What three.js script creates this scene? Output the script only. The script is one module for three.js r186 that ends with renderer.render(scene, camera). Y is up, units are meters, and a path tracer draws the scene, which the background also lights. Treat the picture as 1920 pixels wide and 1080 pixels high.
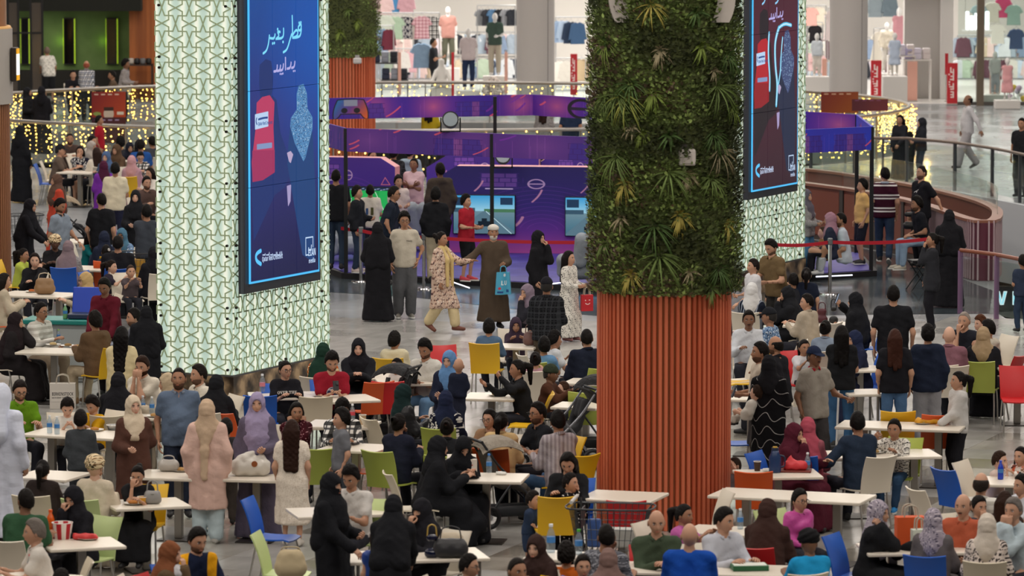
import * as THREE from 'three';
import { mergeGeometries } from 'three/addons/utils/BufferGeometryUtils.js';
import { RoundedBoxGeometry } from 'three/addons/geometries/RoundedBoxGeometry.js';
import { RectAreaLightUniformsLib } from 'three/addons/lights/RectAreaLightUniformsLib.js';

// ---------- camera: a long lens on the gallery, looking down over the food court ----------
const EYE = 8.2, FOCAL = 9000, HORIZON = -340;
const PITCH = Math.atan((540 - HORIZON) / FOCAL);
const scene = new THREE.Scene();
scene.background = new THREE.Color(0x000000);
const camera = new THREE.PerspectiveCamera(2 * Math.atan(540 / FOCAL) * 180 / Math.PI, 16 / 9, 0.5, 400);
camera.position.set(0, EYE, 0);
camera.rotation.x = -PITCH;
camera.focus = 68; camera.userData.fStop = 3.4;
const renderer = new THREE.WebGLRenderer({ antialias: true });
renderer.toneMapping = THREE.LinearToneMapping;
renderer.toneMappingExposure = 1.07;
renderer.shadowMap.enabled = true;
RectAreaLightUniformsLib.init();

// ---------- light: rows of square panels in the hall ceiling ----------
const CEIL = 11.5, PANELS = [];
for (let r = 0; r < 13; r++) for (let c = 0; c < 5; c++) PANELS.push([(c - 2) * 8.6 + (r % 2 ? 1.2 : -1.2), -34 - r * 9.2]);
for (const [x, z] of PANELS) {
  const l = new THREE.RectAreaLight(0xfff6ec, 10.2, 3, 3);
  l.position.set(x, CEIL - 0.06, z); l.rotation.x = -Math.PI / 2; l.name = 'ceiling_panel_glow'; scene.add(l);
}

// ---------- helpers ----------
let seedState = 12345;
const rnd = () => { seedState = (seedState + 0x6d2b79f5) | 0; let t = Math.imul(seedState ^ (seedState >>> 15), 1 | seedState); t = (t + Math.imul(t ^ (t >>> 7), 61 | t)) ^ t; return ((t ^ (t >>> 14)) >>> 0) / 4294967296; };
const rr = (a, b) => a + (b - a) * rnd();
const V = (x, y, z) => new THREE.Vector3(x, y, z);
const deg = Math.PI / 180;
const clamp = (x, a, b) => Math.min(b, Math.max(a, x));
const sstep = (a, b, x) => { const t = clamp((x - a) / (b - a), 0, 1); return t * t * (3 - 2 * t); };
// the point at height h above the floor on the sight line through a photo pixel (used to read positions off the photograph)
function at(px, py, h = 0) {
  const c = Math.cos(PITCH), s = Math.sin(PITCH), u = (540 - py) / FOCAL;
  const dy = u * c - s, dz = -(c + u * s), dx = (px - 960) / FOCAL, t = (h - EYE) / dy;
  return V(dx * t, h, dz * t);
}
const used = {};
function numbered(n) { const k = used[n] = (used[n] ?? -1) + 1; return k ? n + '_' + String(k).padStart(3, '0') : n; }
const mats = new Map();
function mat(color, rough = 0.7, extra = {}) {
  const key = color + '|' + rough + '|' + Object.entries(extra).map(([k, v]) => k + (v?.uuid ?? v)).join();
  if (!mats.has(key)) mats.set(key, new THREE.MeshPhysicalMaterial({ color, roughness: rough, ...extra }));
  return mats.get(key);
}
const steel = () => mat(0x9a9690, 0.32, { metalness: 0.9 });
const chrome = () => mat(0xc9c9cc, 0.18, { metalness: 1 });
const darkMetal = () => mat(0x15161a, 0.45, { metalness: 0.3 });
function shadow(o) { o.castShadow = o.receiveShadow = true; return o; }
function part(name, geo, m, parent, pos, rot) {
  const o = shadow(new THREE.Mesh(geo, m)); o.name = name;
  if (pos) o.position.set(...pos); if (rot) o.rotation.set(...rot);
  parent.add(o); return o;
}
function thing(name, label, category, p = [0, 0, 0], turn = 0, group) {
  const o = new THREE.Group(); o.name = numbered(name); o.position.set(...(p.isVector3 ? p.toArray() : p)); o.rotation.y = turn;
  o.userData = { label, category }; if (group) o.userData.group = group; scene.add(o); return o;
}
function single(name, geo, m, label, category, p, turn = 0, group) {
  const o = shadow(new THREE.Mesh(geo, m)); o.name = numbered(name); if (p) o.position.set(...(p.isVector3 ? p.toArray() : p)); o.rotation.y = turn;
  o.userData = { label, category }; if (group) o.userData.group = group; scene.add(o); return o;
}
function struct(name, geo, m, p, turn = 0, label) {
  const o = shadow(new THREE.Mesh(geo, m)); o.name = name; if (p) o.position.set(...(p.isVector3 ? p.toArray() : p)); o.rotation.y = turn;
  o.userData = { kind: 'structure' }; if (label) o.userData.label = label; scene.add(o); return o;
}
const geoCache = new Map();
function cached(key, f) { if (!geoCache.has(key)) geoCache.set(key, f()); return geoCache.get(key); }
const box = (w, h, d) => cached('b' + [w, h, d], () => new THREE.BoxGeometry(w, h, d));
const rbox = (w, h, d, r = 0.01, s = 2) => cached('r' + [w, h, d, r, s], () => new RoundedBoxGeometry(w, h, d, s, r));
const cyl = (a, b, h, n = 16) => cached('c' + [a, b, h, n], () => new THREE.CylinderGeometry(a, b, h, n));
const ball = (r, n = 12, m = 8) => cached('s' + [r, n, m], () => new THREE.SphereGeometry(r, n, m));
function moved(g, x, y, z, rx = 0, ry = 0, rz = 0, s = 1) {
  const o = g.clone(), m = new THREE.Matrix4().compose(V(x, y, z), new THREE.Quaternion().setFromEuler(new THREE.Euler(rx, ry, rz)), Array.isArray(s) ? V(...s) : V(s, s, s));
  return o.applyMatrix4(m);
}
function merged(list) {
  const flat = list.map((g) => { const o = g.index ? g.toNonIndexed() : g.clone(); for (const k of Object.keys(o.attributes)) if (!['position', 'normal', 'uv'].includes(k)) o.deleteAttribute(k); if (!o.attributes.uv) o.setAttribute('uv', new THREE.BufferAttribute(new Float32Array(o.attributes.position.count * 2), 2)); return o; });
  return mergeGeometries(flat);
}
function tube(points, radius, sides = 8, segs = 12, closed = false) {
  return new THREE.TubeGeometry(new THREE.CatmullRomCurve3(points.map((p) => (p.isVector3 ? p : V(...p))), closed, 'catmullrom', 0.3), segs, radius, sides, closed);
}
function bar(a, b, r, sides = 8) {           // a straight round bar
  const A = V(...a), B = V(...b), L = A.distanceTo(B), g = new THREE.CylinderGeometry(r, r, L, sides);
  g.applyQuaternion(new THREE.Quaternion().setFromUnitVectors(V(0, 1, 0), B.clone().sub(A).normalize()));
  return g.translate((A.x + B.x) / 2, (A.y + B.y) / 2, (A.z + B.z) / 2);
}
// a closed thin shell over a parametric sheet f(u, v)
function slab(f, nu, nv, thick) {
  const pos = [], idx = [], uv = [], W = nu + 1, P = [], N = [];
  for (let j = 0; j <= nv; j++) for (let i = 0; i <= nu; i++) P.push(V(...f(i / nu, j / nv)));
  for (let j = 0; j <= nv; j++) for (let i = 0; i <= nu; i++) {
    const a = P[j * W + Math.min(i + 1, nu)], b = P[j * W + Math.max(i - 1, 0)], c = P[Math.min(j + 1, nv) * W + i], d = P[Math.max(j - 1, 0) * W + i];
    N.push(a.clone().sub(b).cross(c.clone().sub(d)).normalize());
  }
  const push = (p, u, v) => { pos.push(p.x, p.y, p.z); uv.push(u, v); return pos.length / 3 - 1; };
  for (const s of [1, -1]) {
    const o = pos.length / 3;
    for (let j = 0; j <= nv; j++) for (let i = 0; i <= nu; i++) push(P[j * W + i].clone().addScaledVector(N[j * W + i], s * thick / 2), i / nu, j / nv);
    for (let j = 0; j < nv; j++) for (let i = 0; i < nu; i++) { const a = o + j * W + i, b = a + 1, c = a + W, d = c + 1; s > 0 ? idx.push(a, b, d, a, d, c) : idx.push(a, d, b, a, c, d); }
  }
  const rim = []; for (let i = 0; i < nu; i++) rim.push([i, 0]); for (let j = 0; j < nv; j++) rim.push([nu, j]); for (let i = nu; i > 0; i--) rim.push([i, nv]); for (let j = nv; j > 0; j--) rim.push([0, j]);
  for (let k = 0; k < rim.length; k++) {
    const [i, j] = rim[k], [i2, j2] = rim[(k + 1) % rim.length], A = j * W + i, B = j2 * W + i2;
    const q = [[A, 1], [B, 1], [B, -1], [A, -1]].map(([n, s]) => push(P[n].clone().addScaledVector(N[n], s * thick / 2), 0, 0));
    idx.push(q[0], q[3], q[2], q[0], q[2], q[1]);
  }
  const g = new THREE.BufferGeometry();
  g.setAttribute('position', new THREE.Float32BufferAttribute(pos, 3)); g.setAttribute('uv', new THREE.Float32BufferAttribute(uv, 2)); g.setIndex(idx); g.computeVertexNormals();
  return g;
}
function canvasTex(w, h, draw, opts = {}) {
  const c = document.createElement('canvas'); c.width = w; c.height = h; draw(c.getContext('2d'), w, h);
  const t = new THREE.CanvasTexture(c); t.colorSpace = opts.linear ? THREE.NoColorSpace : THREE.SRGBColorSpace; t.magFilter = THREE.LinearFilter;
  if (opts.repeat) { t.wrapS = t.wrapT = THREE.RepeatWrapping; t.repeat.set(...opts.repeat); }
  return t;
}
// value noise that tiles
function tileNoise(n, octaves, seed, streak = 1) {
  const out = new Float32Array(n * n); const s0 = seedState; seedState = seed;
  for (let o = 0, amp = 0.5; o < octaves; o++, amp *= 0.5) {
    const gx = 4 << o, gy = Math.max(1, Math.round((4 << o) * streak)), L = Array.from({ length: gx * gy }, rnd);
    for (let y = 0; y < n; y++) for (let x = 0; x < n; x++) {
      const fx = x / n * gx, fy = y / n * gy, ix = fx | 0, iy = fy | 0, tx = sstep(0, 1, fx - ix), ty = sstep(0, 1, fy - iy), g = (a, b) => L[(b % gy) * gx + (a % gx)];
      out[y * n + x] += amp * ((g(ix, iy) * (1 - tx) + g(ix + 1, iy) * tx) * (1 - ty) + (g(ix, iy + 1) * (1 - tx) + g(ix + 1, iy + 1) * tx) * ty);
    }
  }
  seedState = s0; return out;
}
function noiseTex(n, octaves, seed, lo, hi, opts = {}) {          // colours lerped by noise; lo / hi are [r, g, b] in 0..255
  const f = tileNoise(n, octaves, seed, opts.streak ?? 1), d = new Uint8Array(n * n * 4);
  for (let i = 0; i < n * n; i++) { const t = clamp((f[i] - 0.5) * (opts.contrast ?? 1.6) + 0.5, 0, 1); for (let c = 0; c < 3; c++) d[i * 4 + c] = lo[c] + (hi[c] - lo[c]) * t; d[i * 4 + 3] = 255; }
  const t = new THREE.DataTexture(d, n, n); t.magFilter = THREE.LinearFilter; t.wrapS = t.wrapT = THREE.RepeatWrapping; if (!opts.linear) t.colorSpace = THREE.SRGBColorSpace;
  if (opts.repeat) t.repeat.set(...opts.repeat); t.needsUpdate = true; return t;
}
const clothBump = noiseTex(256, 4, 77, [0, 0, 0], [255, 255, 255], { linear: true, repeat: [2.6, 2.6], contrast: 2 });
// uv in metres on the horizontal or the largest plane of each face
function uvMetres(g) {
  g = g.index ? g.toNonIndexed() : g; g.computeVertexNormals(); const p = g.attributes.position, n = g.attributes.normal, u = new Float32Array(p.count * 2);
  for (let i = 0; i < p.count; i++) { const ax = Math.abs(n.getX(i)), ay = Math.abs(n.getY(i)), az = Math.abs(n.getZ(i)); if (ay >= ax && ay >= az) { u[2 * i] = p.getX(i); u[2 * i + 1] = p.getZ(i); } else if (ax > az) { u[2 * i] = p.getZ(i); u[2 * i + 1] = p.getY(i); } else { u[2 * i] = p.getX(i); u[2 * i + 1] = p.getY(i); } }
  g.setAttribute('uv', new THREE.BufferAttribute(u, 2)); return g;
}
// ---------- chairs and tables ----------
const CHAIR = { white: 0xd8cfbf, cream: 0xcfc4ae, red: 0xc0161c, green: 0xa6b450, lime: 0xb8c98a, yellow: 0xdcae18, blue: 0x0b55b8, orange: 0xd4551a };
const seatGeo = () => cached('chairseat', () => slab((u, v) => { const x = (u - 0.5) * 0.43, z = 0.21 - v * 0.42; return [x * (1 - 0.06 * v), 0.452 - 0.012 * Math.sin(v * 3) + 0.014 * (2 * u - 1) ** 2 - 0.02 * sstep(0.15, 0, v), z]; }, 6, 6, 0.016));
const backGeo = () => cached('chairback', () => slab((u, v) => { const s = 2 * u - 1, y = 0.43 + v * 0.45 - 0.018 * (1 - s * s) * sstep(0.8, 1, v); return [s * (0.205 + 0.012 * v), y, -0.205 - 0.1 * v * v - 0.03 * v - 0.028 * (1 - s * s) * (0.3 + v)]; }, 8, 8, 0.014));
const chairLegGeo = (f, s) => cached('cl' + f + s, () => f ? tube([[s * 0.185, 0.445, 0.15], [s * 0.195, 0.3, 0.185], [s * 0.2, 0.0, 0.205]], 0.0115, 7, 5) : tube([[s * 0.185, 0.445, -0.16], [s * 0.195, 0.25, -0.2], [s * 0.2, 0.0, -0.25]], 0.0115, 7, 5));
const armGeo = (s) => cached('ca' + s, () => tube([[s * 0.2, 0.455, 0.1], [s * 0.235, 0.5, 0.17], [s * 0.24, 0.64, 0.17], [s * 0.235, 0.655, 0.05], [s * 0.21, 0.65, -0.22]], 0.014, 7, 12));
let chairN = 0;
function chair(p, turn, color, label, arms = false, seatY = 0.45) {
  const t = thing('plastic_chair', label, 'chair', p, turn, 'coloured food court chairs'), m = mat(CHAIR[color], 0.42);
  part('seat', seatGeo(), m, t); part('backrest', backGeo(), m, t);
  for (const f of [0, 1]) for (const s of [-1, 1]) part('leg', chairLegGeo(f, s), mat(0xb9b7b2, 0.3, { metalness: 0.85 }), t);
  if (arms) for (const s of [-1, 1]) part('armrest', armGeo(s), m, t);
  return t;
}
function chairFor(root, spec, label, seatY, turn, o) {
  const [color, off] = String(spec).split(' '), p = root.position.clone(), d = parseFloat(off ?? 0.09);
  p.x -= Math.sin(turn) * d; p.z -= Math.cos(turn) * d; p.y = 0;
  const who = label.replace(/^seated person/, 'person').replace(/^(short )?person/, 'person').split(' ').slice(0, 9).join(' ').replace(/[,;]$/, '').replace(/ (a|the|with|and|in|at|on|of|to|holding|beside|by|over|under|behind|near|facing|white|black|long|their|dark)$/, '').replace(/[,;]$/, '');
  chair(p, turn, color, color + ' plastic chair under ' + who);
}
function chairAt(px, py, turnDeg, color, label, arms) { return chair(at(px, py, 0.88).setY(0), turnDeg * deg, color, label, arms); }   // pixel of the middle of the backrest's top edge
const topMat = mat(0xd9d0c2, 0.34);
let tableN = 0;
function table(px, py, w, d, turnDeg, label, legs = 'post') {          // pixel of the middle of the table top
  const p = at(px, py, 0.75).setY(0), t = thing('dining_table', label, 'table', p, turnDeg * deg, 'food court tables');
  part('tabletop', rbox(w, 0.036, d, 0.012), topMat, t, [0, 0.732, 0]);
  const posts = w > 1.0 ? [-w * 0.3, w * 0.3] : [0];
  for (const x of posts) if (legs === 'post') {
    part('leg', rbox(0.09, 0.7, 0.09, 0.008, 1), steel(), t, [x, 0.365, 0]); part('base_plate', rbox(0.42, 0.014, 0.42, 0.004, 1), mat(0x3a3633, 0.4, { metalness: 0.7 }), t, [x, 0.008, 0]);
  } else for (const z of [-0.28, 0.28]) for (const s of posts.length > 1 ? [Math.sign(x)] : [-1, 1]) part('leg', cyl(0.018, 0.018, 0.715, 10), steel(), t, [s * (w / 2 - 0.1), 0.357, z * d / 0.7]);
  t.updateMatrixWorld(); return t;
}
// ---------- people: a pose of joints, a smooth field round the bones, one continuous body; clothes are shells of their own ----------
const sub = (a, b) => [a[0] - b[0], a[1] - b[1], a[2] - b[2]], add = (a, b) => [a[0] + b[0], a[1] + b[1], a[2] + b[2]], mul = (a, s) => [a[0] * s, a[1] * s, a[2] * s];
const len = (a) => Math.hypot(a[0], a[1], a[2]), nrm = (a) => mul(a, 1 / (len(a) || 1)), lerp3 = (a, b, t) => [a[0] + (b[0] - a[0]) * t, a[1] + (b[1] - a[1]) * t, a[2] + (b[2] - a[2]) * t];
const dot3 = (a, b) => a[0] * b[0] + a[1] * b[1] + a[2] * b[2], cross3 = (a, b) => [a[1] * b[2] - a[2] * b[1], a[2] * b[0] - a[0] * b[2], a[0] * b[1] - a[1] * b[0]];
function capDist(q, x, y, z) {
  const [ax, ay, az] = q.a, bx = q.b[0] - ax, by = q.b[1] - ay, bz = q.b[2] - az, px = x - ax, py = y - ay, pz = z - az, bb = bx * bx + by * by + bz * bz;
  const t = bb > 1e-9 ? Math.min(1, Math.max(0, (px * bx + py * by + pz * bz) / bb)) : 0, dx = px - bx * t, dy = py - by * t, dz = pz - bz * t;
  return Math.sqrt(dx * dx + dy * dy + dz * dz) - (q.ra + (q.rb - q.ra) * t);
}
// surface nets over a grid that is filled bone by bone (prims) or from a function (fn)
function skin(prims, cell, o = {}) {
  const k = o.k ?? 0.05, lo = o.lo ?? [1e9, 1e9, 1e9], hi = o.hi ?? [-1e9, -1e9, -1e9], m = cell * 2.2;
  if (!o.lo) for (const q of prims) for (let c = 0; c < 3; c++) { lo[c] = Math.min(lo[c], q.a[c] - q.ra - m, q.b[c] - q.rb - m); hi[c] = Math.max(hi[c], q.a[c] + q.ra + m, q.b[c] + q.rb + m); }
  const nx = Math.ceil((hi[0] - lo[0]) / cell) + 1, ny = Math.ceil((hi[1] - lo[1]) / cell) + 1, nz = Math.ceil((hi[2] - lo[2]) / cell) + 1, F = new Float32Array(nx * ny * nz).fill(1), sx = 1, sy = nx, sz = nx * ny;
  if (o.fn) for (let z = 0, i = 0; z < nz; z++) for (let y = 0; y < ny; y++) for (let x = 0; x < nx; x++, i++) F[i] = o.fn(lo[0] + x * cell, lo[1] + y * cell, lo[2] + z * cell);
  for (const q of prims) {
    const r = Math.max(q.ra, q.rb) + k + cell, a = [0, 1, 2].map((c) => Math.max(0, Math.floor((Math.min(q.a[c], q.b[c]) - r - lo[c]) / cell))), b = [nx, ny, nz].map((n, c) => Math.min(n - 1, Math.ceil((Math.max(q.a[c], q.b[c]) + r - lo[c]) / cell)));
    for (let z = a[2]; z <= b[2]; z++) for (let y = a[1]; y <= b[1]; y++) for (let x = a[0], i = z * sz + y * sy + a[0]; x <= b[0]; x++, i++) {
      const d = capDist(q, lo[0] + x * cell, lo[1] + y * cell, lo[2] + z * cell), f = F[i], h = Math.max(k - Math.abs(d - f), 0) / k;
      F[i] = Math.min(d, f) - h * h * k * 0.25;
    }
  }
  if (o.post) for (let z = 0, i = 0; z < nz; z++) for (let y = 0; y < ny; y++) for (let x = 0; x < nx; x++, i++) if (F[i] < 0.2) F[i] = o.post(F[i], lo[0] + x * cell, lo[1] + y * cell, lo[2] + z * cell);
  const id = new Int32Array(nx * ny * nz).fill(-1), pos = [], idx = [], off = [0, sx, sy, sx + sy, sz, sx + sz, sy + sz, sx + sy + sz], E = [[0, 1], [2, 3], [4, 5], [6, 7], [0, 2], [1, 3], [4, 6], [5, 7], [0, 4], [1, 5], [2, 6], [3, 7]];
  for (let z = 0; z < nz - 1; z++) for (let y = 0; y < ny - 1; y++) for (let x = 0; x < nx - 1; x++) {
    const i = z * sz + y * sy + x; let inside = 0;
    for (let c = 0; c < 8; c++) if (F[i + off[c]] < 0) inside++;
    if (!inside || inside === 8) continue;
    let n = 0, X = 0, Y = 0, Z = 0;
    for (const [a, b] of E) { const A = F[i + off[a]], B = F[i + off[b]]; if (A < 0 !== B < 0) { const t = A / (A - B); X += (a & 1) + ((b & 1) - (a & 1)) * t; Y += (a >> 1 & 1) + ((b >> 1 & 1) - (a >> 1 & 1)) * t; Z += (a >> 2) + ((b >> 2) - (a >> 2)) * t; n++; } }
    id[i] = pos.length / 3; pos.push(lo[0] + (x + X / n) * cell, lo[1] + (y + Y / n) * cell, lo[2] + (z + Z / n) * cell);
  }
  const quad = (a, b, c, d, flip) => { if (a < 0 || b < 0 || c < 0 || d < 0) return; flip ? idx.push(a, c, b, a, d, c) : idx.push(a, b, c, a, c, d); };
  for (let z = 1; z < nz - 1; z++) for (let y = 1; y < ny - 1; y++) for (let x = 1; x < nx - 1; x++) {
    const i = z * sz + y * sy + x, s = F[i] < 0;
    if (s !== F[i + sx] < 0) quad(id[i], id[i - sy], id[i - sy - sz], id[i - sz], s);
    if (s !== F[i + sy] < 0) quad(id[i], id[i - sz], id[i - sz - sx], id[i - sx], s);
    if (s !== F[i + sz] < 0) quad(id[i], id[i - sx], id[i - sx - sy], id[i - sy], s);
  }
  const g = new THREE.BufferGeometry(), P = new Float32Array(pos), uv = new Float32Array(P.length / 3 * 2);
  for (let i = 0; i < P.length / 3; i++) { uv[2 * i] = P[3 * i] + P[3 * i + 2] * 0.8; uv[2 * i + 1] = P[3 * i + 1]; }
  g.setAttribute('position', new THREE.BufferAttribute(P, 3)); g.setAttribute('uv', new THREE.BufferAttribute(uv, 2)); g.setIndex(idx); g.computeVertexNormals();
  return g;
}
const cap = (a, b, ra, rb = ra) => ({ a, b, ra, rb });
const ell = (x, y, z, cx, cy, cz, rx, ry, rz) => (Math.hypot((x - cx) / rx, (y - cy) / ry, (z - cz) / rz) - 1) * Math.min(rx, ry, rz);

// --- the head: a face modelled on a ball, front rows dense; eyes, brows, lips and ears are set in ---
function paint(g, c) { const n = g.attributes.position.count, a = new Float32Array(n * 3); for (let i = 0; i < n; i++) a.set(c, i * 3); g.setAttribute('color', new THREE.BufferAttribute(a, 3)); return g; }
function faceGeometry(nu, nv) {
  const g = new THREE.SphereGeometry(1, nu, nv), p = g.attributes.position;
  for (let i = 0; i < p.count; i++) {
    let phi = Math.atan2(p.getX(i), p.getZ(i)), th = Math.acos(clamp(p.getY(i), -1, 1)); phi = phi - 0.55 * Math.sin(phi);
    let x = Math.sin(th) * Math.sin(phi), y = Math.cos(th), z = Math.sin(th) * Math.cos(phi);
    x *= 0.076; y *= 0.122; z *= z > 0 ? 0.09 : 0.1;
    const low = sstep(0, -0.11, y); x *= 1 - 0.3 * low; if (z < 0) z *= 1 - 0.25 * low; else z *= 1 + 0.1 * low;
    if (z > 0) {
      const G = (cx, cy, sx, sy, a) => a * Math.exp(-(((x - cx) / sx) ** 2) - ((y - cy) / sy) ** 2);
      z += G(0, -0.022, 0.013, 0.014, 0.024) + G(0, 0.003, 0.009, 0.022, 0.011) + G(0, -0.1, 0.025, 0.016, 0.008) + G(0, -0.055, 0.026, 0.013, 0.006) - G(0.031, 0.014, 0.016, 0.011, 0.009) - G(-0.031, 0.014, 0.016, 0.011, 0.009) + G(0.04, -0.02, 0.018, 0.016, 0.005) + G(-0.04, -0.02, 0.018, 0.016, 0.005) + G(0, 0.036, 0.045, 0.01, 0.005);
    }
    p.setXYZ(i, x, y, z);
  }
  g.computeVertexNormals(); g.deleteAttribute('uv'); return g;
}
const faceFine = faceGeometry(26, 22), faceCoarse = faceGeometry(16, 14);
const stripped = (g) => { g = g.clone(); g.deleteAttribute('uv'); return g; };
function headGeometry(tone, brow, fine) {
  const list = [paint((fine ? faceFine : faceCoarse).clone(), tone)], dark = tone.map((c) => c * 0.8);
  for (const s of [-1, 1]) {
    list.push(paint(stripped(moved(new THREE.SphereGeometry(1, 6, 5), s * 0.077, -0.006, -0.008, 0, 0, 0, [0.011, 0.031, 0.019])), dark));
    list.push(paint(stripped(moved(new THREE.SphereGeometry(1, 6, 4), s * 0.0305, 0.0125, 0.0735, 0, s * 0.2, 0, [0.0145, 0.0075, 0.007])), [0.55, 0.52, 0.5]));
    list.push(paint(stripped(moved(new THREE.SphereGeometry(1, 5, 4), s * 0.0305, 0.0125, 0.0772, 0, 0, 0, [0.0066, 0.0066, 0.0045])), [0.012, 0.008, 0.006]));
    list.push(paint(stripped(moved(new THREE.SphereGeometry(1, 6, 4), s * 0.031, 0.031, 0.0815, 0, s * 0.3, -s * 0.08, [0.02, 0.0048, 0.005])), brow));
  }
  list.push(paint(stripped(moved(new THREE.SphereGeometry(1, 7, 5), 0, -0.0565, 0.0905, 0, 0, 0, [0.022, 0.0075, 0.007])), [tone[0] * 0.78, tone[1] * 0.5, tone[2] * 0.48]));
  return mergeGeometries(list.map((g) => g.index ? g : g));
}
// --- a hand: palm, four unequal fingers bent at the knuckles, thumb from the side of the palm; grows along -y, palm faces +z, thumb towards +x ---
function tubeGeo(pts, rad, sides) {
  const pos = [], idx = [];
  for (let i = 0; i < pts.length; i++) {
    const d = nrm(sub(pts[Math.min(i + 1, pts.length - 1)], pts[Math.max(i - 1, 0)])), u = nrm(cross3(d, Math.abs(d[0]) > 0.8 ? [0, 0, 1] : [1, 0, 0])), v = cross3(d, u);
    for (let k = 0; k < sides; k++) { const a = k / sides * 2 * Math.PI; pos.push(...add(pts[i], add(mul(u, Math.cos(a) * rad[i]), mul(v, Math.sin(a) * rad[i])))); }
  }
  for (let i = 0; i < pts.length - 1; i++) for (let k = 0; k < sides; k++) { const a = i * sides + k, b = i * sides + (k + 1) % sides, c = a + sides, d = b + sides; idx.push(a, b, d, a, d, c); }
  const t = pos.length / 3; pos.push(...pts[pts.length - 1]); for (let k = 0; k < sides; k++) idx.push((pts.length - 1) * sides + k, (pts.length - 1) * sides + (k + 1) % sides, t);
  const g = new THREE.BufferGeometry(); g.setAttribute('position', new THREE.Float32BufferAttribute(pos, 3)); g.setIndex(idx); g.computeVertexNormals(); return g;
}
function handGeometry(curl) {
  const list = [tubeGeo([[0, 0.02, 0], [0, -0.01, 0], [0, -0.045, 0], [0, -0.085, 0], [0, -0.094, 0]], [0.024, 0.03, 0.04, 0.039, 0.02], 8)];
  list[0].scale(1, 1, 0.45);
  [[0.03, 0.07], [0.01, 0.08], [-0.011, 0.074], [-0.031, 0.058]].forEach(([x, L], i) => {
    const c = curl * (1 + i * 0.12), p = [[x, -0.082, 0]]; let a = c * 0.55;
    for (const s of [0.42, 0.33, 0.25]) { const q = p[p.length - 1]; p.push([x * (1 + 0.03 * p.length), q[1] - Math.cos(a) * L * s, q[2] + Math.sin(a) * L * s]); a += c * 0.75; }
    list.push(tubeGeo(p, [0.0098, 0.0092, 0.0085, 0.006], 5));
  });
  list.push(tubeGeo([[0.026, -0.02, 0.004], [0.05, -0.045, 0.012], [0.058, -0.07, 0.02 + curl * 0.01], [0.054 - curl * 0.01, -0.092, 0.026 + curl * 0.018]], [0.014, 0.0125, 0.011, 0.008], 5));
  const g = mergeGeometries(list); g.computeVertexNormals(); return g;
}
const HANDS = { relaxed: handGeometry(0.45), grip: handGeometry(1.25), flat: handGeometry(0.12) };
function mirroredX(g) { const o = g.clone().scale(-1, 1, 1), i = o.index.array; for (let k = 0; k < i.length; k += 3) { const t = i[k]; i[k] = i[k + 1]; i[k + 1] = t; } o.computeVertexNormals(); return o; }
for (const k of Object.keys(HANDS)) HANDS[k + '_m'] = mirroredX(HANDS[k]);
// --- hair and headwear, in the head's own space ---
const wob = (x, y, z, f) => Math.sin(x * f + 1.3) * Math.sin(y * f * 1.1 + 0.4) * Math.sin(z * f * 0.9 + 2.1);
const hairline = (z, back, low) => z > 0.05 ? 0.082 + (z - 0.05) * 0.2 : z > 0.005 ? 0.082 - (0.05 - z) / 0.045 * (0.082 - low) : low - (0.005 - z) / 0.1 * (low + back);
function hairFn(t, noise, back = 0.075, low = -0.012, up = 0) {
  return (x, y, z) => Math.max(ell(x, y, z, 0, 0.006 + up, -0.006, 0.077 + t, 0.122 + t + up, 0.1 + t) + noise * wob(x, y, z, 110), hairline(z, back, low) - y, z > 0.03 ? z - 0.093 - t * 0.4 : -1);
}
const smin = (a, b, k) => { const h = Math.max(k - Math.abs(a - b), 0) / k; return Math.min(a, b) - h * h * k / 4; };
const capF = (a, b, ra, rb) => { const q = cap(a, b, ra, rb); return (x, y, z) => capDist(q, x, y, z); };
const HB = { lo: [-0.15, -0.16, -0.17], hi: [0.15, 0.2, 0.15] }, LB = { lo: [-0.17, -0.5, -0.24], hi: [0.17, 0.2, 0.15] };
const scarfFn = (slit, s = 1) => (x, y, z) => {
  let d = ell(x, y, z, 0, 0.014, -0.012, 0.094, 0.137, 0.118) + 0.0025 * Math.sin(y * 90 + z * 50);
  d = smin(d, Math.max(capDist(cap([0, -0.075, 0.012], [0, -0.17, -0.005], 0.074, 0.105), x, y, z), -0.2 - y), 0.03);
  const open = slit ? Math.max(ell(x, y, z, 0, 0.012, 0.12, 0.066, 0.024, 0.09), -(z - 0.03)) : ell(x, y, z, 0, -0.01, 0.125, 0.066, 0.09, 0.09);
  return Math.max(d, -open);
};
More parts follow.
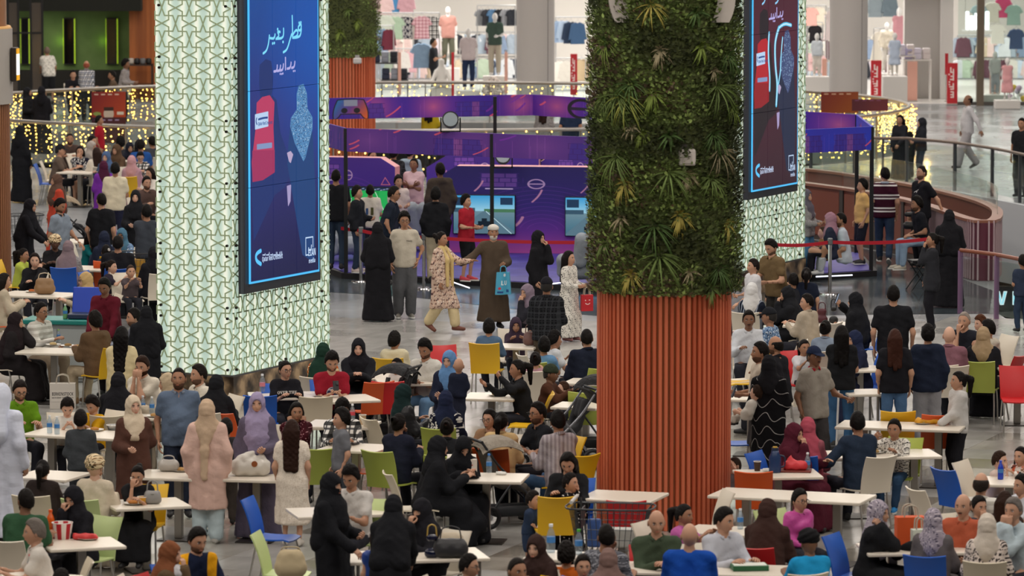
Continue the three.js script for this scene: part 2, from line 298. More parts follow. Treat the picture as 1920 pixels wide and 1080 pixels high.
const HAIR = {
  crop: () => skin([], 0.0135, { ...HB, fn: hairFn(0.004, 0.001) }),
  short: () => skin([], 0.0135, { ...HB, fn: hairFn(0.009, 0.003, 0.07, -0.015, 0.004) }),
  thick: () => skin([], 0.0135, { ...HB, fn: hairFn(0.015, 0.006, 0.08, -0.02, 0.01) }),
  curly: () => skin([], 0.0135, { ...HB, fn: hairFn(0.022, 0.014, 0.07, -0.01, 0.012) }),
  balding: () => { const f = hairFn(0.005, 0.001); return skin([], 0.0135, { ...HB, fn: (x, y, z) => Math.max(f(x, y, z), y - 0.055 + Math.max(0, z) * 0.8, z - 0.04) }); },
  bun: () => { const f = hairFn(0.008, 0.002, 0.09), b = capF([0, 0.055, -0.115], [0, 0.065, -0.125], 0.046, 0.04); return skin([], 0.0135, { ...HB, fn: (x, y, z) => Math.min(f(x, y, z), b(x, y, z) + 0.004 * wob(x, y, z, 120)) }); },
  long: () => { const f = hairFn(0.014, 0.003, 0.1, -0.1), a = capF([0.05, -0.02, -0.05], [0.07, -0.34, -0.11], 0.055, 0.032), b = capF([-0.05, -0.02, -0.05], [-0.06, -0.36, -0.11], 0.055, 0.03), c = capF([0, 0, -0.07], [0, -0.39, -0.12], 0.06, 0.03); return skin([], 0.0175, { ...LB, fn: (x, y, z) => smin(f(x, y, z), smin(smin(a(x, y, z), b(x, y, z), 0.03), c(x, y, z), 0.03) + 0.005 * Math.sin(x * 170 + y * 14), 0.03) }); },
  curls: () => { const f = hairFn(0.014, 0.005, 0.1, -0.1), a = capF([0.04, -0.02, -0.06], [0.04, -0.42, -0.1], 0.06, 0.05), b = capF([-0.04, -0.02, -0.06], [-0.045, -0.44, -0.1], 0.06, 0.045); return skin([], 0.0175, { ...LB, fn: (x, y, z) => smin(f(x, y, z), smin(a(x, y, z), b(x, y, z), 0.04) + 0.012 * wob(x, y, z, 90), 0.03) }); },
  pony: () => { const f = hairFn(0.008, 0.002, 0.09), a = capF([0, 0.06, -0.11], [0, 0.02, -0.17], 0.03, 0.04), b = capF([0, 0.02, -0.17], [0, -0.2, -0.16], 0.04, 0.022); return skin([], 0.0145, { lo: [-0.15, -0.26, -0.25], hi: HB.hi, fn: (x, y, z) => smin(f(x, y, z), smin(a(x, y, z), b(x, y, z), 0.03) + 0.004 * Math.sin(x * 200), 0.015) }); },
  tails: () => { const f = hairFn(0.008, 0.002, 0.09), a = capF([0.085, 0.02, -0.04], [0.11, -0.1, -0.02], 0.024, 0.014), b = capF([-0.085, 0.02, -0.04], [-0.11, -0.1, -0.02], 0.024, 0.014); return skin([], 0.0135, { ...HB, fn: (x, y, z) => smin(f(x, y, z), Math.min(a(x, y, z), b(x, y, z)), 0.01) }); },
  hijab: () => skin([], 0.0138, { lo: [-0.16, -0.25, -0.17], hi: [0.16, 0.19, 0.16], fn: scarfFn(false) }),
  niqab: () => skin([], 0.0138, { lo: [-0.16, -0.25, -0.17], hi: [0.16, 0.19, 0.16], fn: scarfFn(true) }),
  cap: () => { const f = (x, y, z) => Math.max(ell(x, y, z, 0, 0.02, -0.006, 0.09, 0.12, 0.108), 0.045 - y), b = (x, y, z) => Math.max(ell(x, y, z, 0, 0.047 - Math.max(0, z - 0.08) * 0.25, 0.09, 0.072, 0.011, 0.09), 0.06 - z), h = hairFn(0.006, 0.001); return skin([], 0.0115, { lo: HB.lo, hi: [0.15, 0.2, 0.21], fn: (x, y, z) => Math.min(f(x, y, z), b(x, y, z)) }); },
  kufi: () => skin([], 0.0115, { ...HB, fn: (x, y, z) => Math.max(Math.hypot(x / 0.088, (z + 0.006) / 0.104) * 0.09 - 0.09, 0.05 - y, ell(x, y, z, 0, 0.05, -0.006, 0.1, 0.09, 0.12)) }),
  beanie: () => skin([], 0.0115, { ...HB, fn: (x, y, z) => Math.max(ell(x, y, z, 0, 0.03, -0.008, 0.092, 0.122, 0.112) + 0.002 * Math.sin(Math.atan2(x, z) * 40), 0.032 - y) }),
  turban: () => skin([], 0.0135, { ...HB, fn: (x, y, z) => Math.max(ell(x, y, z, 0, 0.06, -0.012, 0.108, 0.098, 0.125) + 0.005 * Math.sin(y * 110 + x * 40), 0.022 - y + Math.min(0, z) * 0.5) }),
  ghutra: () => skin([], 0.0175, { ...LB, fn: (x, y, z) => { let d = ell(x, y, z, 0, 0.014, -0.012, 0.096, 0.137, 0.12); d = smin(d, capDist(cap([0, -0.03, -0.04], [0, -0.36, -0.1], 0.095, 0.15), x, y, z), 0.05) + 0.004 * Math.sin(Math.atan2(x, z) * 14); return Math.max(d, -ell(x, y, z, 0, -0.03, 0.14, 0.07, 0.14, 0.11)); } }),
  beard: () => skin([], 0.0115, { lo: [-0.1, -0.15, -0.05], hi: [0.1, 0.03, 0.13], fn: (x, y, z) => Math.max(ell(x, y, z, 0, -0.052, 0.01, 0.0625, 0.0735, 0.0835), y + 0.05 - Math.abs(x) * 0.55, -0.005 - z, -Math.hypot(x / 1.5, y + 0.0565, (z - 0.09) / 2) + 0.011) }),
  moustache: () => moved(new THREE.SphereGeometry(1, 8, 5), 0, -0.043, 0.094, 0, 0, 0, [0.026, 0.006, 0.007]),
};
for (const [k, s] of [['taila', 1]]) HAIR[k] = HAIR.tails;
const hairGeo = (k) => cached('hair' + k, HAIR[k]);
const glassesGeo = () => cached('glasses', () => merged([...[-1, 1].map((s) => moved(new THREE.TorusGeometry(0.021, 0.0026, 4, 12), s * 0.031, 0.011, 0.094)), moved(box(0.022, 0.004, 0.004), 0, 0.015, 0.096), ...[-1, 1].map((s) => moved(box(0.004, 0.004, 0.1), s * 0.068, 0.014, 0.044, 0, s * 0.28))]));
const shoeGeo = () => cached('shoe', () => skin([cap([0, 0.04, -0.055], [0, 0.03, 0.13], 0.042, 0.036), cap([0, 0.05, -0.04], [0, 0.085, -0.045], 0.042, 0.042), cap([0, 0.055, 0], [0, 0.035, 0.09], 0.034, 0.03)], 0.03, { k: 0.03, post: (d, x, y, z) => Math.max(d, 0.002 - y) }));
const soleGeo = () => cached('sole', () => { const s = new THREE.Shape(); s.absellipse(0, 0.04, 0.046, 0.138, 0, 2 * Math.PI); return new THREE.ExtrudeGeometry(s, { depth: 0.024, bevelEnabled: false, curveSegments: 6 }).rotateX(Math.PI / 2).translate(0, 0.026, 0); });

const SKIN = [[0.6, 0.36, 0.26], [0.5, 0.28, 0.185], [0.37, 0.19, 0.115], [0.22, 0.108, 0.064], [0.085, 0.04, 0.026]];
const skinMat = new THREE.MeshPhysicalMaterial({ vertexColors: true, roughness: 0.5, specularIntensity: 0.6 });
const ik = (a, t, l1, l2, pole) => { let d = sub(t, a), L = len(d); const max = (l1 + l2) * 0.995; if (L > max) { d = mul(d, max / L); L = max; } const end = add(a, d), u = nrm(d), c = clamp((l1 * l1 + L * L - l2 * l2) / (2 * l1 * L), -1, 1), p = nrm(sub(pole, mul(u, dot3(pole, u)))); return [add(a, add(mul(u, l1 * c), mul(p, l1 * Math.sqrt(1 - c * c)))), end]; };
const patterns = {};
function cloth(hex, pat) {
  const rough = pat === 'leather' ? 0.35 : pat === 'satin' ? 0.4 : 0.88, extra = { bumpMap: clothBump, bumpScale: 0.009, specularIntensity: pat === 'leather' || pat === 'satin' ? 0.6 : 0.18 };
  if (patterns[pat]) { extra.map = patterns[pat]; return mat(0xffffff, rough, extra); }
  const c = new THREE.Color(parseInt(hex, 16)); c.r += 0.006; c.g += 0.006; c.b += 0.007; return mat(c.getHex(), rough, extra);
}
// everything a person is made of, from a short description
function person(px, py, pose, face, arms, o, label) {
  const H = o.H ?? 1.7, k = H / 1.72, kid = H < 1.45, hs = kid ? Math.min(1.35, 0.93 / Math.pow(k, 0.55) * Math.sqrt(k) + 0.12) * 1 : 1, hk = kid ? clamp(0.66 + 0.38 * k, 0.72, 1.02) : Math.min(1.06, k * 1.05);
  const seatY = o.seat ?? 0.45, fore = pose === 'si' && Math.abs(face) < 95 && !o.dy, lean = (o.lean ?? (pose === 'si' ? (fore ? 13 : 8) : 0)) * deg, tk = k * (fore ? 0.93 : pose === 'si' ? 0.97 : 1), up = [0, Math.cos(lean), Math.sin(lean)];
  const pelvisY = pose === 'si' ? seatY + 0.09 * k : pose === 'fl' ? 0.11 * k : 0.93 * k, pel = [0, pelvisY, 0];
  const U = (t) => add(pel, mul(up, t * tk)), neck = U(0.5), hl = lean * 0.45, headC = add(neck, mul([0, Math.cos(hl), Math.sin(hl)], 0.155 * Math.max(k, hk * 0.9)));
  const top = headC[1] + 0.125 * hk, g0 = at(px, py, top + (o.dy ?? 0)), turn = face * deg;
  const root = thing(o.man ? 'mannequin' : 'person', label, o.man ? 'mannequin' : 'person', [g0.x, o.dy ?? 0, g0.z], turn);
  // place so that the head, not the hips, sits on the sight line
  const hx = headC[0], hz = headC[2]; root.position.x -= hx * Math.cos(turn) + hz * Math.sin(turn); root.position.z -= -hx * Math.sin(turn) + hz * Math.cos(turn);
  const scalePx = FOCAL / Math.max(20, -g0.z), near = scalePx > 118, far = scalePx < 92, cellC = near ? 0.026 : far ? 0.036 : 0.03, cellB = (o.cover ? 0.06 : near ? 0.036 : far ? 0.047 : 0.041) * Math.max(0.75, Math.min(1, k));
  // legs
  const hips = [-1, 1].map((s) => add(pel, [s * 0.09 * k, -0.03 * k, 0])), LT = 0.425 * k, LS = 0.4 * k;
  let feet = [-1, 1].map((s) => pose === 'si' ? [s * 0.1 * k, Math.max(0.08 * k, pelvisY - 0.47 * k), 0.44 * k] : pose === 'fl' ? [s * 0.22 * k, 0.07 * k, 0.32 * k] : pose === 'wk' ? [s * 0.07 * k, (s > 0 ? 0.09 : 0.15) * k, s * 0.24 * k] : [s * 0.1 * k, 0.085 * k, s * 0.02]);
  if (o.cross) feet[1] = [-0.05 * k, 0.28 * k, 0.58 * k];
  if (o.feetBack) feet = feet.map((f) => [f[0], f[1], 0.2 * k]);
  const legs = hips.map((h, i) => ik(h, feet[i], LT, LS, pose === 'fl' ? [i ? 1 : -1, 0.6, 0.5] : [i ? 0.15 : -0.15, 0.3, 1]));
  // arms: letters for left and right (as one looks at them from behind: first letter right hand)
  const sh = [-1, 1].map((s) => add(U(0.445), [s * (o.fem ? 0.147 : 0.158) * k * (o.wide ?? 1), 0, 0]));
  const tab = (y) => Math.max(y, 0);
  const arm = [0, 1].map((i) => {
    const s = i ? 1 : -1, S = sh[i], c = arms[i] ?? 'd', K = (v) => mul(v, k);
    const T = { d: add(S, K([s * 0.06, -0.5, 0.05])), p: add(pel, K([s * 0.21, 0, 0.06])), f: add(U(0.27), K([-s * 0.07, 0, 0.2])), c: add(S, K([-s * 0.04, -0.29, 0.25])), m: add(headC, K([s * 0.035, -0.13, 0.15])), k: add(headC, K([s * 0.085, -0.12, 0.06])), t: [s * 0.13 * k, tab(o.table ?? 0.8), 0.36 * k + (lean > 0.2 ? 0.1 : 0)], T: [s * 0.045, tab(o.table ?? 0.8), 0.33 * k + (lean > 0.2 ? 0.1 : 0)], h: add(S, K([-s * 0.125, -0.2, 0.28])), b: add(pel, K([s * 0.04, 0.05, -0.17])), w: add(S, K([s * 0.02, -0.14, 0.47])), W: add(S, K([-s * 0.04, -0.4, 0.32])), u: add(S, K([s * 0.06, 0.12, 0.3])), H: add(pel, K([s * 0.18, 0.05, 0.06])), l: add(pel, K([s * 0.09, 0.07, 0.26])), s: add(S, K([s * 0.4, -0.26, 0.16])), r: add(S, K([s * 0.2, -0.45, -0.2])), g: add(S, K([s * 0.14, -0.3, 0.3])), n: add(S, K([-s * 0.02, -0.02, 0.42])), B: add(U(0.2), K([-s * 0.02, 0, 0.24])), F: add(S, K([s * 0.04, -0.52, 0.3])) }[c];
    const pole = c === 'H' || c === 'p' ? [s, -0.1, -0.7] : c === 'f' ? [s * 0.6, -1, -0.1] : c === 'u' ? [s, -0.6, 0] : [s * 0.45, -1, -0.45];
    return [S, ...ik(S, T, 0.285 * k, 0.25 * k, pole)];
  });
  const wd = o.wide ?? 1, q = (v) => v * k;
  // the continuous body under the clothes
  const bone = [cap(add(pel, [-q(0.065) * wd, 0, 0]), add(U(0.36), [-q(0.085) * wd, 0, 0]), q(0.098), q(0.092)), cap(add(pel, [q(0.065) * wd, 0, 0]), add(U(0.36), [q(0.085) * wd, 0, 0]), q(0.098), q(0.092)), cap(add(sh[0], [q(0.03), 0, 0]), add(sh[1], [-q(0.03), 0, 0]), q(0.06)), cap(U(0.44), add(headC, mul([0, -0.05, -0.012], hk)), q(0.062), 0.05 * hk)];
  for (let i = 0; i < 2; i++) { bone.push(cap(hips[i], legs[i][0], q(0.082), q(0.056)), cap(legs[i][0], legs[i][1], q(0.054), q(0.036)), cap(arm[i][0], arm[i][1], q(0.047), q(0.038)), cap(arm[i][1], arm[i][2], q(0.039), q(0.026))); if (!o.shoes && o.bare) bone.push(cap(legs[i][1], add(legs[i][1], [0, -0.05 * k, 0.12 * k]), 0.034, 0.024)); }
  const tone = o.man ? [0.72, 0.71, 0.7] : SKIN[o.k ?? 1], hair = (o.h ?? 'short 15110f').split(' '), body = [skin(bone, cellB, { k: 0.035 })];
  body[0].deleteAttribute('uv'); paint(body[0], tone);
  const hq = new THREE.Quaternion().setFromEuler(new THREE.Euler((o.hp ?? 0) * deg + hl * 0.8, (o.hy ?? 0) * deg, (o.hr ?? 0) * deg, 'YXZ')), hm = new THREE.Matrix4().compose(V(...headC), hq, V(hk, hk, hk));
  const browC = new THREE.Color(parseInt(['hijab', 'niqab', 'cap', 'kufi', 'beanie', 'turban', 'ghutra', 'bald'].includes(hair[0]) ? '15100d' : hair[1], 16));
  body.push((o.man ? paint(faceCoarse.clone(), tone) : headGeometry(tone, browC.toArray(), scalePx > 106)).applyMatrix4(hm));
  for (let i = 0; i < 2; i++) {
    const d = nrm(sub(arm[i][2], arm[i][1])), s = i ? 1 : -1, y = mul(d, -1), c = arms[i] ?? 'd';
    let z = c === 'd' || c === 'p' || c === 'r' ? [-s, 0, 0.1] : c === 't' || c === 'T' || c === 'l' || c === 'w' || c === 'W' ? [-s * 0.35, -1, 0] : c === 'm' || c === 'k' || c === 'u' ? [-s * 0.3, 0, -1] : [-s * 0.6, 0.6, -0.5];
    z = nrm(sub(z, mul(y, dot3(z, y)))); const x = cross3(y, z);
    const tx = dot3(x, [-s, 0, 0]) + dot3(x, [0, 0, 1]) + dot3(x, [0, 0.3, 0]) > 0;        // the thumb points inwards or forwards
    const m = new THREE.Matrix4().makeBasis(V(...x), V(...y), V(...z)).scale(V(k, k, k).multiplyScalar(kid ? 1.08 : 1.0)).setPosition(...arm[i][2]);
    const kind = 'mchHugk'.includes(c) ? 'grip' : 'wsn'.includes(c) ? 'flat' : 'relaxed';
    body.push(paint(HANDS[kind + (tx ? '' : '_m')].clone(), tone).applyMatrix4(m));
  }
  part('body', mergeGeometries(body.map((g) => { for (const n of Object.keys(g.attributes)) if (!['position', 'normal', 'color'].includes(n)) g.deleteAttribute(n); return g; })), skinMat, root);
  // clothes
  const [tt, tc, tp] = (o.t ?? 'tee 888888').split(' '), [bt, bc, bp] = (o.b ?? 'pants 22242a').split(' ');
  const loose = { tee: 0.02, polo: 0.018, shirt: 0.02, hoodie: 0.027, jacket: 0.023, robe: 0.022, thobe: 0.022, dress: 0.022, kurta: 0.022, tank: 0.016, coat: 0.024, vest: 0.02 }[tt] ?? 0.02;
  const longRobe = tt === 'robe' || tt === 'thobe', skirted = longRobe || ['dress', 'kurta', 'coat'].includes(tt), sleeves = { tee: 0.62, polo: 0.6, dress: o.sl ?? 0.5, tank: 0.12, vest: 0.1 }[tt] ?? 2;
  const hem = tt === 'robe' ? 0.02 : tt === 'thobe' ? 0.12 : tt === 'dress' ? (o.hem ?? 0.42) * k : tt === 'kurta' ? (o.hem ?? 0.45) * k : tt === 'coat' ? (o.hem ?? 0.4) * k : 0;
  const L = loose, pr = [], ph = rnd() * 6, belly = (o.belly ?? 0) * k;
  for (const s of [-1, 1]) pr.push(cap(add(pel, [s * q(0.068) * wd, -q(0.06), 0.004]), add(U(0.36), [s * q(0.082) * wd, 0, 0]), q(0.104) + L + (skirted ? 0 : 0.008), q(0.088) + L));
  if (belly) pr.push(cap(add(U(0.1), [0, 0, belly * 0.6]), add(U(0.22), [0, 0, belly * 0.6]), q(0.1) + belly * 0.6));
  pr.push(cap(add(sh[0], [q(0.02), 0, 0]), add(sh[1], [-q(0.02), 0, 0]), q(0.058) + L * 0.7));
  for (const s of [-1, 1]) pr.push(cap(add(U(0.485), [s * q(0.035), 0, -q(0.01)]), add(sh[s > 0 ? 1 : 0], [-s * q(0.02), q(0.005), 0]), q(0.045) + L * 0.3, q(0.05) + L * 0.5));
  if (o.fem) pr.push(cap(add(U(0.31), [-q(0.07), 0, q(0.085)]), add(U(0.31), [q(0.07), 0, q(0.085)]), q(0.055) + L * 0.6));
  for (let i = 0; i < 2; i++) {
    const [S, E, W] = arm[i], w = longRobe || tt === 'coat' ? 0.022 : tt === 'hoodie' || tt === 'jacket' ? 0.014 : 0.004;
    if (sleeves <= 1) pr.push(cap(S, lerp3(S, E, sleeves), q(0.047) + L * 0.8, q(0.043) + L)); else { pr.push(cap(S, E, q(0.046) + L * 0.8, q(0.04) + L * 0.6 + w * 0.5), cap(E, lerp3(E, W, 0.97), q(0.04) + L * 0.6 + w * 0.5, q(0.03) + L * 0.45 + w)); }
  }
  if (skirted) {
    const kn = legs.map((l) => l[0]), an = legs.map((l) => l[1]), fl = longRobe ? 0.06 : 0.03;
    if (pose === 'si' || pose === 'fl') {
      for (let i = 0; i < 2; i++) { pr.push(cap(hips[i], kn[i], q(0.1) + L, q(0.09) + L)); if (hem < kn[i][1] - 0.1) pr.push(cap(kn[i], an[i], q(0.085) + L, q(0.08) + L + fl)); }
      pr.push(cap(lerp3(kn[0], kn[1], 0.5), lerp3(an[0], an[1], 0.5), q(0.08) + L, q(0.09) + L));
    } else for (let i = 0; i < 2; i++) {
      const s = i ? 1 : -1, e = [an[i][0] * 1.1, -0.05, an[i][2]];
      pr.push(cap(hips[i], add(kn[i], [0, 0, -0.02]), q(0.105) + L, q(0.1) + L), cap(kn[i], e, q(0.1) + L, q(0.105) + L + fl), cap([0, hips[i][1], 0], [e[0] * 0.2, -0.05, e[2] * 0.3], q(0.1) + L, q(0.1) + L + fl));
    }
  }
  if (tt === 'hoodie') pr.push(cap(add(U(0.47), [-q(0.05), 0, -q(0.075)]), add(U(0.47), [q(0.05), 0, -q(0.075)]), q(0.05)));
  const sitHem = pose === 'si' && !longRobe && skirted ? Math.min(hem, hips[0][1] - 0.35 * k) : hem;
  const fold = (d, x, y, z) => { const a = Math.atan2(x, z), low = sstep(pelvisY + 0.05, pelvisY - 0.5, y); d += (skirted ? 0.0035 : 0.0055) * Math.sin(y * 31 + Math.abs(x) * 16 + ph) * Math.sin(x * 19 - y * 8 + z * 17 + ph * 2) + (skirted ? 0.0015 : 0.0025) * Math.sin(y * 63 - x * 25 + ph); if (skirted && pose !== 'si') d += 0.013 * low * Math.sin(a * 9 + ph + y * 1.5); else if (skirted) d += 0.006 * Math.sin(x * 55 + y * 12 + ph); return d; };
  const cut = tt === 'dress' || !skirted ? (skirted ? sitHem : pelvisY - 0.1 * k - (L > 0.025 ? 0.03 : 0)) : sitHem;
  part({ robe: 'abaya', thobe: 'robe', tee: 'shirt', polo: 'shirt', tank: 'shirt' }[tt] ?? tt, skin(pr, cellC * (skirted ? 1.12 : 1), { k: 0.045, post: (d, x, y, z) => Math.max(fold(d, x, y, z), cut - y) }), cloth(tc, tp), root);
  const surface = (x, y) => { let z = 0.4; for (let n = 0; n < 40; n++) { let d = 1; for (const p of pr) d = smin(d, capDist(p, x, y, z), 0.045); if (d < 0.002) break; z -= d; } return z; };
  if (!longRobe && bt !== 'none') {
    const short = bt === 'shorts', jl = { jeans: 0.014, pants: 0.02, wide: 0.04, shorts: 0.03, sweat: 0.032, tights: 0.006 }[bt] ?? 0.02, lp = [cap(add(pel, [-q(0.06), q(0.03), 0]), add(pel, [q(0.06), q(0.03), 0]), q(0.1) + jl * 0.6)];
    for (let i = 0; i < 2; i++) { const [kn, an] = legs[i]; lp.push(cap(hips[i], short ? lerp3(hips[i], kn, 0.9) : kn, q(0.084) + jl * 0.8, q(0.06) + jl)); if (!short) lp.push(cap(kn, lerp3(kn, an, o.crop ?? 0.94), q(0.057) + jl, q(0.046) + jl)); }
    const top2 = pelvisY + 0.02 * k;
    part(short ? 'shorts' : 'trousers', skin(lp, cellC * (pose === "si" ? 1.55 : 1.2), { k: 0.03, post: (d, x, y, z) => Math.max(d + 0.004 * Math.sin(y * 42 + ph) * Math.sin(x * 30 + z * 25), y - top2) }), cloth(bc, bp ?? (bt === 'jeans' ? 'x' : 'x')), root);
  }
  // shoes
  if (o.s !== 'none') for (let i = 0; i < 2; i++) {
    const A = legs[i][1], g = new THREE.Group(), sc = clamp(k, 0.5, 1) * 1.02, m = part('shoe', shoeGeo(), mat(parseInt((o.s ?? '1a1a1c').split(' ')[0], 16), 0.6), root, [A[0], A[1] - 0.075 * sc, A[2] + 0.02], [pose === 'wk' && !i ? 0.5 : o.cross && i ? 0.3 : 0, (i ? 1 : -1) * 0.14, 0, 'YXZ']);
    m.scale.setScalar(sc); if ((o.s ?? '').includes(' ')) part('sole', soleGeo(), mat(0xcfcfcb, 0.6), m);
  }
  // head: hair or headwear, beard, glasses
  const onHead = (name, geo, m) => { const p = part(name, geo, m, root); p.applyMatrix4(hm); return p; };
  const hc = hair[1] ?? '15110f', scarf = hair[0] === 'hijab' || hair[0] === 'niqab';
  if (scarf) {
    const dp = o.drape ?? 0.3, dr = [cap(add(headC, [0, -0.03 * hk, -0.022]), add(U(o.cape ? 0.3 : 0.42), [0, 0, -0.01]), 0.096 * hk, q(o.cape ? 0.19 : 0.132)), cap(add(sh[0], [q(0.05), q(0.015), 0]), add(sh[1], [-q(0.05), q(0.015), 0]), q(0.078)), cap(add(U(0.45), [0, 0, -q(0.03)]), add(U(0.37), [0, 0, -q(0.05)]), q(0.1), q(0.085))];
    if (dp < 0.42) for (const s of [-1, 1]) dr.push(cap(add(U(0.44), [s * q(0.045), 0, q(0.045)]), add(U(dp), [s * q(0.04), 0, q(0.09)]), q(0.085), q(0.07)));
    if (o.tail) dr.push(cap(add(U(0.42), [0.01, 0, -q(0.1)]), add(U(0.2), [0.015, 0, -q(0.13)]), q(0.06), q(0.05)), cap(add(U(0.2), [0.015, 0, -q(0.13)]), add(U(-0.12), [0.02, 0, -q(0.15)]), q(0.05), q(0.045)));
    if (o.cape) for (const s of [-1, 1]) dr.push(cap(add(sh[0], [q(0.17) + s * q(0.06), 0, -q(0.05)]), add(U(0.08), [s * q(0.1), 0, -q(0.06)]), q(0.1), q(0.13)));
    const head = hairGeo(hair[0]).clone().applyMatrix4(hm), drape = skin(dr, near ? 0.028 : 0.036, { k: 0.05, post: (d, x, y, z) => d + 0.005 * Math.sin(y * 70 + Math.abs(x) * 60 + ph) });
    part(hair[0] === 'niqab' ? 'face_veil' : 'headscarf', mergeGeometries([head, drape]), cloth(hc, hair[2]), root);
  } else if (hair[0] !== 'bald') {
    const wear = ['cap', 'kufi', 'beanie', 'turban', 'ghutra'].includes(hair[0]);
    if (wear && hair[0] !== 'turban' && hair[0] !== 'ghutra' && !o.nohair) onHead('hair', hairGeo('crop'), mat(0x15110f, 0.75));
    onHead(wear ? { cap: 'cap', kufi: 'skullcap', beanie: 'beanie', turban: 'turban', ghutra: 'headcloth' }[hair[0]] : 'hair', hairGeo(hair[0]), wear ? cloth(hc, hair[2]) : mat(parseInt(hc, 16), 0.6, { specularIntensity: 0.22, bumpMap: clothBump, bumpScale: 0.015 }));
  }
  if (o.beard) onHead('beard', hairGeo('beard'), mat(o.beard === 1 ? new THREE.Color().setRGB(...tone.map((c) => c * 0.24 + 0.006)).getHex() : parseInt(o.beard, 16), 0.95, { specularIntensity: 0.1 }));
  if (o.mo) onHead('moustache', hairGeo('moustache'), mat(0x14100e, 0.85));
  if (o.gl) onHead('glasses', glassesGeo(), mat(0x111111, 0.35));
  if (tt === 'polo' || tt === 'shirt' || o.collar) {
    const c = part('collar', cached('collar', () => moved(new THREE.TorusGeometry(0.068, 0.018, 6, 16, 5.4), 0, 0, 0, Math.PI / 2, 0, Math.PI / 2 + 0.44).scale(1, 1.25, 0.92)), o.collar ? cloth(o.collar) : cloth(tc, tp), root, U(0.515)); c.scale.setScalar(k); c.rotation.x = lean + 0.25;
  }
  if (o.scarf) part('scarf', skin([cap(add(U(0.5), [-q(0.07), 0, 0.01]), add(U(0.5), [q(0.07), 0, 0.01]), q(0.06)), ...[-1, 1].flatMap((s) => [cap(add(U(0.5), [s * q(0.06), 0, q(0.05)]), add(U(0.32), [s * q(0.075), 0, q(0.15)]), q(0.035), q(0.04)), cap(add(U(0.32), [s * q(0.075), 0, q(0.15)]), add(U(-0.12), [s * q(0.08), 0, q(0.16)]), q(0.04), q(0.03))])], 0.02, { k: 0.03 }), cloth(o.scarf), root);
  // flat print on the chest or the back that follows the cloth
  if (o.print) {
    const { w, h, y, back, m } = o.print, g = new THREE.PlaneGeometry(w, h, 10, 10), p = g.attributes.position, sg = back ? -1 : 1;
    for (let i = 0; i < p.count; i++) {
      const X = p.getX(i) + (o.print.x ?? 0), Y = pelvisY + y * k + p.getY(i); let z = sg * 0.45;
      for (let n = 0; n < 60; n++) { let d = 1; for (const c of pr) d = smin(d, capDist(c, X, Y, z), 0.045); if (d < 0.011) break; z -= sg * Math.max(d * 0.7, 0.002); }
      p.setXYZ(i, back ? -X : X, Y, z);
    }
    if (back) for (let i = 0; i < p.count; i++) p.setX(i, -p.getX(i));
    if (back) { const u = g.attributes.uv; for (let i = 0; i < u.count; i++) u.setX(i, 1 - u.getX(i)); }
    g.computeVertexNormals(); part('shirt_print', g, m, root);
  }
  if (o.chair) chairFor(root, o.chair, label, seatY, turn, o);
  const world = (v) => V(...v).applyAxisAngle(V(0, 1, 0), turn).add(root.position);
  const R = { root, hand: [world(arm[0][2]), world(arm[1][2])], handDir: arm.map((a) => V(...nrm(sub(a[2], a[1]))).applyAxisAngle(V(0, 1, 0), turn)), arm, head: world(headC), hm, turn, k, world, U, pel, headC };
  if (o.ph) phoneIn(R, ...o.ph);
  return R;
}

function phoneIn(R, i, label) {
  const c = R.hand[i].clone().addScaledVector(R.handDir[i], 0.1), t = thing('phone', label, 'phone', c.add(V(0, 0.05, 0)), R.turn);
  part('phone_case', rbox(0.078, 0.16, 0.011, 0.005, 2), mat(0x121316, 0.3), t, [0, 0, 0], [-0.35, 0, 0]); part('phone_screen', moved(new THREE.PlaneGeometry(0.068, 0.146), 0, 0, -0.0065, 0, Math.PI), mat(0x0c1420, 0.1, { emissive: 0x8098b8, emissiveIntensity: 0.5 }), t, [0, 0, 0], [-0.35, 0, 0]); part('camera_bump', rbox(0.03, 0.035, 0.004, 0.002, 1), mat(0x2a2a2e, 0.3), t, [0.016, 0.045, 0.022], [-0.35, 0, 0]);
}
// ---------- the hall: floor with its two openings, lower floor, ceiling, outer walls ----------
const stoneTex = noiseTex(512, 6, 11, [126, 125, 122], [188, 187, 184], { streak: 0.35, repeat: [0.45, 0.45], contrast: 1.5 });
const stoneTex2 = noiseTex(512, 6, 23, [118, 115, 109], [178, 175, 169], { streak: 0.3, repeat: [0.5, 0.5], contrast: 1.6 });
const greyTex = noiseTex(512, 6, 31, [116, 119, 122], [174, 178, 182], { streak: 0.4, repeat: [0.2, 0.2], contrast: 1.4 });
const darkTex = noiseTex(512, 6, 41, [26, 32, 36], [74, 84, 90], { streak: 0.25, repeat: [0.12, 0.3], contrast: 1.8 });
const roughTex = noiseTex(512, 5, 53, [60, 60, 60], [110, 110, 110], { linear: true, repeat: [0.3, 0.3], contrast: 1.6 });
const polished = (map, color = 0xffffff, rough = 0.62) => new THREE.MeshPhysicalMaterial({ color, map, roughness: rough, roughnessMap: roughTex, specularIntensity: 0.9 });
const VOID = { cx: -2.35, cz: -120, a: 12.15, b: 10 };
const flat2 = (pts) => pts.map(([px, py]) => { const p = at(px, py); return new THREE.Vector2(p.x, -p.z); });
function slabShape(shape, y0, y1, m, parent, name, bevel = false) {
  const g = uvMetres(new THREE.ExtrudeGeometry(shape, { depth: y1 - y0, bevelEnabled: false, curveSegments: 48 }).rotateX(-Math.PI / 2));
  return part(name, g, m, parent, [0, y0, 0]);
}
const floor = new THREE.Group(); floor.name = 'floor'; floor.userData = { kind: 'structure' }; scene.add(floor);
const TILE_Z = 78.9;
const rightVoid = flat2([[1700, 350], [1800, 360], [1920, 384], [2060, 420], [2060, 660], [1960, 622], [1900, 606], [1872, 588], [1866, 540], [1862, 515], [1850, 490], [1800, 440], [1740, 400]]);
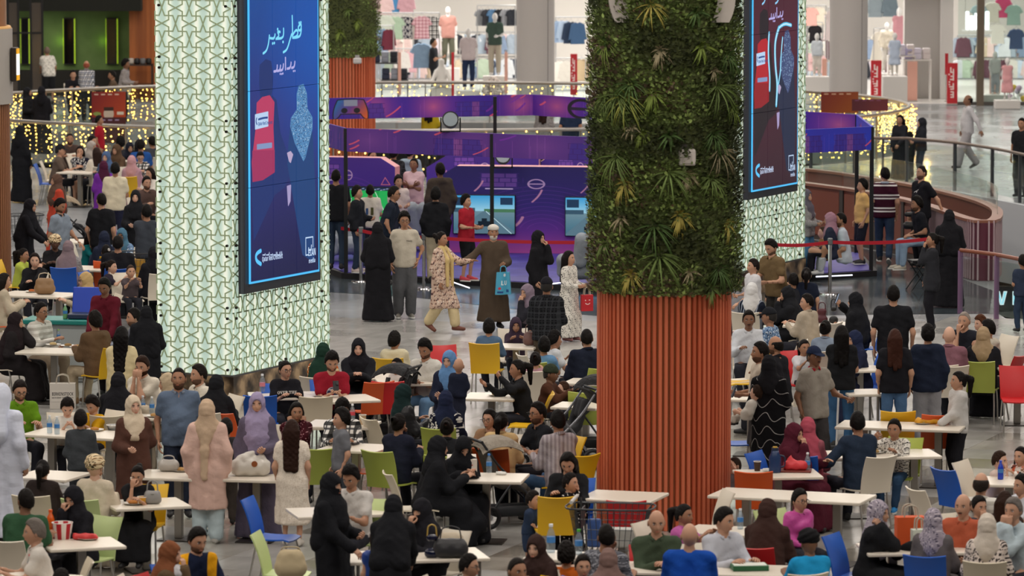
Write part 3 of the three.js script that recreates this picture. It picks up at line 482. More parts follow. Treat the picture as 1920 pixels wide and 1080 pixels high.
{
  const far = new THREE.Shape([new THREE.Vector2(-30, TILE_Z - 1.5), new THREE.Vector2(30, TILE_Z - 1.5), new THREE.Vector2(30, 175), new THREE.Vector2(-30, 175)]);
  const h1 = new THREE.Path(); h1.absellipse(VOID.cx, -VOID.cz, VOID.a, VOID.b, 0, 2 * Math.PI); far.holes.push(h1);
  far.holes.push(new THREE.Path(rightVoid));
  slabShape(far, -0.45, -0.0015, polished(greyTex), floor, 'slab');
  slabShape(new THREE.Shape([new THREE.Vector2(-30, -25), new THREE.Vector2(30, -25), new THREE.Vector2(30, TILE_Z - 1.5), new THREE.Vector2(-30, TILE_Z - 1.5)]), -0.45, -0.012, mat(0x4a4640, 0.6), floor, 'slab_bed');
  // dark granite ring round the gaming stand
  const ring = new THREE.Shape(flat2([[430, 545], [620, 548], [780, 558], [960, 579], [1117, 592], [1370, 594], [1640, 590], [1855, 588], [1861, 545], [1800, 522], [1700, 482], [1500, 445], [1000, 420], [430, 430]]));
  slabShape(ring, 0, 0.003, polished(darkTex, 0xffffff, 0.5), floor, 'granite_inlay');
  // square stone tiles of the seating area, laid on a grid turned by 20 degrees
  const S = 0.9, ang = -20 * deg, tiles = [], tm = [polished(stoneTex, 0xffffff), polished(stoneTex, 0xecebe8), polished(stoneTex2, 0xffffff), polished(stoneTex2, 0xf4f1ec)];
  for (let i = -70; i < 70; i++) for (let j = -70; j < 70; j++) {
    const gx = i * S, gz = j * S, x = gx * Math.cos(ang) + gz * Math.sin(ang), z = -63 - gx * Math.sin(ang) + gz * Math.cos(ang), D = -z;
    if (D > 46 && D < TILE_Z - 0.3 && Math.abs(x) < D * 0.1067 + 0.9) tiles.push([x, z, D]);
  }
  tiles.sort((a, b) => a[2] - b[2]);
  const base = new RoundedBoxGeometry(S - 0.006, 0.012, S - 0.006, 1, 0.002), vars = [0, 1, 2, 3, 4, 5].map((n) => { const g = base.clone(), u = g.attributes.uv, p = g.attributes.position; for (let i = 0; i < u.count; i++) u.setXY(i, p.getX(i) + n * 1.7, p.getZ(i) + n * 0.9); return g; });
  const rest = [];
  tiles.forEach(([x, z], n) => { const v = (n * 7) % 6; if (n < 300) part('floor_tile', vars[v], tm[(n * 5 + (n >> 3)) % 4], floor, [x, -0.006, z], [0, ang, 0]); else rest.push(moved(vars[v], x, -0.006, z, 0, ang, 0)); });
  const o = part('floor_tiles', merged(rest), tm[0], floor); o.userData = { kind: 'stuff', label: 'square stone floor tiles further back' };
}
{ // white edge of the floor round the right-hand opening, and of the oval one
  const pts = rightVoid.map((p) => V(p.x, 0, -p.y)).slice(0, 5), far = slab((u, v) => { const t = u * 3, i = Math.min(2, Math.floor(t)), p = pts[i].clone().lerp(pts[i + 1], t - i); return [p.x, -1.75 * (1 - v) + 0.0, p.z + 0.06]; }, 12, 2, 0.1);
  struct('trim_1', far, mat(0xb9bcc2, 0.55), [0, 0, 0], 0, 'pale curved floor edge above the opening at the right');
  const e = slab((u, v) => { const a = u * 2 * Math.PI; return [VOID.cx + (VOID.a + 0.05) * Math.cos(a), -0.8 + v * 0.8, VOID.cz + (VOID.b + 0.05) * Math.sin(a)]; }, 64, 1, 0.08);
  struct('trim_2', e, mat(0x8c8a88, 0.6), [0, 0, 0], 0, 'edge of the oval floor opening');
}
struct('floor_lower', box(60, 0.3, 205), mat(0x3c4044, 0.3), [0, -6.2, -75], 0, 'floor of the level below');
const plaster = mat(0xb8b2aa, 0.85);
{ // ceiling with recessed panels
  const c = struct('ceiling', box(60, 0.3, 205), mat(0x8d8983, 0.9), [0, CEIL + 0.2, -75]);
  const pm = mat(0xffffff, 0.6, { emissive: 0xfff1e2, emissiveIntensity: 1.6 });
  PANELS.forEach(([x, z]) => { const t = thing('ceiling_panel', 'square glowing ceiling panel over the hall', 'ceiling light', [x, CEIL, z], 0, 'ceiling panels'); part('diffuser', box(2.9, 0.02, 2.9), pm, t, [0, -0.01, 0]); part('light_frame', merged([moved(box(3.1, 0.08, 0.08), 0, 0, 1.5), moved(box(3.1, 0.08, 0.08), 0, 0, -1.5), moved(box(0.08, 0.08, 3.1), 1.5, 0, 0), moved(box(0.08, 0.08, 3.1), -1.5, 0, 0)]), mat(0xcfcac2, 0.6), t); });
}
struct('wall_left', box(0.4, 18.5, 205), plaster, [-30, 2.9, -75]);
struct('wall_right', box(0.4, 18.5, 205), plaster, [30, 2.9, -75]);
struct('wall_back', box(60.4, 18.5, 0.4), plaster, [0, 2.9, -177]);
struct('wall_front', box(60.4, 18.5, 0.4), plaster, [0, 2.9, 27]);
// ---------- the two backlit lattice pillars with their tall screens ----------
function clipSeg(x0, y0, x1, y1, W, H) {
  let t0 = 0, t1 = 1; const dx = x1 - x0, dy = y1 - y0;
  for (const [p, q] of [[-dx, x0], [dx, W - x0], [-dy, y0], [dy, H - y0]]) { if (p === 0) { if (q < 0) return null; } else { const r = q / p; if (p < 0) t0 = Math.max(t0, r); else t1 = Math.min(t1, r); } }
  return t0 < t1 - 1e-4 ? [x0 + dx * t0, y0 + dy * t0, x0 + dx * t1, y0 + dy * t1] : null;
}
const LP = 0.218;
function latticePanel(W, H, ox, oy) {          // strips in the x-y plane, 0..W by 0..H; star net of flat and tall crosses
  const list = [], strip = (x0, y0, x1, y1) => { const c = clipSeg(x0, y0, x1, y1, W, H); if (!c) return; const L = Math.hypot(c[2] - c[0], c[3] - c[1]); list.push(moved(box(1, 1, 1), (c[0] + c[2]) / 2, (c[1] + c[3]) / 2, 0.005, 0, 0, Math.atan2(c[3] - c[1], c[2] - c[0]), [L + 0.01, 0.0185, 0.009])); };
  for (let i = -1; i <= W / LP + 1; i++) for (let j = -1; j <= H / LP + 1; j++) {
    const cx = (i + ox) * LP, cy = (j + oy) * LP, f = ((i + j) % 2 + 2) % 2 === 0, a = f ? LP / 2 : LP * 0.2, b = f ? LP * 0.235 : LP / 2;
    strip(cx - a, cy - b, cx + a, cy + b); strip(cx - a, cy + b, cx + a, cy - b);
    const mx = cx + LP / 2, my = cy + LP / 2; strip(mx, my - LP * 0.265, mx, my + LP * 0.265); strip(mx - LP * 0.3, my, mx + LP * 0.3, my);
  }
  return merged(list);
}
const glowTex = canvasTex(64, 4, (g, w) => { for (let x = 0; x < w; x++) { const t = Math.pow(0.5 + 0.5 * Math.cos(x / w * 2 * Math.PI), 1.6); g.fillStyle = `rgb(${172 + 74 * t},${196 + 50 * t},${184 + 42 * t})`; g.fillRect(x, 0, 1, 4); } }, { repeat: [1 / LP, 1] });
const glowMat = new THREE.MeshPhysicalMaterial({ color: 0x9aa89e, roughness: 0.3, emissive: 0xffffff, emissiveMap: glowTex, emissiveIntensity: 0.72 });
const latticeMat = mat(0xaabd9a, 0.5), boltMat = mat(0x2c2420, 0.4, { metalness: 0.6 });
const marbleTex = noiseTex(256, 6, 91, [38, 28, 20], [176, 150, 116], { repeat: [1.2, 1.2], contrast: 2.4 });
const BASE_H = 0.45, PANEL_H = LP * 4, ROWS = 7;
function latticePillar(corner, ang, W, L, label) {
  const t = thing('lattice_pillar', label, 'pillar', corner, ang), top = BASE_H + ROWS * PANEL_H;
  part('plinth', uvMetres(new THREE.BoxGeometry(W + 0.04, BASE_H - 0.02, L + 0.04)), mat(0xffffff, 0.3, { map: marbleTex }), t, [-W / 2, (BASE_H - 0.02) / 2, -L / 2]);
  part('core', box(W - 0.06, CEIL + 0.05 - BASE_H, L - 0.06), mat(0xa8aea6, 0.7), t, [-W / 2, BASE_H + (CEIL + 0.05 - BASE_H) / 2, -L / 2]);
  part('bottom_trim', box(W + 0.03, 0.035, L + 0.03), mat(0x4a4c50, 0.5), t, [-W / 2, BASE_H - 0.015, -L / 2]);
  const pg = (w) => cached('lp' + w, () => { const g = new THREE.PlaneGeometry(w, PANEL_H - 0.004), u = g.attributes.uv; for (let i = 0; i < u.count; i++) u.setXY(i, u.getX(i) * w, u.getY(i)); return g; });
  const lat = [W, L].map((w, n) => [0, 1].map((odd) => cached('lat' + w + odd, () => latticePanel(w, PANEL_H, n ? 0.3 : 0.5, 0.5))));
  for (let r = 0; r < ROWS; r++) {
    const y = BASE_H + r * PANEL_H;
    for (const [n, w, ry, dx, dz] of [[0, W, 0, -W, 0], [1, L, Math.PI / 2, 0, 0], [0, W, Math.PI, 0, -L], [1, L, -Math.PI / 2, -W, -L]]) {
      const seen = ry === 0 || ry === Math.PI / 2, d = V(w / 2, PANEL_H / 2, 0.002).applyAxisAngle(V(0, 1, 0), ry);
      const p = part('light_panel', pg(w), glowMat, t, [dx + d.x, y + d.y, dz + d.z], [0, ry, 0]);
      if (!seen) continue;
      part('lattice', lat[n][0], latticeMat, p, [-w / 2, -PANEL_H / 2, 0.002]);
      for (const s of n ? [-1, 0.05, 0.85] : [-1, 1]) for (const v of [-1, 1]) part('bolt', cyl(0.019, 0.019, 0.03, 8), boltMat, p, [s * (w / 2 - 0.07), v * (PANEL_H / 2 - 0.075), 0.02], [Math.PI / 2, 0, 0]);
    }
  }
  for (const [n, w, ry, x, z] of [[0, W, 0, -W / 2, 0.09], [1, L, Math.PI / 2, 0.09, -L / 2]]) { // the light that the panels throw out
    const l = new THREE.RectAreaLight(0xe9f5e4, 0.55, w, ROWS * PANEL_H); l.position.set(x, BASE_H + ROWS * PANEL_H / 2, z); l.rotation.y = Math.PI + ry; l.name = 'pillar_glow'; t.add(l);
  }
  return t;
}
const ANG = -25 * deg, PW = 1.199, PL = 2.96;
const cornerA = at(437, 764);
const farB = at(1508, 530), cornerB = farB.clone().add(V(PL * Math.sin(ANG), 0, PL * Math.cos(ANG)));
const pillarA = latticePillar(cornerA, ANG, PW, PL, 'white glowing star lattice pillar carrying the blue screen, beside the left tables');
const pillarB = latticePillar(cornerB, ANG, PW, PL, 'white glowing star lattice pillar carrying the maroon screen, behind the green column');

// the advertisement on the screens, drawn from positions read off the left screen
const SCR = { w: 2.12, h: 4.93, y0: 1.72 }, SX = (x) => (x - 465) / 132 * 512, SY = (x, y) => (SCR.y0 + SCR.h - (757 - 0.26 * (x - 465) - y) / (133 - (x - 465) * 0.045)) / SCR.h * 1060;
function ad(maroon) {
  return canvasTex(512, 1060, (g) => {
    const c = (x, y) => [SX(420 + x / 3.6), SY(420 + x / 3.6, y / 3.6)], c2 = (x, y) => [SX(420 + x / 2.452), SY(420 + x / 2.452, 280 + y / 2.452)];
    const path = (pts, f = c) => { g.beginPath(); pts.forEach(([x, y], i) => { const [X, Y] = f(x, y); if (!i) g.moveTo(X, Y); else if (i + 1 < pts.length) { const [nx, ny] = f(...pts[i + 1]); g.quadraticCurveTo(X, Y, (X + nx) / 2, (Y + ny) / 2); } else g.lineTo(X, Y); }); };
    const sharp = (pts, f = c) => { g.beginPath(); pts.forEach(([x, y], i) => (i ? g.lineTo(...f(x, y)) : g.moveTo(...f(x, y)))); }, line = (pts, s, w, f = c2) => { sharp(pts, f); g.strokeStyle = s; g.lineWidth = w; g.lineCap = 'butt'; g.lineJoin = 'miter'; g.stroke(); };
    const fill = (pts, s, f = c) => { sharp(pts, f); g.closePath(); g.fillStyle = g.strokeStyle = s; g.lineWidth = 5; g.lineJoin = 'round'; g.fill(); g.stroke(); }, stroke = (pts, s, w, f = c) => { path(pts, f); g.strokeStyle = s; g.lineWidth = w; g.lineCap = g.lineJoin = 'round'; g.stroke(); };
    const dot = (x, y, r, s) => { const [X, Y] = c(x, y); g.beginPath(); g.ellipse(X, Y, r * 1.1, r * 0.9, 0, 0, 7); g.fillStyle = s; g.fill(); };
    const bg = g.createLinearGradient(0, 0, 120, 1060);
    (maroon ? [[0, '#2e0a20'], [0.5, '#4a0f2c'], [1, '#2c0b22']] : [[0, '#08529f'], [0.3, '#15438f'], [0.55, '#2b2c74'], [0.8, '#1f2260'], [1, '#121848']]).forEach(([t, s]) => bg.addColorStop(t, s));
    g.fillStyle = bg; g.fillRect(0, 0, 512, 1060);
    if (!maroon) { const b = g.createRadialGradient(490, 330, 20, 470, 420, 420); b.addColorStop(0, 'rgba(4,84,176,.9)'); b.addColorStop(1, 'rgba(8,90,190,0)'); g.fillStyle = b; g.fillRect(0, 0, 512, 1060); }
    const navy = maroon ? '#120a1c' : '#16306e', teal = maroon ? '#0d1f40' : '#123f78', red = maroon ? '#b01427' : '#b93a63', red2 = maroon ? '#8d0d20' : '#a02f5e';
    // left figure: dark hair, red vest; right figure: patterned scarf
    fill([[232, 560], [236, 440], [275, 405], [310, 420], [322, 520], [318, 600], [305, 660], [240, 660]], navy);
    fill([[318, 650], [345, 680], [370, 900], [420, 1040], [430, 1180], [400, 1250], [330, 1300], [190, 1600], [175, 1100], [215, 690]], navy);
    fill([[215, 690], [250, 655], [300, 645], [330, 690], [322, 850], [330, 1080], [322, 1150], [250, 1190], [185, 1200], [180, 1080], [208, 850]], red);
    fill([[184, 1010], [330, 1010], [330, 1150], [250, 1200], [184, 1210]], red2); fill([[215, 968], [312, 960], [312, 985], [215, 994]], '#8296c0');
    fill([[203, 768], [288, 752], [288, 842], [203, 860]], '#b9d4f2'); stroke([[212, 790], [206, 810], [214, 830]], '#23488c', 5);
    g.fillStyle = '#23488c'; g.font = 'bold 15px sans-serif'; g.save(); g.translate(...c(222, 838)); g.scale(1.3, 1); g.fillText('Qatar Red Crescent', 0, 0, 80); g.restore(); stroke([[225, 798], [250, 790], [284, 788]], '#23488c', 6);
    fill([[440, 850], [425, 1000], [420, 1100], [520, 1700], [600, 1750], [610, 1300], [590, 900]], teal);
    const scarf = [[485, 640], [500, 590], [530, 580], [552, 640], [556, 740], [590, 800], [590, 870], [540, 1060], [528, 1080], [470, 960], [440, 850], [445, 800], [485, 745]];
    fill(scarf, maroon ? '#3c4c78' : '#4f86b8'); g.save(); path(scarf); g.clip(); seedState = 5; for (let i = 0; i < 900; i++) { const [X, Y] = c(430 + rnd() * 170, 570 + rnd() * 520); g.fillStyle = rnd() < 0.5 ? '#a9c6e0' : '#1c3a66'; g.fillRect(X, Y, 5, 2); } g.restore();
    fill([[418, 1030], [440, 1020], [455, 1040], [440, 1090], [430, 1080]], '#b9a6c8'); fill([[283, 165], [300, 160], [297, 230], [288, 250]], '#a79ac6', c2);
    // handwritten line and the line below it
    const hand = maroon ? '#8fd6ff' : '#7fe0ff';
    stroke([[515, 180], [497, 190], [496, 220], [512, 224], [518, 195], [514, 180]], hand, 8); stroke([[517, 215], [514, 255], [492, 268], [462, 268]], hand, 8); dot(503, 172, 5, hand); dot(514, 170, 5, hand);
    stroke([[455, 125], [457, 190], [456, 258]], hand, 8); stroke([[458, 250], [478, 215], [495, 225], [490, 260], [458, 268]], hand, 8); stroke([[450, 245], [436, 290], [424, 330], [412, 350], [394, 360]], hand, 8);
    stroke([[396, 205], [398, 250], [382, 268], [352, 268]], hand, 8); dot(392, 292, 5, hand); stroke([[372, 225], [350, 215], [368, 250], [345, 270]], hand, 8); dot(356, 205, 5, hand); stroke([[338, 240], [335, 268], [306, 262]], hand, 8); dot(322, 298, 5, hand); dot(333, 296, 5, hand); stroke([[300, 245], [296, 290], [284, 335], [272, 352], [258, 360]], hand, 8);
    const lav = '#b5aee6';
    stroke([[472, 428], [470, 462], [450, 466]], lav, 8); stroke([[446, 432], [444, 466], [420, 470]], lav, 8); stroke([[408, 408], [408, 474]], lav, 8); dot(408, 398, 4, lav); stroke([[394, 440], [392, 476], [372, 480]], lav, 8); stroke([[374, 448], [372, 480], [352, 482]], lav, 8); stroke([[352, 446], [352, 482], [330, 484]], lav, 8); dot(462, 488, 4, lav); dot(472, 487, 4, lav); dot(390, 500, 4, lav); dot(372, 502, 4, lav); dot(382, 503, 4, lav);
    // crescent logo with two lines, square logo
    const w = '#cfe4ff'; stroke([[160, 455], [138, 465], [138, 500], [160, 515]], '#5cc8ff', 13, c2);
    g.fillStyle = w; g.font = 'bold 21px sans-serif'; g.save(); g.translate(...c2(166, 504)); g.fillText('Qatar Red Crescent', 0, 0, 150); g.restore();
    line([[168, 474], [180, 474], [180, 466]], w, 3.5); line([[184, 474], [196, 474], [196, 468]], w, 3.5); line([[199, 460], [199, 474]], w, 3.5); line([[203, 474], [214, 474], [214, 467]], w, 3.5); line([[218, 474], [231, 474], [231, 460]], w, 3.5); line([[235, 460], [235, 474], [247, 474], [247, 460]], w, 3.5); line([[252, 474], [252, 458]], w, 3.5); line([[257, 474], [257, 458]], w, 3.5);
    line([[381, 474], [369, 476], [369, 398], [403, 393], [403, 440]], w, 4); line([[396, 428], [394, 452], [382, 454], [383, 440]], w, 5); g.fillStyle = w; g.save(); g.translate(...c2(380, 480)); g.font = 'bold 30px sans-serif'; g.fillText('ELAN', 0, 0, 58); g.font = 'bold 20px sans-serif'; g.fillText('media', 4, 22, 50); g.restore();
    if (maroon) for (const [pts, lw] of [[[[330, 600], [322, 700], [326, 830], [340, 950], [338, 1060]], 16], [[[430, 560], [395, 640], [390, 760], [400, 900], [420, 1010], [408, 1180]], 20], [[[430, 560], [480, 520], [560, 540]], 14], [[[470, 640], [455, 760], [452, 900], [430, 1010]], 12]]) { stroke(pts, '#57c8f0', lw); stroke(pts, '#d6f4ff', lw * 0.35); }
    g.strokeStyle = '#4fc4ff'; g.lineWidth = 9; g.strokeRect(3, 3, 506, 1054);
  });
}
function screenOn(pillar, maroon, label) {
  const t = thing('advertising_screen', label, 'screen', pillar.position.clone().setY(maroon ? 0.1 : 0), ANG), x = 0.16, z = (maroon ? -0.03 : -0.18) - SCR.w / 2, y = SCR.y0 + SCR.h / 2, tex = ad(maroon);
  part('frame', rbox(0.1, SCR.h + 0.26, SCR.w + 0.2, 0.01), mat(0x3c3f48, 0.45, { metalness: 0.4 }), t, [x - 0.06, y, z]);
  const m = new THREE.MeshPhysicalMaterial({ color: 0x05060a, roughness: 0.25, emissive: 0xffffff, emissiveMap: tex, emissiveIntensity: 0.9 });
  // 3 columns of video wall tiles, 1.35 m high, counted from the bottom
  const rows = [[0, 1.35], [1.35, 2.7], [2.7, 4.05], [4.05, SCR.h]];
  for (let c = 0; c < 3; c++) for (const [a, b] of rows) {
    const w = SCR.w / 3 - 0.008, h = b - a - 0.008, g = new THREE.BoxGeometry(w, h, 0.02), u = g.attributes.uv, p = g.attributes.position;
    for (let i = 0; i < u.count; i++) u.setXY(i, (c + 0.5) / 3 + p.getX(i) / SCR.w, ((a + b) / 2 + p.getY(i)) / SCR.h);
    part('screen_tile', g, m, t, [x + 0.012, SCR.y0 + (a + b) / 2, z + SCR.w / 2 - (c + 0.5) * SCR.w / 3], [0, Math.PI / 2, 0]);
  }
  for (const s of [-1, 1]) part('bracket', box(0.14, 0.06, 0.06), darkMetal(), t, [0.05, SCR.y0 + 0.4 + (s + 1) * 1.6, z]);
  const l = new THREE.RectAreaLight(maroon ? 0xb05080 : 0x5070e0, 0.35, SCR.w, SCR.h); l.position.set(x + 0.06, y, z); l.rotation.y = -Math.PI / 2; l.name = 'screen_glow'; t.add(l);
}
screenOn(pillarA, false, 'tall blue video screen with two figures, on the left lattice pillar');
screenOn(pillarB, true, 'tall maroon video screen with glossy figures, on the lattice pillar at right');

// ---------- round columns clad in timber slats, two of them with planted tops ----------
const woodTex = noiseTex(256, 5, 61, [176, 86, 56], [226, 126, 90], { streak: 0.06, repeat: [6, 0.7], contrast: 1.6 });
const woodMats = [0xffffff, 0xf2e0d4, 0xe8d2c6].map((c) => mat(c, 0.48, { map: woodTex }));
const slatTanTex = noiseTex(256, 5, 63, [128, 82, 52], [178, 124, 86], { streak: 0.06, repeat: [6, 0.7], contrast: 1.6 });
function slatColumn(c, r, h, n, label, opts = {}) {
  const t = thing('column', label, 'column', c);
  part('core', cyl(r - 0.035, r - 0.035, CEIL + 0.05, 32), mat(opts.core ?? 0x9a5a34, 0.3), t, [0, (CEIL + 0.05) / 2, 0]);
  const w = 2 * Math.PI * r / n * 0.58, g = cached('slat' + [w, h], () => { const b = new RoundedBoxGeometry(w, h, 0.045, 1, 0.006), u = b.attributes.uv, p = b.attributes.position; for (let i = 0; i < u.count; i++) u.setXY(i, p.getX(i) + p.getZ(i), p.getY(i)); return b; });
  for (let i = 0; i < n; i++) { const a = i / n * 2 * Math.PI; part('slat', g, opts.m ?? woodMats[(i * 5 + (i >> 2)) % 3], t, [Math.sin(a) * (r - 0.022), h / 2, Math.cos(a) * (r - 0.022)], [0, a, 0]); }
  return t;
}
// leaves and ferns of a green wall wrapped round a column
const leafGeo = (() => { const g = new THREE.BufferGeometry(); g.setAttribute('position', new THREE.Float32BufferAttribute([0, 0, 0, -0.4, 0.45, 0.08, 0, 0.5, -0.05, 0.4, 0.45, 0.08, 0, 1, 0.02], 3)); g.setIndex([0, 2, 1, 0, 3, 2, 1, 2, 4, 2, 3, 4]); g.computeVertexNormals(); return g; })();
function fernGeo(seed, n, L, w) {
  const s0 = seedState; seedState = seed; const list = [];
  for (let i = 0; i < n; i++) {
    const a = rr(-3.1, 3.1), out = rr(0.25, 0.8), len2 = L * rr(0.6, 1.1), q = [];
    for (let k = 0; k <= 4; k++) { const t = k / 4, rad = len2 * t; q.push([Math.sin(a) * rad * 0.9, Math.cos(a) * rad * 0.75 - rad * t * 0.5, 0.02 + out * len2 * Math.sin(t * 1.9) * 0.62]); }
    const pos = [], idx = []; q.forEach((p, k) => { const ww = w * [0.5, 1, 0.9, 0.6, 0.05][k]; pos.push(p[0] - Math.cos(a) * ww, p[1] + Math.sin(a) * ww, p[2] + 0.006, p[0], p[1], p[2] - 0.004, p[0] + Math.cos(a) * ww, p[1] - Math.sin(a) * ww, p[2] + 0.006); if (k) { const b = k * 3; for (const o of [0, 1]) idx.push(b - 3 + o, b - 2 + o, b + 1 + o, b - 3 + o, b + 1 + o, b + o); } });
    const g = new THREE.BufferGeometry(); g.setAttribute('position', new THREE.Float32BufferAttribute(pos, 3)); g.setIndex(idx); g.computeVertexNormals(); list.push(g);
  }
  seedState = s0; return mergeGeometries(list);
}
const leafy = (c, t = 0.25) => mat(c, 0.55, { transmission: 0.0, specularIntensity: 0.5 });
function greenTop(t, r, y0, y1, count, ferns, seed) {
  seedState = seed; const dummy = new THREE.Object3D();
  part('moss_core', cyl(r - 0.09, r - 0.09, y1 - y0, 40), mat(0x5a6238, 0.95), t, [0, (y0 + y1) / 2, 0]);
  const kinds = [[0x4b5338, 0.4, 0.04], [0x667646, 0.2, 0.04], [0x94aa62, 0.14, 0.04], [0x665646, 0.15, 0.038], [0x9a857a, 0.11, 0.038]];
  const patch = tileNoise(128, 4, seed + 3); const pick = (a, y) => patch[(Math.floor(((y * 0.45) % 1 + 1) % 1 * 127)) * 128 + Math.floor(((a / 6.2832) % 1 + 1) % 1 * 127)];
  const spots = kinds.map(() => []);
  for (let i = 0; i < count; i++) {
    const a = rnd() * 2 * Math.PI, y = rr(y0 - 0.02, y1), v = clamp((pick(a, y) - 0.5) * 3.2 + 0.5, 0, 0.999) * 0.68 + rnd() * 0.32; let k = 0, acc = 0; for (; k < kinds.length - 1; k++) { acc += kinds[k][1]; if (v < acc) break; }
    spots[k].push([a, y, rr(-0.1, 0.035)]);
  }
  kinds.forEach(([c, , s], k) => {
    const m = new THREE.InstancedMesh(leafGeo, leafy(c), spots[k].length), col = new THREE.Color(); m.name = 'leaves'; m.userData = { kind: 'stuff', label: 'small leaves of the green wall' }; m.castShadow = m.receiveShadow = true;
    spots[k].forEach(([a, y, o], i) => { const rad = r - 0.02 + o; dummy.position.set(Math.sin(a) * rad, y, Math.cos(a) * rad); dummy.rotation.set(rr(0.1, 1.5), a + rr(-0.8, 0.8), rr(-1.6, 1.6), 'YXZ'); const sc = s * rr(0.7, 1.5); dummy.scale.set(sc, sc * 1.25, sc); dummy.updateMatrix(); m.setMatrixAt(i, dummy.matrix); m.setColorAt(i, col.setScalar(rr(0.55, 1.35))); });
    t.add(m);
  });
  const fg = [[1, 26, 0.36, 0.011], [2, 30, 0.3, 0.013], [3, 24, 0.42, 0.011], [4, 30, 0.24, 0.016]].map((q, i) => cached('fern' + i, () => fernGeo(...q))), fc = [0x667a40, 0x949a4c, 0x74863c, 0x4a6432, 0x9c9274, 0xa89c50];
  for (const [px, py, kind, c, s] of ferns) { const p = at(px, py, 3), sx = (px - opt.cx) / opt.half, a = Math.asin(clamp(sx, -0.98, 0.98)), y = EYE - (opt.D - Math.cos(a) * r) * Math.tan(PITCH + Math.atan((py - 540) / FOCAL)); const f = part('fern', fg[kind], leafy(fc[c]), t, [Math.sin(a) * (r - 0.06), y, Math.cos(a) * (r - 0.06)], [0, a, 0]); f.scale.setScalar(s * 0.8); }
}
let opt = { cx: 1246, half: 141, D: 56 };
const colC = at(1244, 978), greenCol = slatColumn(colC, 0.784, 2.74, 72, 'round column of red-brown timber slats under a leafy green wall, centre right');
greenTop(greenCol, 0.885, 2.74, 6.4, 46000, [[1132, 80, 0, 2, 0.9], [1215, 8, 2, 5, 0.8], [1128, 72, 1, 3, 0.7], [1152, 175, 2, 0, 1], [1178, 155, 0, 3, 1], [1232, 92, 1, 4, 0.8], [1310, 85, 3, 2, 1.1], [1342, 160, 2, 0, 1.1], [1360, 100, 0, 3, 1], [1170, 180, 2, 1, 1], [1220, 172, 1, 2, 0.9], [1130, 180, 0, 0, 0.8], [1150, 290, 2, 0, 1.1], [1168, 340, 1, 5, 0.9], [1250, 320, 2, 0, 1.1], [1285, 325, 1, 4, 0.8], [1330, 330, 0, 0, 1], [1345, 280, 2, 4, 0.9], [1222, 420, 2, 3, 1.1], [1270, 400, 1, 5, 0.9], [1160, 405, 3, 4, 0.9], [1232, 475, 2, 0, 1.2], [1180, 510, 1, 5, 0.9], [1360, 415, 1, 5, 0.8], [1345, 500, 0, 3, 1], [1250, 250, 3, 3, 1], [1335, 248, 0, 3, 1], [1200, 245, 1, 2, 0.7], [1125, 350, 0, 0, 0.7], [1130, 450, 1, 0, 0.8], [1300, 20, 3, 3, 1], [1180, 235, 3, 4, 0.8], [1370, 200, 0, 2, 0.8], [1290, 505, 3, 4, 0.8], [1335, 130, 3, 4, 0.7], [1330, 535, 1, 0, 0.8]], 4101);
{ // white fittings on the green wall
  const D = 55.1, h = (py) => EYE - D * Math.tan(PITCH + Math.atan((py - 540) / FOCAL)), X = (px) => (px - 960) / FOCAL * D;
  const t = thing('wireless_box', 'small white rounded box mounted among the leaves of the green column', 'device', [X(1288), h(293), -D + 0.17]);
  part('housing', rbox(0.2, 0.2, 0.09, 0.035, 3), mat(0xc9c2bc, 0.5), t); part('mount', box(0.14, 0.06, 0.05), mat(0x55504c, 0.6), t, [0, 0.12, -0.02]); part('grille', rbox(0.12, 0.12, 0.02, 0.02), mat(0xb9b2ac, 0.6), t, [0, -0.01, 0.042]);
  for (const [px, s, w] of [[1158, -1, 'left'], [1362, 1, 'right']]) {
    const g = slab((u, v) => { const y = v * 0.55 - 0.27, x = s * (u - 0.5) * 0.2 - s * (0.5 - v) ** 2 * 0.28; return [x, y, 0.02 * u]; }, 4, 10, 0.1);
    single('bracket', g, mat(0xb9b2ab, 0.6), 'white curved bracket at the ' + w + ' upper side of the green column', 'bracket', [X(px), h(-2), -D + 0.04 - 0.06 * Math.abs(px - 1260) / 100]);
  }
}
opt = { cx: 641, half: 66, D: 111 };
const backC = at(641, 326), backCol = slatColumn(backC, 0.784, 2.74, 64, 'timber slat column with a leafy top behind the gaming stand');
greenTop(backCol, 0.9, 2.74, 6.4, 22000, [[670, 40, 1, 2, 0.9], [690, 75, 2, 0, 0.9], [640, 60, 1, 2, 0.9], [655, 20, 3, 0, 0.9]], 777);
{ const D = 110.2, t = thing('wireless_box', 'pale rounded box on the dark slat column behind the gaming stand', 'device', [(670 - 960) / FOCAL * D, EYE - D * Math.tan(PITCH + Math.atan((114 - 540) / FOCAL)), -D + 0.02]); part('housing', rbox(0.2, 0.14, 0.09, 0.04, 3), mat(0xb9b6b6, 0.5), t); part('mount', box(0.1, 0.08, 0.05), mat(0x9a9696, 0.6), t, [0, 0.09, -0.01]); }
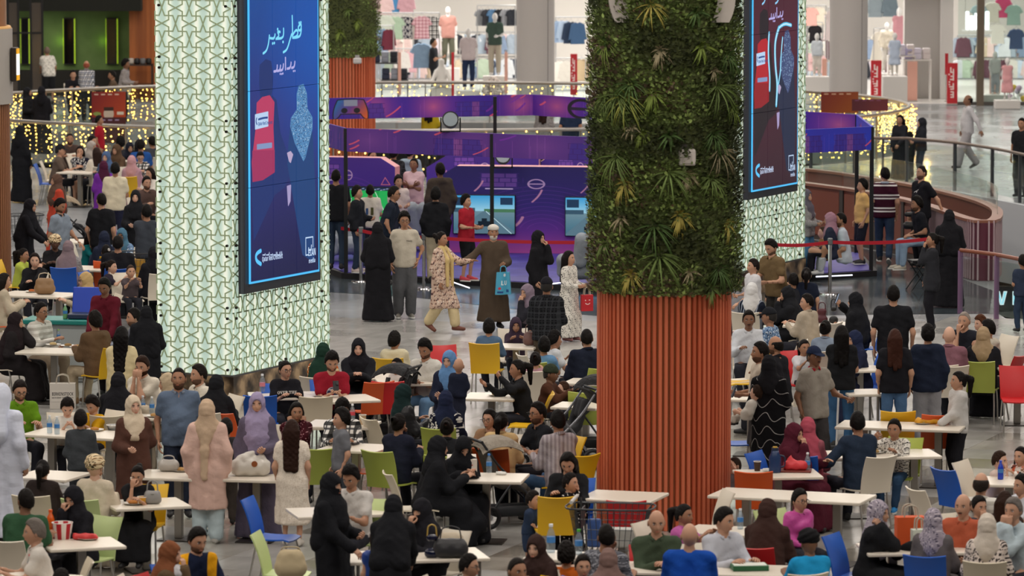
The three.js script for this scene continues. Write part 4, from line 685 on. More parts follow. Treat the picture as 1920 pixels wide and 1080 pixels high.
// the column at the left edge: slats below, a plain drum with a lit sign above
const leftC = at(-66, 560), leftCol = slatColumn(leftC, 0.8, 3.36, 84, 'tan timber slat column with a grey drum top at the left edge', { m: mat(0xffffff, 0.5, { map: slatTanTex }), core: 0x8f6344 });
part('drum', cyl(0.86, 0.86, 1.28, 48), mat(0xa39d97, 0.8), leftCol, [0, 3.36 + 0.64, 0]);
part('drum_cap', new THREE.TorusGeometry(0.8, 0.05, 6, 48), mat(0xc79a5c, 0.6), leftCol, [0, 4.64, 0], [Math.PI / 2, 0, 0]);
{ const t = thing('wall_sign', 'small lit sign with yellow ends on the grey drum of the left column', 'sign', [leftC.x, 0, leftC.z], 0); const a = 82 * deg; part('sign_box', rbox(0.22, 0.58, 0.1, 0.02), mat(0x24180e, 0.5), t, [Math.sin(a) * 0.92, 4.03, Math.cos(a) * 0.92], [0, a, 0]); part('sign_face', box(0.17, 0.36, 0.02), mat(0xf2f0ee, 0.5, { emissive: 0xfff4e8, emissiveIntensity: 0.9 }), t, [Math.sin(a) * 0.975, 4.03, Math.cos(a) * 0.975], [0, a, 0]); for (const s of [-1, 1]) part('sign_end', box(0.17, 0.09, 0.02), mat(0xd99a10, 0.5, { emissive: 0xd99a10, emissiveIntensity: 0.6 }), t, [Math.sin(a) * 0.975, 4.03 + s * 0.225, Math.cos(a) * 0.975], [0, a, 0]); }
// ---------- gaming stand: platform, printed ring on posts, kiosks with screens ----------
const bannerDraw = (base, hot, seed, pad, ribbons = 10) => (g, w, h) => {
  seedState = seed; g.fillStyle = base; g.fillRect(0, 0, w, h);
  const glow = (x, y, r, c) => { const q = g.createRadialGradient(x, y, 2, x, y, r); q.addColorStop(0, c); q.addColorStop(1, 'rgba(120,30,160,0)'); g.fillStyle = q; g.fillRect(x - r, y - r, 2 * r, 2 * r); };
  for (const x of [0.08, 0.4, 0.62, 0.95]) glow(x * w, h * 0.5, h * 1.3, hot);
  for (const x of [0.36, 0.78]) { g.strokeStyle = 'rgba(60,20,110,.8)'; g.lineWidth = 2; g.fillStyle = 'rgba(60,40,150,.75)'; g.beginPath(); g.moveTo(x * w - 70, h * 0.28); g.lineTo(x * w + 70, h * 0.28); g.lineTo(x * w + 80, h); g.lineTo(x * w - 80, h); g.fill(); g.fillStyle = 'rgba(235,120,160,.35)'; g.fillRect(x * w - 14, h * 0.28, 28, h); for (let r = 0; r < 4; r++) { g.beginPath(); g.moveTo(x * w - 80, h * (0.3 + r * 0.22)); g.lineTo(x * w + 80, h * (0.3 + r * 0.22)); g.stroke(); for (let c = 0; c < 6; c++) { const q = x * w - 78 + c * 28 + (r % 2) * 14; g.beginPath(); g.moveTo(q, h * (0.3 + r * 0.22)); g.lineTo(q, h * (0.52 + r * 0.22)); g.stroke(); } } }
  for (let i = 0; i < ribbons; i++) { const x = rnd() * w, y = rnd() * h, L = rr(15, 55), a = rr(-2.4, -0.6); g.strokeStyle = rnd() < 0.6 ? '#d8577a' : '#7a2fae'; g.lineWidth = rr(3, 9); g.lineCap = 'round'; g.beginPath(); g.moveTo(x, y); g.quadraticCurveTo(x + L * 0.5, y + L * Math.sin(a) * 0.3, x + L, y + L * Math.sin(a)); g.stroke(); }
  for (let i = 0; i < 16; i++) { const x = rnd() * w; g.strokeStyle = 'rgba(190,120,220,.35)'; g.lineWidth = 1.5; g.beginPath(); g.moveTo(x, rr(0, h * 0.5)); g.lineTo(x, h); g.stroke(); }
  if (pad) for (const [x, s] of pad) { // a game pad and a wheel
    if (s > 0) { g.save(); g.translate(x * w, h * 0.52); g.scale(s, s); const q = g.createLinearGradient(-60, -40, 60, 40); q.addColorStop(0, '#1d7fb8'); q.addColorStop(0.5, '#6a3a8c'); q.addColorStop(1, '#e0662a'); g.fillStyle = q; g.beginPath(); g.moveTo(-50, -40); g.quadraticCurveTo(0, -48, 50, -40); g.quadraticCurveTo(72, 10, 66, 46); g.quadraticCurveTo(52, 52, 38, 24); g.lineTo(-38, 24); g.quadraticCurveTo(-52, 52, -66, 46); g.quadraticCurveTo(-72, 10, -50, -40); g.fill(); g.strokeStyle = '#10131f'; g.lineWidth = 4; g.stroke(); g.fillStyle = '#8f98ac'; g.fillRect(-26, -40, 52, 28); g.fillStyle = '#15161d'; for (const d of [-24, 24]) { g.beginPath(); g.arc(d, 8, 12, 0, 7); g.fill(); } g.restore(); }
    else { g.strokeStyle = '#1a1626'; g.lineWidth = 12; g.beginPath(); g.arc(x * w, h * 0.55, h * 0.42, 0, 7); g.stroke(); g.fillStyle = '#262038'; g.fillRect(x * w - h * 0.4, h * 0.48, h * 0.8, h * 0.14); }
  }
};
const banFront = canvasTex(1024, 128, bannerDraw('#4a2f86', 'rgba(150,80,170,.55)', 301)), banBack = canvasTex(1024, 96, bannerDraw('#3d1f9c', 'rgba(230,110,150,.75)', 302, [[0.31, 1]])), banWheel = canvasTex(1024, 96, bannerDraw('#3d1f9c', 'rgba(230,110,150,.7)', 305, [[0.16, -1]])), banBlue = canvasTex(512, 128, bannerDraw('#1d3cc0', 'rgba(50,60,210,.5)', 303, null, 2));  // rear banners drawn more vivid: the light they face is in the colour
const RING_H = 2.7, BAN_H = 0.42, ringPx = [[648, 240], [1250, 262], [1440, 246], [1635, 237], [1607, 215], [1000, 177], [500, 186], [606, 229]], ring = ringPx.map(([x, y]) => at(x, y, RING_H));
const stand = thing('gaming_stand', 'purple gaming stand with printed overhead ring on black posts and blue platform', 'exhibition stand', [0, 0, 0]);
{
  const mid = ring.reduce((a, p) => a.add(p), V(0, 0, 0)).multiplyScalar(1 / ring.length), out = ring.map((p) => p.clone().sub(mid).multiplyScalar(1.02).add(mid));
  const sh = new THREE.Shape(out.map((p) => new THREE.Vector2(p.x, -p.z)));
  const carpetTex = noiseTex(256, 5, 71, [44, 34, 118], [66, 54, 158], { repeat: [0.8, 0.8] });
  part('platform', uvMetres(new THREE.ExtrudeGeometry(sh, { depth: 0.1, bevelEnabled: false }).rotateX(-Math.PI / 2)), mat(0x0c0c12, 0.6), stand, [0, 0.004, 0]);
  part('carpet', uvMetres(new THREE.ExtrudeGeometry(new THREE.Shape(out.map((p) => p.clone().sub(mid).multiplyScalar(0.985).add(mid)).map((p) => new THREE.Vector2(p.x, -p.z))), { depth: 0.012, bevelEnabled: false }).rotateX(-Math.PI / 2)), mat(0xffffff, 0.55, { map: carpetTex }), stand, [0, 0.104, 0]);
  const faces = [banFront, banFront, banBlue, banBlue, banWheel, banBack, banFront, banFront];
  ring.forEach((p, i) => {
    const q = ring[(i + 1) % ring.length], L = p.distanceTo(q), g = new THREE.BoxGeometry(L, BAN_H, 0.04), a = Math.atan2(-(q.z - p.z), q.x - p.x);
    const m = mat(i === 7 ? 0xc8c8ff : 0xffffff, 0.6, { map: faces[i] });
    part('banner', g, m, stand, [(p.x + q.x) / 2, RING_H - BAN_H / 2, (p.z + q.z) / 2], [0, a, 0]);
  });
  const post = (p, y0 = 0) => part('post', box(0.07, RING_H - 0.01, 0.07), darkMetal(), stand, [p.x, (RING_H - 0.01) / 2, p.z]);
  [0, 3, 4, 6].forEach((i) => post(ring[i])); post(ring[0].clone().lerp(ring[1], 0.465)); post(at(928, 180, RING_H)); post(ring[1]);
  for (const [a, b] of [[[1530, 519], [1598, 516]], [[1010, 535], [1075, 528]], [[880, 540], [840, 526]]]) { const A = at(...a, 0.12), B = at(...b, 0.12); part('light_strip', bar([A.x, 0.122, A.z], [B.x, 0.122, B.z], 0.012, 6), mat(0xffffff, 0.5, { emissive: 0xe8ecff, emissiveIntensity: 1.2 }), stand); }
}
const wallArt = (seed, dark) => canvasTex(512, 384, (g, w, h) => {
  const q = g.createLinearGradient(0, 0, 0, h); q.addColorStop(0, dark ? '#251c66' : '#4f2f96'); q.addColorStop(0.45, dark ? '#332480' : '#44259a'); q.addColorStop(0.75, '#6a2c9c'); q.addColorStop(1, '#b04aa0'); g.fillStyle = q; g.fillRect(0, 0, w, h);
  seedState = seed; for (let i = 0; i < 10; i++) { g.strokeStyle = 'rgba(160,80,210,.25)'; g.lineWidth = 3; g.beginPath(); g.arc(w * 0.55, h * 0.75, 40 + i * 18, 3.4, 6); g.stroke(); }
  g.fillStyle = 'rgba(170,110,215,.55)'; g.fillRect(w * 0.25, h * 0.08, 90, 62); g.strokeStyle = '#3b2280'; g.lineWidth = 3; for (let r = 0; r < 4; r++) { g.beginPath(); g.moveTo(w * 0.25 - 6, h * 0.08 + r * 20); g.lineTo(w * 0.25 + 96, h * 0.08 + r * 20); g.stroke(); for (let c = 0; c < 4; c++) { const x = w * 0.25 + c * 30 + (r % 2) * 15; g.beginPath(); g.moveTo(x, h * 0.08 + r * 20); g.lineTo(x, h * 0.08 + r * 20 + 20); g.stroke(); } } g.fillStyle = '#e8d8ff'; g.fillRect(w * 0.25 + 10, h * 0.08 + 66, 70, 5);
  for (let i = 0; i < 9; i++) { const x = rr(0.1, 0.95) * w, y = rr(0.1, 0.7) * h, L = rr(25, 60); g.strokeStyle = '#d89ac0'; g.lineWidth = rr(4, 8); g.lineCap = 'round'; g.beginPath(); g.moveTo(x, y); g.quadraticCurveTo(x - L * 0.1, y + L * 0.5, x - L * 0.45, y + L); g.stroke(); }
  g.strokeStyle = '#c9a8d8'; g.lineWidth = 5; g.beginPath(); g.arc(w * 0.52, h * 0.2, 20, 0, 7); g.stroke(); g.beginPath(); g.moveTo(w * 0.52 - 20, h * 0.2); g.lineTo(w * 0.52 + 20, h * 0.2); g.stroke(); g.fillStyle = '#2a2a44'; g.beginPath(); g.ellipse(w * 0.78, h * 0.4, 22, 26, 0, 0, 7); g.fill(); g.strokeStyle = '#7a7a9c'; g.beginPath(); g.ellipse(w * 0.78, h * 0.4, 22, 26, 0, 0, 7); g.stroke();
  g.strokeStyle = '#e07a9a'; g.lineWidth = 4; g.beginPath(); g.moveTo(w * 0.9, h * 0.22); g.lineTo(w * 0.95, h * 0.3); g.lineTo(w * 0.86, h * 0.3); g.closePath(); g.stroke();
});
const artA = wallArt(401, false), artB = wallArt(402, true);
function kiosk(p0, p1, h, depth, chamfer, art, label, edge = 0xd99aa0) {       // a printed wall from p0 to p1 on the floor, corners cut as in chamfer [left, right]
  const L = p0.distanceTo(p1), a = Math.atan2(-(p1.z - p0.z), p1.x - p0.x), t = thing('kiosk', label, 'kiosk', [p0.x, 0.118, p0.z], a), [cl, cr] = chamfer;
  const s = new THREE.Shape([new THREE.Vector2(0, 0), new THREE.Vector2(L, 0), new THREE.Vector2(L, h - cr * 0.6), new THREE.Vector2(L - cr, h), new THREE.Vector2(cl, h), new THREE.Vector2(0, h - cl * 0.6)]);
  part('wall_panel', new THREE.ExtrudeGeometry(s, { depth, bevelEnabled: false }), mat(edge, 0.6), t, [0, 0, -depth]);
  const f = new THREE.ExtrudeGeometry(s, { depth: 0.012, bevelEnabled: false }), u = f.attributes.uv, q = f.attributes.position; for (let i = 0; i < u.count; i++) u.setXY(i, q.getX(i) / L, q.getY(i) / h);
  part('printed_face', f, mat(0xffffff, 0.55, { map: art }), t); return t;
}
function tv(parentT, x, y, w, h, draw, label) {
  const p = V(x, y, 0.05).applyAxisAngle(V(0, 1, 0), parentT.rotation.y).add(parentT.position), t = thing('television', label, 'screen', p, parentT.rotation.y);
  part('tv_case', rbox(w, h, 0.05, 0.008), darkMetal(), t); part('tv_screen', new THREE.PlaneGeometry(w - 0.03, h - 0.03), new THREE.MeshPhysicalMaterial({ color: 0x050505, roughness: 0.2, emissive: 0xffffff, emissiveIntensity: 0.8, emissiveMap: canvasTex(256, 160, draw) }), t, [0, 0, 0.027]);
  const l = new THREE.RectAreaLight(0x80c0ff, 0.3, w, h); l.position.set(0, 0, 0.06); l.rotation.y = Math.PI; l.name = 'screen_glow'; t.add(l); return t;
}
const pitch = (g, w, h) => { g.fillStyle = '#1f9c4c'; g.fillRect(0, 0, w, h); g.fillStyle = '#27b058'; for (let i = 0; i < 6; i += 2) g.fillRect(i * w / 6, 0, w / 6, h); g.fillStyle = '#20304c'; g.fillRect(0, 0, w, 14); for (let i = 0; i < 60; i++) { g.fillStyle = ['#9fb4d8', '#5a6a90', '#d8d8e8'][i % 3]; g.fillRect(i * 4.3, 3 + (i * 7) % 8, 3, 4); } g.strokeStyle = '#d8f0d8'; g.lineWidth = 3; g.beginPath(); g.moveTo(w * 0.6, 20); g.lineTo(w * 0.85, h); g.stroke(); g.strokeRect(-20, 50, 70, 70); };
const race = (g, w, h) => { const q = g.createLinearGradient(0, 0, 0, h); q.addColorStop(0, '#3f9fd8'); q.addColorStop(0.4, '#9fd4ea'); q.addColorStop(0.42, '#6f8f9c'); q.addColorStop(1, '#3f6f86'); g.fillStyle = q; g.fillRect(0, 0, w, h); g.fillStyle = '#37566a'; g.fillRect(0, 52, w * 0.35, 18); g.fillStyle = '#4a7a5a'; g.fillRect(w * 0.5, 56, w * 0.5, 14); g.fillStyle = '#5b7a8a'; g.beginPath(); g.moveTo(w * 0.48, 66); g.lineTo(w * 0.54, 66); g.lineTo(w * 1.05, h); g.lineTo(-10, h); g.fill(); g.strokeStyle = '#c8e8f0'; g.lineWidth = 3; g.beginPath(); g.moveTo(w * 0.53, 66); g.lineTo(w * 0.95, h); g.stroke(); g.fillStyle = '#14222e'; g.fillRect(w * 0.4, 108, 52, 22); g.fillRect(w * 0.46, 96, 22, 16); g.fillStyle = '#0d141c'; g.fillRect(w * 0.36, 122, 16, 22); g.fillRect(w * 0.6, 122, 16, 22); g.fillStyle = '#1d3a58'; g.fillRect(6, 8, 60, 34); g.fillRect(w - 60, 8, 52, 30); };
const kA = kiosk(at(560, 470), at(741, 474), 1.68, 0.35, [0, 0.28], artA, 'printed kiosk wall with the green football screen, left on the gaming stand');
tv(kA, 1.42, 0.78, 1.2, 0.72, pitch, 'television showing a green football pitch on the gaming stand');
const kB = kiosk(at(807, 484), at(1190, 489), 1.62, 0.4, [0.5, 0], artB, 'dark purple kiosk wall with two racing screens on the gaming stand');
tv(kB, 1.03, 0.72, 1.18, 0.74, race, 'television with a racing game behind the red shirt'); tv(kB, 3.05, 0.7, 1.0, 0.74, race, 'television with a racing game half hidden by the green column');
const kC = kiosk(at(800, 448), at(1010, 450), 1.62, 0.3, [0.55, 0], artA, 'rear kiosk wall with a pink cut corner behind the racing screens', 0xd99aa8);
const kD = kiosk(at(1010, 446), at(1160, 447), 1.6, 0.3, [0.4, 0], artA, 'rear kiosk wall with a peach cut corner beside the green column', 0xe0a58c);
function stageLight(p, label) { const t = thing('stage_light', label, 'stage light', p); part('lamp_housing', moved(cyl(0.15, 0.13, 0.2, 20), 0, 0, 0, Math.PI / 2 - 0.25), darkMetal(), t, [0, 0.2, 0]); part('lens', moved(cyl(0.125, 0.125, 0.02, 20), 0, 0, 0, Math.PI / 2 - 0.25), mat(0x8f9aa2, 0.15), t, [0, 0.225, 0.1]); part('yoke', merged([moved(box(0.025, 0.26, 0.03), -0.17, 0.12, 0), moved(box(0.025, 0.26, 0.03), 0.17, 0.12, 0), moved(box(0.36, 0.025, 0.03), 0, 0.005, 0)]), darkMetal(), t); return t; }
stageLight(V(ring[0].x, RING_H, 0).copy(ring[0].clone().lerp(ring[1], 0.335)), 'round black stage light on top of the purple ring');
stageLight(at(943, 322, 1.68).setY(1.74).add(V(0, 0, -0.2)), 'black stage light clamped above the dark kiosk wall');
// padded grey gaming seats
const seatSoft = () => cached('softseat', () => skin([cap([-0.22, 0.28, 0.1], [0.22, 0.28, 0.1], 0.17), cap([-0.22, 0.26, -0.1], [0.22, 0.26, -0.1], 0.17)], 0.03, { k: 0.05, post: (d, x, y) => Math.max(d, 0.01 - y) })), backSoft = () => cached('softback', () => skin([cap([-0.2, 0.42, -0.28], [-0.2, 0.82, -0.38], 0.12), cap([0.2, 0.42, -0.28], [0.2, 0.82, -0.38], 0.12), cap([-0.02, 0.42, -0.28], [0.02, 0.82, -0.38], 0.12)], 0.03, { k: 0.02 })), armSoft = () => cached('softarm', () => skin([cap([0, 0.2, 0.2], [0, 0.4, 0.16], 0.1), cap([0, 0.42, 0.18], [0, 0.42, -0.25], 0.1), cap([0, 0.15, -0.2], [0, 0.4, -0.25], 0.1)], 0.03, { k: 0.08 }));
for (const [px, py, f, l] of [[786, 480, 165, 'grey padded gaming seat with its back to us, by the folded arms person'], [1096, 545, 200, 'grey padded gaming seat half behind the green column'], [645, 500, 30, 'grey padded gaming seat behind the red belt at left']]) { const t = thing('padded_armchair', l, 'armchair', at(px, py).setY(0.118), f * deg), m = mat(0x8b929c, 0.75, { bumpMap: clothBump, bumpScale: 0.01 }); part('seat', seatSoft(), m, t); part('backrest', backSoft(), m, t); for (const s of [-1, 1]) part('armrest', armSoft(), m, t, [s * 0.34, 0, 0]); }
// red belt barriers
const stanchions = [[677, 528], [795, 542], [1556, 552]].map(([x, y], i) => { const p = at(x, y), t = thing('barrier_post', ['chrome barrier post beside the black jacket', 'chrome barrier post behind the floral tunic', 'chrome barrier post in front of the small platform at right'][i], 'barrier post', p); part('base', cyl(0.17, 0.18, 0.025, 24), chrome(), t, [0, 0.0125, 0]); part('pole', cyl(0.032, 0.032, 0.88, 14), chrome(), t, [0, 0.46, 0]); part('head', rbox(0.085, 0.12, 0.085, 0.02), mat(0x77797c, 0.4, { metalness: 0.6 }), t, [0, 0.92, 0]); return p; });
const belt = (a, b, label) => single('barrier_belt', slab((u, v) => { const p = a.clone().lerp(b, u); return [p.x, 0.88 + v * 0.06 - 0.04 * 4 * u * (1 - u), p.z]; }, 10, 1, 0.004), mat(0xb01228, 0.6), label, 'belt');
belt(at(560, 500), stanchions[0], 'red barrier belt at the left, behind the lattice pillar'); belt(stanchions[0], stanchions[1], 'red barrier belt between the two chrome posts'); belt(stanchions[1], at(1180, 552), 'long red barrier belt running behind the green column'); belt(at(1440, 556), stanchions[2], 'red barrier belt coming out behind the right lattice pillar'); belt(stanchions[2], at(1745, 545), 'red barrier belt ending beside the folding stool');
// ---------- the oval opening: handrail, glass, strings of small warm lights ----------
const railMat = mat(0x9a9692, 0.35, { metalness: 0.7 }), glassMat = new THREE.MeshPhysicalMaterial({ color: 0xf2f8f6, roughness: 0.04, transmission: 1, thickness: 0, ior: 1.45, specularIntensity: 0.6 });
const oval = (a, r = 0) => V(VOID.cx + (VOID.a + r) * Math.cos(a), 0, VOID.cz + (VOID.b + r) * Math.sin(a));
{
  const t = thing('oval_balustrade', 'oval glass balustrade hung with warm strings of lights round the floor opening', 'railing'), N = 44;
  part('handrail', tube(Array.from({ length: 72 }, (_, i) => oval(i / 72 * 2 * Math.PI, 0.12).setY(1.08)), 0.045, 8, 144, true), railMat, t);
  for (let i = 0; i < N; i++) {
    const a = i / N * 2 * Math.PI, b = (i + 1) / N * 2 * Math.PI, p = oval(a, 0.12), q = oval(b, 0.12), L = p.distanceTo(q), m = p.clone().add(q).multiplyScalar(0.5), an = Math.atan2(-(q.z - p.z), q.x - p.x);
    part('glass_pane', cached('ovalpane' + Math.round(L * 100), () => box(L - 0.03, 0.98, 0.012)), glassMat, t, [m.x, 0.54, m.z], [0, an, 0]);
    part('post', box(0.03, 1.06, 0.05), railMat, t, [p.x, 0.53, p.z], [0, an, 0]);
  }
  // light strings hang outside the glass
  seedState = 909; const strings = [], warm = mat(0xffe2a0, 0.4, { emissive: 0xffc458, emissiveIntensity: 5 }), dummy = new THREE.Object3D(), spots = [];
  for (let i = 0; i < 520; i++) { const a = i / 520 * 2 * Math.PI, x = Math.cos(a), dense = x < -0.45 || x > 0.62 ? 1 : 0.55, r = rr(0.16, 0.3) * (rnd() < 0.5 ? 1 : -0.6); const p = oval(a, r), n = Math.round(rr(5, 10) * dense), len0 = rr(0.75, 1.05); for (let k = 0; k < n; k++) spots.push([p.x + rr(-0.03, 0.03), 1.05 - (k + rnd() * 0.7) / n * len0, p.z + rr(-0.03, 0.03)]); if (i % 4 === 0) strings.push(bar([p.x, 1.05, p.z], [p.x, 1.05 - len0, p.z], 0.003, 3)); }
  const im = new THREE.InstancedMesh(new THREE.IcosahedronGeometry(0.02, 0), warm, spots.length); im.name = 'fairy_lights'; im.userData = { kind: 'stuff', label: 'small warm string lights' };
  spots.forEach((s, i) => { dummy.position.set(...s); dummy.scale.setScalar(rr(0.6, 1.3)); dummy.updateMatrix(); im.setMatrixAt(i, dummy.matrix); }); t.add(im);
  part('light_cords', merged(strings), mat(0x3a3a30, 0.7), t);
  for (const a of [0.15, 0.5, 2.6, 2.95, 3.4, 3.8]) { const p = oval(a, 0.6), l = new THREE.PointLight(0xffc060, 1.6, 0, 2); l.position.set(p.x, 0.6, p.z); l.name = 'string_glow'; l.castShadow = true; t.add(l); }
}
// banners hanging over the opening
const poster = (bg, fg, lines) => (g, w, h) => { const q = g.createLinearGradient(0, 0, w, h); q.addColorStop(0, bg[0]); q.addColorStop(1, bg[1]); g.fillStyle = q; g.fillRect(0, 0, w, h); g.fillStyle = fg; for (let i = 0; i < 4; i++) g.fillRect(w * (0.08 + i * 0.2), h * 0.08, w * 0.12, h * 0.05); if (lines) { g.fillStyle = '#c9b8a8'; g.beginPath(); g.ellipse(w * 0.5, h * 0.86, w * 0.15, h * 0.26, 0, 0, 7); g.fill(); g.fillStyle = '#3a2018'; g.fillRect(w * 0.36, h * 0.6, w * 0.28, h * 0.14); g.fillStyle = '#d8d0c0'; g.fillRect(w * 0.74, h * 0.78, w * 0.2, h * 0.12); g.fillStyle = '#8a9a50'; g.beginPath(); g.ellipse(w * 0.16, h * 0.86, w * 0.12, h * 0.08, 0, 0, 7); g.fill(); } };
function hung(px, py0, py1, w, D, tex, label) { const y1 = EYE - D * Math.tan(PITCH + Math.atan((py0 - 540) / FOCAL)), y0 = EYE - D * Math.tan(PITCH + Math.atan((py1 - 540) / FOCAL)); return single('hanging_banner', slab((u, v) => [(u - 0.5) * w, y0 + (y1 - y0) * v, 0.03 * Math.sin(u * 5)], 10, 3, 0.01), mat(0xffffff, 0.7, { map: tex }), label, 'banner', [(px - 960) / FOCAL * D, 0, -D]); }
hung(203, 172, 268, 0.86, 121.5, canvasTex(128, 192, (g) => { poster(['#7a1a20', '#b8481c'], '#d8c0b0', 1)(g, 128, 96); g.save(); g.translate(0, 96); poster(['#3a1830', '#5a2418'], '#a89ac0', 0)(g, 128, 96); g.restore(); }), 'red printed banner hanging in the oval opening at left');  // darker lower half is the banner's reflection, painted into the print
hung(1575, 172, 212, 0.95, 121.5, canvasTex(128, 96, poster(['#6a1c12', '#8a4a12'], '#c8a890', 0)), 'rust red banner hanging in the oval opening at right');
hung(1632, 186, 208, 0.9, 119, canvasTex(128, 64, poster(['#4a1424', '#5a1a2c'], '#7a4a80', 0)), 'dark maroon banner below the oval handrail at right');

// ---------- restaurant behind, at the left: green wall with lit mirrors ----------
{
  const greenWall = noiseTex(256, 4, 81, [92, 122, 68], [112, 142, 84], { repeat: [0.5, 0.5] });
  struct('wall_green', uvMetres(new THREE.BoxGeometry(15, 2.6, 0.3)), mat(0xffffff, 0.8, { map: greenWall }), [-18.6, 1.3, -143.2], 0, 'green restaurant wall');
  struct('wall_timber', uvMetres(new THREE.BoxGeometry(1.6, 3.4, 0.5)), mat(0xffffff, 0.55, { map: noiseTex(256, 5, 83, [128, 66, 26], [186, 108, 52], { streak: 0.15, repeat: [1.5, 0.8] }) }), [-10.45, 1.7, -141.4], 0, 'orange timber end wall of the restaurant');
  struct('trim_canopy', box(15.5, 1.4, 3), mat(0x14160f, 0.9), [-18.6, 3.3, -142], 0, 'dark planted canopy over the restaurant');
  struct('baseboard_green', box(15, 0.75, 0.5), mat(0x15140f, 0.7), [-18.6, 0.375, -142.9], 0, 'dark bench back along the green wall');
  for (const [x, w] of [[-14.2, 'right'], [-18.6, 'left']]) { const t = thing('added_wall_fill', 'warm light strip under the ' + w + ' part of the restaurant canopy', 'ceiling light', [x, 2.58, -141.6]); part('diffuser', box(3.4, 0.02, 0.5), mat(0xffffff, 0.6, { emissive: 0xfff0d8, emissiveIntensity: 1.2 }), t); const l = new THREE.RectAreaLight(0xfff0dc, 4, 3.4, 0.5); l.position.set(0, -0.02, 0); l.rotation.x = -Math.PI / 2; l.name = 'added_fill_glow'; t.add(l); }  // fill lights added under the canopy to brighten the green wall
  const D = 143, X = (px) => (px - 960) / FOCAL * D, Y = (py) => EYE - D * Math.tan(PITCH + Math.atan((py - 540) / FOCAL));
  for (const [a, b, s, l] of [[120, 142, 'between the two white shirts', 1], [200, 222, 'above the plaid shirt', 1], [40, 57, 'behind the glass partition', 0]]) {
    const t = thing('wall_mirror', 'tall dark mirror with a lime light strip, ' + s, 'mirror', [X((a + b) / 2), (Y(33) + Y(121)) / 2, -143 + 0.03]), w = X(b) - X(a), h = Y(33) - Y(121);
    part('mirror_frame', rbox(w, h, 0.08, 0.01), mat(0x0c0c0a, 0.5), t); part('mirror_glass', box(w - 0.09, h - 0.07, 0.01), mat(0x2c2d30, 0.12, { metalness: 0.9 }), t, [-0.02, 0, 0.041]);
    part('light_strip', box(0.035, h - 0.06, 0.02), mat(0xa8c830, 0.5, { emissive: 0xa6d020, emissiveIntensity: 0.4 }), t, [w / 2 - 0.02, 0, 0.045]); part('light_strip', box(0.02, h - 0.06, 0.02), mat(0xa8c830, 0.5, { emissive: 0xa6d020, emissiveIntensity: 0.4 }), t, [-w / 2 - 0.012, 0, 0.0]);
    if (l) { const q = new THREE.PointLight(0xb8e030, 0.07); q.position.set(-w / 2 - 0.1, 0, 0.09); q.name = 'strip_glow'; t.add(q); }
  }
  const part2 = thing('glass_partition', 'black framed glass partition at the left of the restaurant', 'partition', [0, 0, -138.5]); const Xp = (px) => (px - 960) / FOCAL * 138.5;
  for (const px of [15, 35, 58, 80]) part('post', box(0.06, 3, 0.06), darkMetal(), part2, [Xp(px), 1.5, 0]);
  for (const [a, b] of [[15, 35], [58, 80]]) part('glass_pane', box(Xp(b) - Xp(a) - 0.06, 2.9, 0.012), mat(0x8a8078, 0.15, { transmission: 0.75, thickness: 0 }), part2, [(Xp(a) + Xp(b)) / 2, 1.47, 0]);
  part('transom', box(Xp(80) - Xp(15), 0.05, 0.05), darkMetal(), part2, [(Xp(15) + Xp(80)) / 2, 2.05, 0]);
  // service shelf with pots at the timber wall
  const sh = thing('service_shelf', 'dark service shelf with pots beside the timber wall', 'shelf', [-10.9, 0, -140.6]);
  part('shelf_board', box(0.75, 0.04, 0.4), mat(0x2a1a10, 0.6), sh, [0, 1.02, 0]); part('shelf_board', box(0.75, 0.04, 0.4), mat(0x5a3418, 0.6), sh, [0, 0.45, 0]); for (const s of [-1, 1]) part('shelf_side', box(0.04, 1.05, 0.4), mat(0x2a1a10, 0.6), sh, [s * 0.36, 0.53, 0]);
  const potL = ['pale', 'black', 'grey', 'dark']; [0xb9b0a6, 0x18181a, 0x6a6a6c, 0x1f1b18].forEach((c, i) => single('pot', new THREE.LatheGeometry([[0, 0], [0.07, 0], [0.09, 0.06], [0.08, 0.16], [0.06, 0.18]].map((q) => new THREE.Vector2(...q)), 14), mat(c, 0.4), potL[i] + ' pot standing on the service shelf by the timber wall', 'pot', [-11.15 + i * 0.17, 1.04, -140.55]));
}
// ---------- clothes shops behind ----------
struct('wall_shop', box(24, 3.4, 0.3), mat(0xd4d0ca, 0.8), [6.2, 1.7, -154], 0, 'white back wall of the shops');
struct('wall_shop_side', box(0.3, 3.4, 15), mat(0xc9c4bc, 0.8), [-6.4, 1.7, -147], 0, 'side wall of the clothes shop');
struct('floor_shop', box(24.2, 0.01, 16), mat(0xd9d6d2, 0.25), [6.2, 0.006, -146.6], 0, 'white polished shop floor');
struct('trim_shop', box(25, 1.6, 17), mat(0xd0ccc6, 0.8), [6.2, 5.2, -146.5], 0, 'soffit over the shops');
{ const pm = mat(0xffffff, 0.6, { emissive: 0xfffaf2, emissiveIntensity: 1.5 }); for (let i = 0; i < 5; i++) for (let j = 0; j < 2; j++) { const x = -3.4 + i * 4.8, z = -142 - j * 7; const t = thing('shop_light', 'bright ceiling light panel over the clothes shops', 'ceiling light', [x, 4.38, z], 0, 'shop ceiling lights'); part('diffuser', box(3.2, 0.03, 1.6), pm, t); const l = new THREE.RectAreaLight(0xfffaf4, 11, 3.2, 1.6); l.position.set(0, -0.03, 0); l.rotation.x = -Math.PI / 2; l.name = 'shop_glow'; t.add(l); } }
